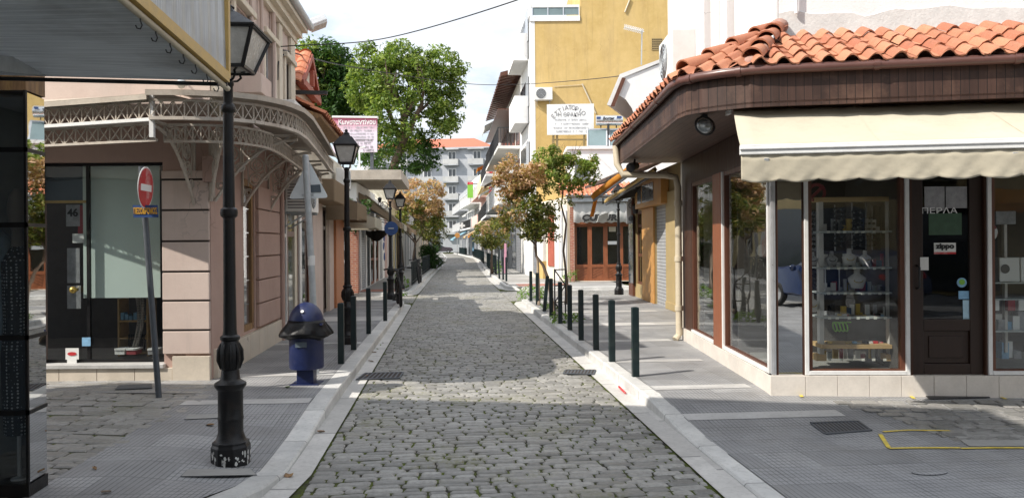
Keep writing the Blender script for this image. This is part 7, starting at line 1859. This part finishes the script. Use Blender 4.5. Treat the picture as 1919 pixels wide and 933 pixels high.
# hanging signs on the far row
def hsign(name, label, cat, x0, y0, x1, y1, Y, m, th=.15):
    o = thing(name, label, cat, at((x0 + x1) / 2, y1, Y)); b = MB(); b.prism([at(x0, y1, Y), at(x1, y1, Y), at(x1, y0, Y), at(x0, y0, Y)], (0, th, 0)); b.build('panel', m, o); return o
o = hsign('hanging_sign', 'tall green shop sign with red top projecting far down the right row', 'sign', 876, 341, 886.5, 371, 86, m_greensign)
b = MB(); b.prism([at(876, 346, 85.98), at(886.5, 346, 85.98), at(886.5, 341, 85.98), at(876, 341, 85.98)], (0, .1, 0)); b.build('red_top', m_red, o)
b = MB(); b.bar(at(886, 345, 86.1), at(898, 345, 86.1), .1); b.build('bracket', m_darkmetal, o)
def cross(label, x, y, Y, r, m):
    o = thing('pharmacy_cross', label, 'sign', at(x, y, Y), 0, 'pharmacy crosses'); c = at(x, y, Y); b = MB(); b.box(c.x - r, c.x + r, c.y, c.y + .15, c.z - r * .33, c.z + r * .33); b.box(c.x - r * .33, c.x + r * .33, c.y + .005, c.y + .145, c.z - r, c.z + r); b.build('cross', m, o)
    b = MB(); b.bar(c + Vector((r, .07, 0)), c + Vector((r + 1.2, .3, 0)), .06); b.build('arm', m_darkmetal, o)
    b = MB(); b.box(c.x - r * .8, c.x + r * .8, c.y - .02, c.y - .003, c.z - r * .14, c.z + r * .14); b.box(c.x - r * .14, c.x + r * .14, c.y - .025, c.y - .008, c.z - r * .8, c.z + r * .8); b.build('front', m_whitesign if m is m_whitesign else m_darkgreen, o)
cross('small white pharmacy cross over the far striped awnings', 866, 423, 94, .35, m_whitesign); cross('dark pharmacy cross projecting beside the coral tree', 924, 402, 58, .55, m_shutter2); cross('dark stepped pharmacy cross above the other one', 923, 378, 60, .4, m_shutter2)
# cream corner house at street level
cc = thing('cream_corner_house', 'cream ground floor with rusty yellow base between grey shutters and restaurant', 'house', (1.3, 34.0, .12))
CC = Fr((.93, 36.19), (2.28, 31.75))
b = MB(); b.fb(CC, .0, CC.L, .12, 3.55, -1, .0); b.build('wall', m_cream, cc)
b = MB(); b.fb(CC, 1.2, 2.0, .12, 3.4, .003, .15); b.build('pilaster', m_white2, cc, bevel=.01); b = MB(); b.fb(CC, 3.4, 3.9, .12, 3.4, .003, .12); b.build('pilaster', m_white2, cc, bevel=.01)
b = MB(); b.fb(CC, 1.18, 2.02, .12, .9, .005, .165); b.build('stained_base', m_yellow, cc)
b = MB(); b.fb(CC, 2.35, 3.1, .7, 3.0, .004, .05); b.build('shutter', m_redtimber, cc)
b = MB(); b.fb(CC, .3, 1.1, .3, 3.0, .004, .05); b.build('roller_shutter', m_shutter2, cc)
ps = thing('banner', 'pink upright banner beside the small round tree on the right', 'banner', at(945, 500, 38)); b = MB(); b.prism([at(944, 512, 38), at(949, 512, 38), at(949, 456, 38), at(945, 456, 38)], (0, .03, 0)); b.build('cloth', mat('pink_banner', (.5, .25, .33), .7, .15), ps)
pn = thing('panel_sign', 'blue and white panel standing before the distant shops', 'sign', at(889, 460, 90)); b = MB(); b.prism([at(885, 470, 90), at(889, 470, 90), at(889, 446, 90), at(885, 446, 90)], (0, .1, 0)); b.build('panel', m_cardblue, pn)
ns = thing('no_entry_sign', 'small distant orange red round sign under the blue striped awning', 'road sign', at(857, 440, 88)); b = MB(); b.bar(at(857, 478, 88), at(857, 432, 88), .07); b.build('post', m_galv, ns); b = MB(); b.disc(at(857, 441, 87.9), .3, (0, -1, 0), .03, 16); b.build('disc', m_orange, ns)

# ---------------------------------------------------------------- apartment block closing the street
eb = thing('end_apartments', 'pale grey six storey apartment block with red roof closing the street', 'apartment block', (-14, 140, .1))
EF = Fr((-27, 142.5), (-3.6, 139.0)); H = 19.0
b = MB(); b.fb(EF, 0, EF.L, .1, H, -14, 0); b.build('wall', m_blueg, eb)
b = MB(); p = [EF.pt(-.6, H, .6), EF.pt(EF.L + .6, H, .6), EF.pt(EF.L + .6, H, -14.6), EF.pt(-.6, H, -14.6)]; r = [EF.pt(4, H + 2.6, -7), EF.pt(EF.L - 4.5, H + 2.6, -7)]
b.add(p + r, [(0, 1, 5, 4), (1, 2, 5), (2, 3, 4, 5), (3, 0, 4), (3, 2, 1, 0)]); b.build('roof', m_roofred, eb)
b = MB(); b.fb(EF, -.6, EF.L + .6, H - .25, H - .003, 0.003, .62); b.build('cornice', m_blueg, eb)
for f in range(6):
    z = .4 + f * 3.1
    for k in range(5):
        uc_ = EF.L - 2.6 - k * 4.6
        if f == 0:
            if k % 2 == 0: b = MB(); b.fb(EF, uc_ - 1.6, uc_ + 1.6, .1, 3.0, .004, .05); b.build('garage_door', m_shutter2, eb)
            continue
        w = window(eb, EF, uc_ - .75, uc_ + .75, z + .05, z + 2.4, m_whitemetal, m_pane, rec=-.06, fw=.12, mu=(.5,))
        b = MB(); b.fb(EF, uc_ - 1.5, uc_ + 1.3, z - .18, z, .003, 1.1); bo = b.build('balcony', m_blueg, eb)
        b = MB(); b.fb(EF, uc_ - 1.5, uc_ + 1.3, z + .05, z + .95, 1.02, 1.08); b.fb(EF, uc_ - 1.5, uc_ - 1.44, z + .05, z + .95, .01, 1.02); b.fb(EF, uc_ + 1.24, uc_ + 1.3, z + .05, z + .95, .01, 1.02); b.build('parapet', m_grey, bo)
        if f == 5: b = MB(); b.fb(EF, uc_ - 1.6, uc_ + 1.4, z + 2.65, z + 2.8, .003, 1.0); b.build('canopy', m_grey, eb)
# car at the end of the street, and one standing behind the viewer
def car(label, p, rz, paint):
    o = thing('parked_car', label, 'car', p, rz)
    P = Vector(p); M = Matrix.Rotation(rz, 3, 'Z'); T = lambda x, y, z: P + M @ Vector((x, y, z))
    prof = [(-2.05, .42), (-2.08, .62), (-1.98, .86), (-1.55, .98), (-.62, 1.06), (-.1, 1.40), (.9, 1.45), (1.55, 1.32), (1.95, .98), (2.05, .80), (2.05, .42), (1.72, .30), (-1.75, .30)]
    def sec(k, inset):  # cross sections of the shell
        return [T(x * (1 - .02 * k), inset(z) * .0 + y_, z) for (x, z), y_ in [((x, z), (1 if k >= 0 else -1) * (.86 - max(0, z - .9) * .42)) for x, z in prof]]
    n = len(prof); L_ = [T(x, .86 - max(0, z - .92) * .40, z) for x, z in prof]; R_ = [T(x, -.86 + max(0, z - .92) * .40, z) for x, z in prof]
    b = MB(); b.add(L_ + R_, [tuple(range(n)), tuple(reversed(range(n, 2 * n)))] + [(i, n + i, n + (i + 1) % n, (i + 1) % n) for i in range(n)]); b.build('body', paint, o, bevel=.05, smooth=35)
    b = MB()
    for sgn in (1, -1):
        y_ = lambda z: sgn * (.868 - max(0, z - .92) * .40)
        b.prism([T(x, y_(z), z) for x, z in ((-.52, 1.07), (-.05, 1.345), (.35, 1.38), (.35, 1.05))], M @ Vector((0, sgn * .008, 0))); b.prism([T(x, y_(z), z) for x, z in ((.42, 1.05), (.42, 1.385), (.95, 1.39), (1.45, 1.27), (1.6, 1.02))], M @ Vector((0, sgn * .008, 0)))
    b.prism([T(-.63, y, z) for y, z in ()] or [T(-.60, .70, 1.09), T(-.60, -.70, 1.09), T(-.14, -.60, 1.385), T(-.14, .60, 1.385)], M @ Vector((-.012, 0, .012))); b.prism([T(1.90, .66, 1.04), T(1.90, -.66, 1.04), T(1.60, -.58, 1.30), T(1.60, .58, 1.30)], M @ Vector((.014, 0, .012))); b.build('windows', m_pane, o)
    for x in (-1.32, 1.30):
        for y in (-.80, .80):
            s_ = 1 if y > 0 else -1; b = MB(); ax = M @ Vector((0, 1, 0)); b.torus(T(x, y, .31), .235, .085, ax, 20, 8); w_ = b.build('wheel', m_tyre, o, smooth=True)
            b = MB(); b.disc(T(x, y + s_ * .04, .31), .2, ax * s_, .02, 16); b.build('rim', m_alu, w_)
    for y in (-.62, .62):
        b = MB(); c = T(-2.03, y, .70); b.ball(c, .17, 10, 7, .45, 1.0, .55, M); b.build('headlight', m_headlight, o, smooth=True)
        b = MB(); c = T(2.0, y, .86); b.ball(c, .15, 10, 7, .35, .9, .7, M); b.build('tail_light', m_redlight, o, smooth=True)
    b = MB(); b.prism([T(-2.088, y, z) for y, z in ((-.5, .42), (.5, .42), (.5, .6), (-.5, .6))], M @ Vector((-.012, 0, 0))); b.build('grille', m_black, o)
    for sgn in (1, -1):
        b = MB(); b.ball(T(-.55, sgn * .96, 1.0), .1, 8, 6, .6, 1, .8, M); b.build('mirror', paint, o, smooth=True)
    return o
p = gp(846, 471.5, .05); car('dark parked car seen side-on at the far end of the street', (p.x, 132, .06), .05 + PI, m_carpaint)
car('dark blue car seen only as a reflection in the mirrored corner panel', (7.0, -3.4, .04), 1.15, m_carblue)
# overhead cables
def cable(label, pts, r=.012):
    o = thing('overhead_cable', label, 'cable', pts[0]); P = []
    for a, c in zip(pts, pts[1:]):
        for i in range(12):
            k = i / 12; P.append(a.lerp(c, k) - Vector((0, 0, .02 * (c - a).length * 4 * k * (1 - k) * .35)))
    P.append(pts[-1])
    if len(pts) > 2:      # one smooth hanging curve through the fixing points
        P = []; q_ = [pts[0] * 2 - pts[1]] + list(pts) + [pts[-1] * 2 - pts[-2]]
        for i in range(1, len(q_) - 2):
            for j in range(14):
                k = j / 14; a, c, d, e = q_[i - 1:i + 3]
                P.append(.5 * (2 * c + (d - a) * k + (2 * a - 5 * c + 4 * d - e) * k * k + (3 * c - a - 3 * d + e) * k ** 3))
        P.append(pts[-1])
    b = MB(); b.tube(P, r, 6); b.build('wire', m_cable, o)
a0 = PS.pt(PS.pix(520, 88)[0], PS.pix(520, 88)[1], .02)
cable('thick black cable rising from the pink house to the upper right', [a0, at(718, 73, 13), at(968, 1, 10.5), at(1100, -60, 9.5)], .009)
cable('thin black cable sagging from the pink house towards the ochre wall', [PS.pt(PS.pix(519, 92)[0], PS.pix(519, 92)[1], .02), at(660, 126, 22), at(870, 157, 30), at(985, 158, 33), at(1160, 143, 24), at(1246, 116, 17.3)], .014)
cable('short black loop of cable on the pale wall of the pink house', [PS.pt(PS.pix(537, 97)[0], PS.pix(537, 97)[1], .03), PS.pt(PS.pix(520, 112)[0], PS.pix(520, 112)[1], .03), PS.pt(PS.pix(517, 150)[0], PS.pix(517, 150)[1], .03)], .012)
# street floodlight on the eave of the pink house
c = at(594, 43, 15.6); sf = thing('street_floodlight', 'grey box floodlight on a bracket at the pink house eave', 'floodlight', c)
M_ = Matrix.Rotation(-.5, 3, 'Y') @ Matrix.Rotation(.4, 3, 'Z')
b = MB(); b.cbox(c, .36, .3, .14, M=M_); b.build('housing', m_signback, sf, bevel=.02)
b = MB(); b.cbox(c + M_ @ Vector((0, 0, -.08)), .32, .26, .05, M=M_); b.build('lens', m_lampglass, sf)
b = MB(); b.tube([PS.pt(PS.pix(552, 70)[0], PS.pix(552, 70)[1], .05), at(566, 55, 15.4), c + Vector((-.1, 0, 0))], .025, 8); b.bar(at(548, 50, 15.2), at(572, 47, 15.4), .05); b.build('bracket', m_darkmetal, sf)

# house across the side street behind the viewer: what the shop windows mirror
bh = thing('opposite_house', 'plain tan house across the side street, seen only mirrored in the shop windows', 'house', (12, -9, 0))
BF = Fr((26, -9.2), (1.5, -8.4))
b = MB(); b.fb(BF, 0, BF.L, 0, 9.5, -8, 0); b.build('wall', m_tan, bh)
for k in range(6):
    window(bh, BF, 1.2 + k * 4, 2.8 + k * 4, 4.2, 6.2, m_brown, m_pane, rec=-.06, fw=.1, mu=(.5,)); b = MB(); b.fb(BF, .6 + k * 4, 3.6 + k * 4, .1, 2.7, .004, .05); b.build('shop_front', m_pane, bh)
awning(bh, BF, 2, 14, 3.3, 1.4, .6, m_awn_orange, .25)
# ================================================================ TREES AND PLANTS
import numpy as np
def leaf_cloud(name, parent, mat_, clumps, per, size, seed, droop=.3, flat_=.55):
    """many small leaf quads around clump centres (c, r); built with numpy for speed"""
    rs = np.random.RandomState(seed)
    V, Fc = [], []
    k = 0
    M = WM[parent.name].inverted() if parent is not None else Matrix.Identity(4)
    off = np.array(M.to_translation())
    for c, r in clumps:
        n = max(3, int(per * 1.9 * r * r * U(.7, 1.3)))
        d = rs.normal(size=(n, 3)); d /= np.linalg.norm(d, axis=1)[:, None]
        rad = r * rs.uniform(.25, 1.0, (n, 1)) ** .6
        p = np.array(c) + d * rad * np.array([1, 1, .8]) + off
        nn = d * .5 + rs.normal(size=(n, 3)) * .5 + np.array([0, 0, flat_]); nn /= np.linalg.norm(nn, axis=1)[:, None]
        t_ = np.cross(nn, rs.normal(size=(n, 3))); t_ /= np.linalg.norm(t_, axis=1)[:, None]
        b_ = np.cross(nn, t_)
        s = size * rs.uniform(.4, 1.4, (n, 1))
        L_ = t_ * s; W_ = b_ * s * .42
        dr = np.array([0, 0, -1]) * s * droop * rs.uniform(0, 1, (n, 1))
        pts = np.stack([p - L_, p + W_ + nn * s * .1, p + L_ + dr, p - W_ + nn * s * .1], 1).reshape(-1, 3)
        V.append(pts); Fc.append(np.arange(4 * n).reshape(-1, 4) + k); k += 4 * n
    V = np.concatenate(V); Fc = np.concatenate(Fc)
    me = bpy.data.meshes.new(name); me.vertices.add(len(V)); me.vertices.foreach_set('co', V.astype(np.float32).ravel())
    me.loops.add(len(Fc) * 4); me.loops.foreach_set('vertex_index', Fc.astype(np.int32).ravel())
    me.polygons.add(len(Fc)); me.polygons.foreach_set('loop_start', np.arange(0, len(Fc) * 4, 4, dtype=np.int32)); me.polygons.foreach_set('loop_total', np.full(len(Fc), 4, dtype=np.int32))
    me.update(calc_edges=True); me.materials.append(mat_)
    o = bpy.data.objects.new(name, me); COL.objects.link(o)
    if parent is not None: o.parent = parent; WM[o.name] = WM[parent.name]
    return o
def limbs(b, p, d, length, r, depth, ends, spread=.6, taper=.62):
    n = 4; pts = [p]; q = p.copy(); dd = d.copy()
    for i in range(n):
        dd = (dd + Vector((U(-.16, .16), U(-.16, .16), U(-.02, .12)))).normalized(); q = q + dd * length / n; pts.append(q.copy())
    b.tube(pts, [r * (1 - (1 - taper) * i / n) for i in range(n + 1)], 7 if r > .03 else 5, cap=False)
    if depth == 0: ends.append(pts[-1]); return
    if depth == 1: ends.append(pts[-2])
    for k in range(3 if depth > 1 else 2):
        a = U(0, 2 * PI); nd = (dd + Vector((math.cos(a), math.sin(a), U(-.1, .5))) * spread).normalized()
        limbs(b, pts[-1 if k else -2], nd, length * U(.6, .85), r * taper * .8, depth - 1, ends, spread, taper)
def tree(name, label, base, trunk_pts, r, crowns, mats, seed, limb_len, depth=2, tm=None, grp=None, spread=.65):
    """trunk_pts: absolute points; crowns: list of (centre, radii, n_clumps, clump_r, per, leaf size, material, name)"""
    random.seed(seed)
    o = thing(name, label, 'tree', base, 0, grp)
    b = MB(); n = len(trunk_pts); b.tube(trunk_pts, [r * (1.25 if i == 0 else 1 - .45 * i / (n - 1)) for i in range(n)], 10)
    ends = []; top = Vector(trunk_pts[-1])
    for k in range(4):
        a = k * PI / 2 + U(-.5, .5); limbs(b, top - Vector((0, 0, .1 * k * r * 4)), Vector((math.cos(a) * .7, math.sin(a) * .7, .8)).normalized(), limb_len, r * .5, depth, ends, spread)
    b.build('trunk', tm or m_trunk, o, smooth=True)
    for ci, (c, rad, nc, cr, per, ls, m, nm) in enumerate(crowns):
        cl = []
        for i in range(nc):
            while True:
                d = Vector((U(-1, 1), U(-1, 1), U(-1, 1)))
                if .15 < d.length < 1: break
            d = d.normalized() * d.length ** .45
            k = 1 + .16 * math.sin(d.x * 5 + seed) * math.cos(d.y * 4 + d.z * 6 + seed)
            cl.append((Vector(c) + Vector((d.x * rad[0], d.y * rad[1], d.z * rad[2])) * k, cr * U(.6, 1.25)))
        if ci == 0: cl += [(e, cr * .8) for e in ends if all(abs((e - Vector(c))[i]) < rad[i] * 1.05 for i in range(3))]
        leaf_cloud(nm, o, m, cl, per, ls, seed + ci)
    return o
# great green trees behind the left roofs
Yt = 46.0
B = at(742, 330, Yt); B.z = .1
crs = [(at(762, 195, Yt), (2.9, 2.7, 3.1), 190, .52, 160, .125, m_leaf_big, 'crown'), (at(690, 150, Yt - .5), (1.25, 1.4, 1.9), 60, .48, 160, .12, m_leaf_big, 'crown'), (at(748, 108, Yt), (1.2, 1.2, .9), 34, .46, 155, .12, m_leaf_big, 'crown'), (at(820, 140, Yt), (1.5, 1.6, 1.5), 62, .48, 160, .12, m_leaf_big, 'crown'), (at(838, 205, Yt), (1.0, 1.4, 1.3), 36, .46, 155, .12, m_leaf_big, 'crown'), (at(745, 285, Yt), (2.5, 2.2, 1.4), 70, .5, 115, .125, m_leaf_dark, 'crown')]
tree('plane_tree', 'great broad green tree rising behind the pink billboard', B, [B, at(738, 400, Yt), at(732, 330, Yt), at(742, 300, Yt), at(758, 262, Yt)], .38, crs, None, 4, 2.4, 2)
B = at(600, 330, 50); B.z = .1
tree('plane_tree', 'tall dark green tree behind the red gable on the left', B, [B, at(604, 330, 50), at(606, 240, 50)], .35, [(at(606, 165, 50), (1.9, 2, 2.9), 80, .85, 100, .16, m_leaf_dark, 'crown'), (at(590, 140, 49), (1.3, 1.4, 1.9), 30, .75, 100, .16, m_leaf_big, 'crown'), (at(640, 220, 49), (1.5, 1.4, 1.6), 36, .75, 100, .16, m_leaf_dark, 'crown')], None, 9, 2.2, 2)
# coral photinia on the left pavement and greener neighbours
Yp = 38.0; B = at(776, 515, Yp); B.z = .12
tree('photinia_tree', 'coral topped photinia tree on the left pavement', B, [B, at(775, 480, Yp), at(779, 455, Yp)], .075, [(at(786, 405, Yp), (1.15, 1.0, .85), 60, .30, 300, .085, m_leaf_phot, 'crown'), (at(788, 372, Yp - .2), (1.05, .95, .95), 80, .25, 420, .08, m_leaf_coral, 'coral_foliage'), (at(812, 392, Yp - .2), (.55, .6, .5), 22, .22, 360, .075, m_leaf_coral, 'coral_foliage')], None, 13, .8, 1, grp='coral topped photinia trees')
Yq = 50.0; B = at(812, 498, Yq); B.z = .12
tree('photinia_tree', 'olive green young tree past the coral one on the left', B, [B, at(812, 475, Yq), at(811, 455, Yq)], .07, [(at(812, 432, Yq), (.95, .9, .85), 50, .28, 260, .09, m_leaf_phot, 'crown'), (at(818, 420, Yq - .3), (.6, .5, .5), 16, .25, 240, .08, m_leaf_light, 'crown')], None, 15, .7, 1, tm=m_trunk_pale)
# right: photinia with crooked trunks, thin light tree, small round tree
Yr_ = 19.2; B = gp(1037, 590); B.z = .12
q = lambda x, y, dy=0: at(x, y, Yr_ + dy)
tree('photinia_tree', 'coral and olive photinia tree with crooked dark trunk on the right pavement', B, [B, q(1034, 560), q(1026, 520), q(1018, 497), q(1005, 480), q(1003, 455)], .05,
    [(q(985, 400), (.62, .55, .62), 74, .17, 900, .048, m_leaf_phot, 'crown'), (q(955, 335, -.1), (.36, .4, .52), 56, .15, 1150, .05, m_leaf_coral, 'coral_foliage'), (q(990, 330, -.1), (.45, .45, .38), 50, .15, 1100, .05, m_leaf_coral, 'coral_foliage'), (q(958, 400, -.2), (.38, .4, .42), 26, .12, 1100, .045, m_leaf_coral, 'coral_foliage'), (q(1015, 420, 0), (.42, .45, .45), 36, .15, 900, .045, m_leaf_phot, 'crown')], None, 23, .45, 1, grp='coral topped photinia trees')
B = gp(1010, 572); B.z = .12; Y3 = 20.6; q = lambda x, y, dy=0: at(x, y, Y3 + dy)
tree('photinia_tree', 'slim pale trunked tree close behind the crooked photinia', B, [B, q(1010, 540), q(1008, 490), q(1002, 465), q(1004, 440)], .035, [(q(1004, 425), (.5, .5, .4), 30, .15, 800, .05, m_leaf_phot, 'crown')], None, 27, .4, 1, tm=m_trunk_pale)
B = gp(1060, 570); B.z = .12; Y4 = 19.8; q = lambda x, y, dy=0: at(x, y, Y4 + dy)
tree('young_tree', 'thin light green tree before the restaurant with airy branches', B, [B, q(1063, 530), q(1056, 470), q(1061, 420), q(1052, 385), q(1056, 350)], .034,
    [(q(1058, 325), (.88, .7, .40), 90, .13, 900, .055, m_leaf_light, 'crown'), (q(1030, 300), (.5, .5, .36), 46, .12, 900, .055, m_leaf_light, 'crown'), (q(1085, 315), (.55, .5, .42), 44, .12, 900, .055, m_leaf_light, 'crown'), (q(1050, 372), (.6, .5, .35), 22, .12, 700, .05, m_leaf_phot, 'crown')], None, 31, .6, 2, spread=.8)
Y5 = 40; B = at(922, 510, Y5); B.z = .12; q = lambda x, y, dy=0: at(x, y, Y5 + dy)
tree('round_tree', 'small round topped dark tree in the railed bed at right', B, [B, q(921, 490), q(922, 468)], .08, [(q(921, 440), (.85, .8, .72), 52, .26, 380, .075, m_leaf_phot, 'crown'), (q(921, 428), (.6, .6, .4), 16, .2, 360, .07, m_leaf_coral, 'coral_foliage')], None, 35, .5, 1)
# hedge, weeds, creeper
Yh = 50.5; B = at(808, 499, Yh); B.z = .12
hd = thing('clipped_hedge', 'dark clipped evergreen shrub at the left kerb', 'shrub', B)
random.seed(40)
cl = [(Vector((B.x + U(-.55, .55), B.y + U(-1.6, 1.6), .12 + U(.1, 1.45))), .3) for _ in range(110)]
leaf_cloud('foliage', hd, m_hedge, cl, 260, .07, 41)
b = MB()
for k in range(4): b.tube([(B.x, B.y - 1 + k * .7, .1), (B.x + U(-.1, .1), B.y - 1 + k * .7, 1.1)], .03, 6)
b.build('stem', m_trunk, hd)
def weeds(label, p, sx, sy, h, n, seed, per=700, ls=.04):
    random.seed(seed); o = thing('weed_clump', label, 'weeds', p, 0, 'weeds round the tree feet')
    cl = [(Vector((p.x + U(-sx, sx), p.y + U(-sy, sy), .12 + U(.0, h))), U(.06, .13)) for _ in range(n)]
    leaf_cloud('foliage', o, m_weed, cl, per, ls, seed)
    b = MB()
    for k in range(5): x, y = p.x + U(-sx, sx) * .6, p.y + U(-sy, sy) * .6; b.tube([(x, y, .1), (x + U(-.05, .05), y, .12 + h)], .006, 5)
    b.build('stem', m_weed, o)
weeds('leafy green weeds at the corner of the right tree bed', gp(996, 560), .35, .5, .32, 34, 51); weeds('low green weeds at the foot of the fifth right bollard', gp(1060, 604), .28, .3, .16, 22, 52); weeds('small weeds at the foot of the crooked tree', gp(1030, 578), .2, .3, .12, 12, 53)
weeds('green shrubs inside the far right railing', rk_(44, .55), .25, 3.5, .6, 46, 54, 240, .07); weeds('leafy plant at the base of the restaurant brick pier', at(1072, 522, 31), .35, .2, .5, 16, 55, 300, .06); weeds('low shrub beside the second left bicycle', lk_(28.4, -.5), .3, .5, .45, 26, 56, 300, .06)
weeds('thin dry weeds in the cobbles by the far left kerb', lk_(24.2, -.4), .3, .5, .06, 8, 57)
random.seed(60); c = at(672, 400, 24.8)
leaf_cloud('foliage', vc, m_leaf_dark, [(c + Vector((U(-.35, .35), U(-.4, .4), U(-.5, .45))), .16) for _ in range(26)], 700, .06, 61)
b = MB(); b.tube([c + Vector((0, 0, -.6)), c + Vector((.05, .1, 0)), c + Vector((-.05, 0, .5))], .02, 6); b.build('stem', m_trunk, vc)
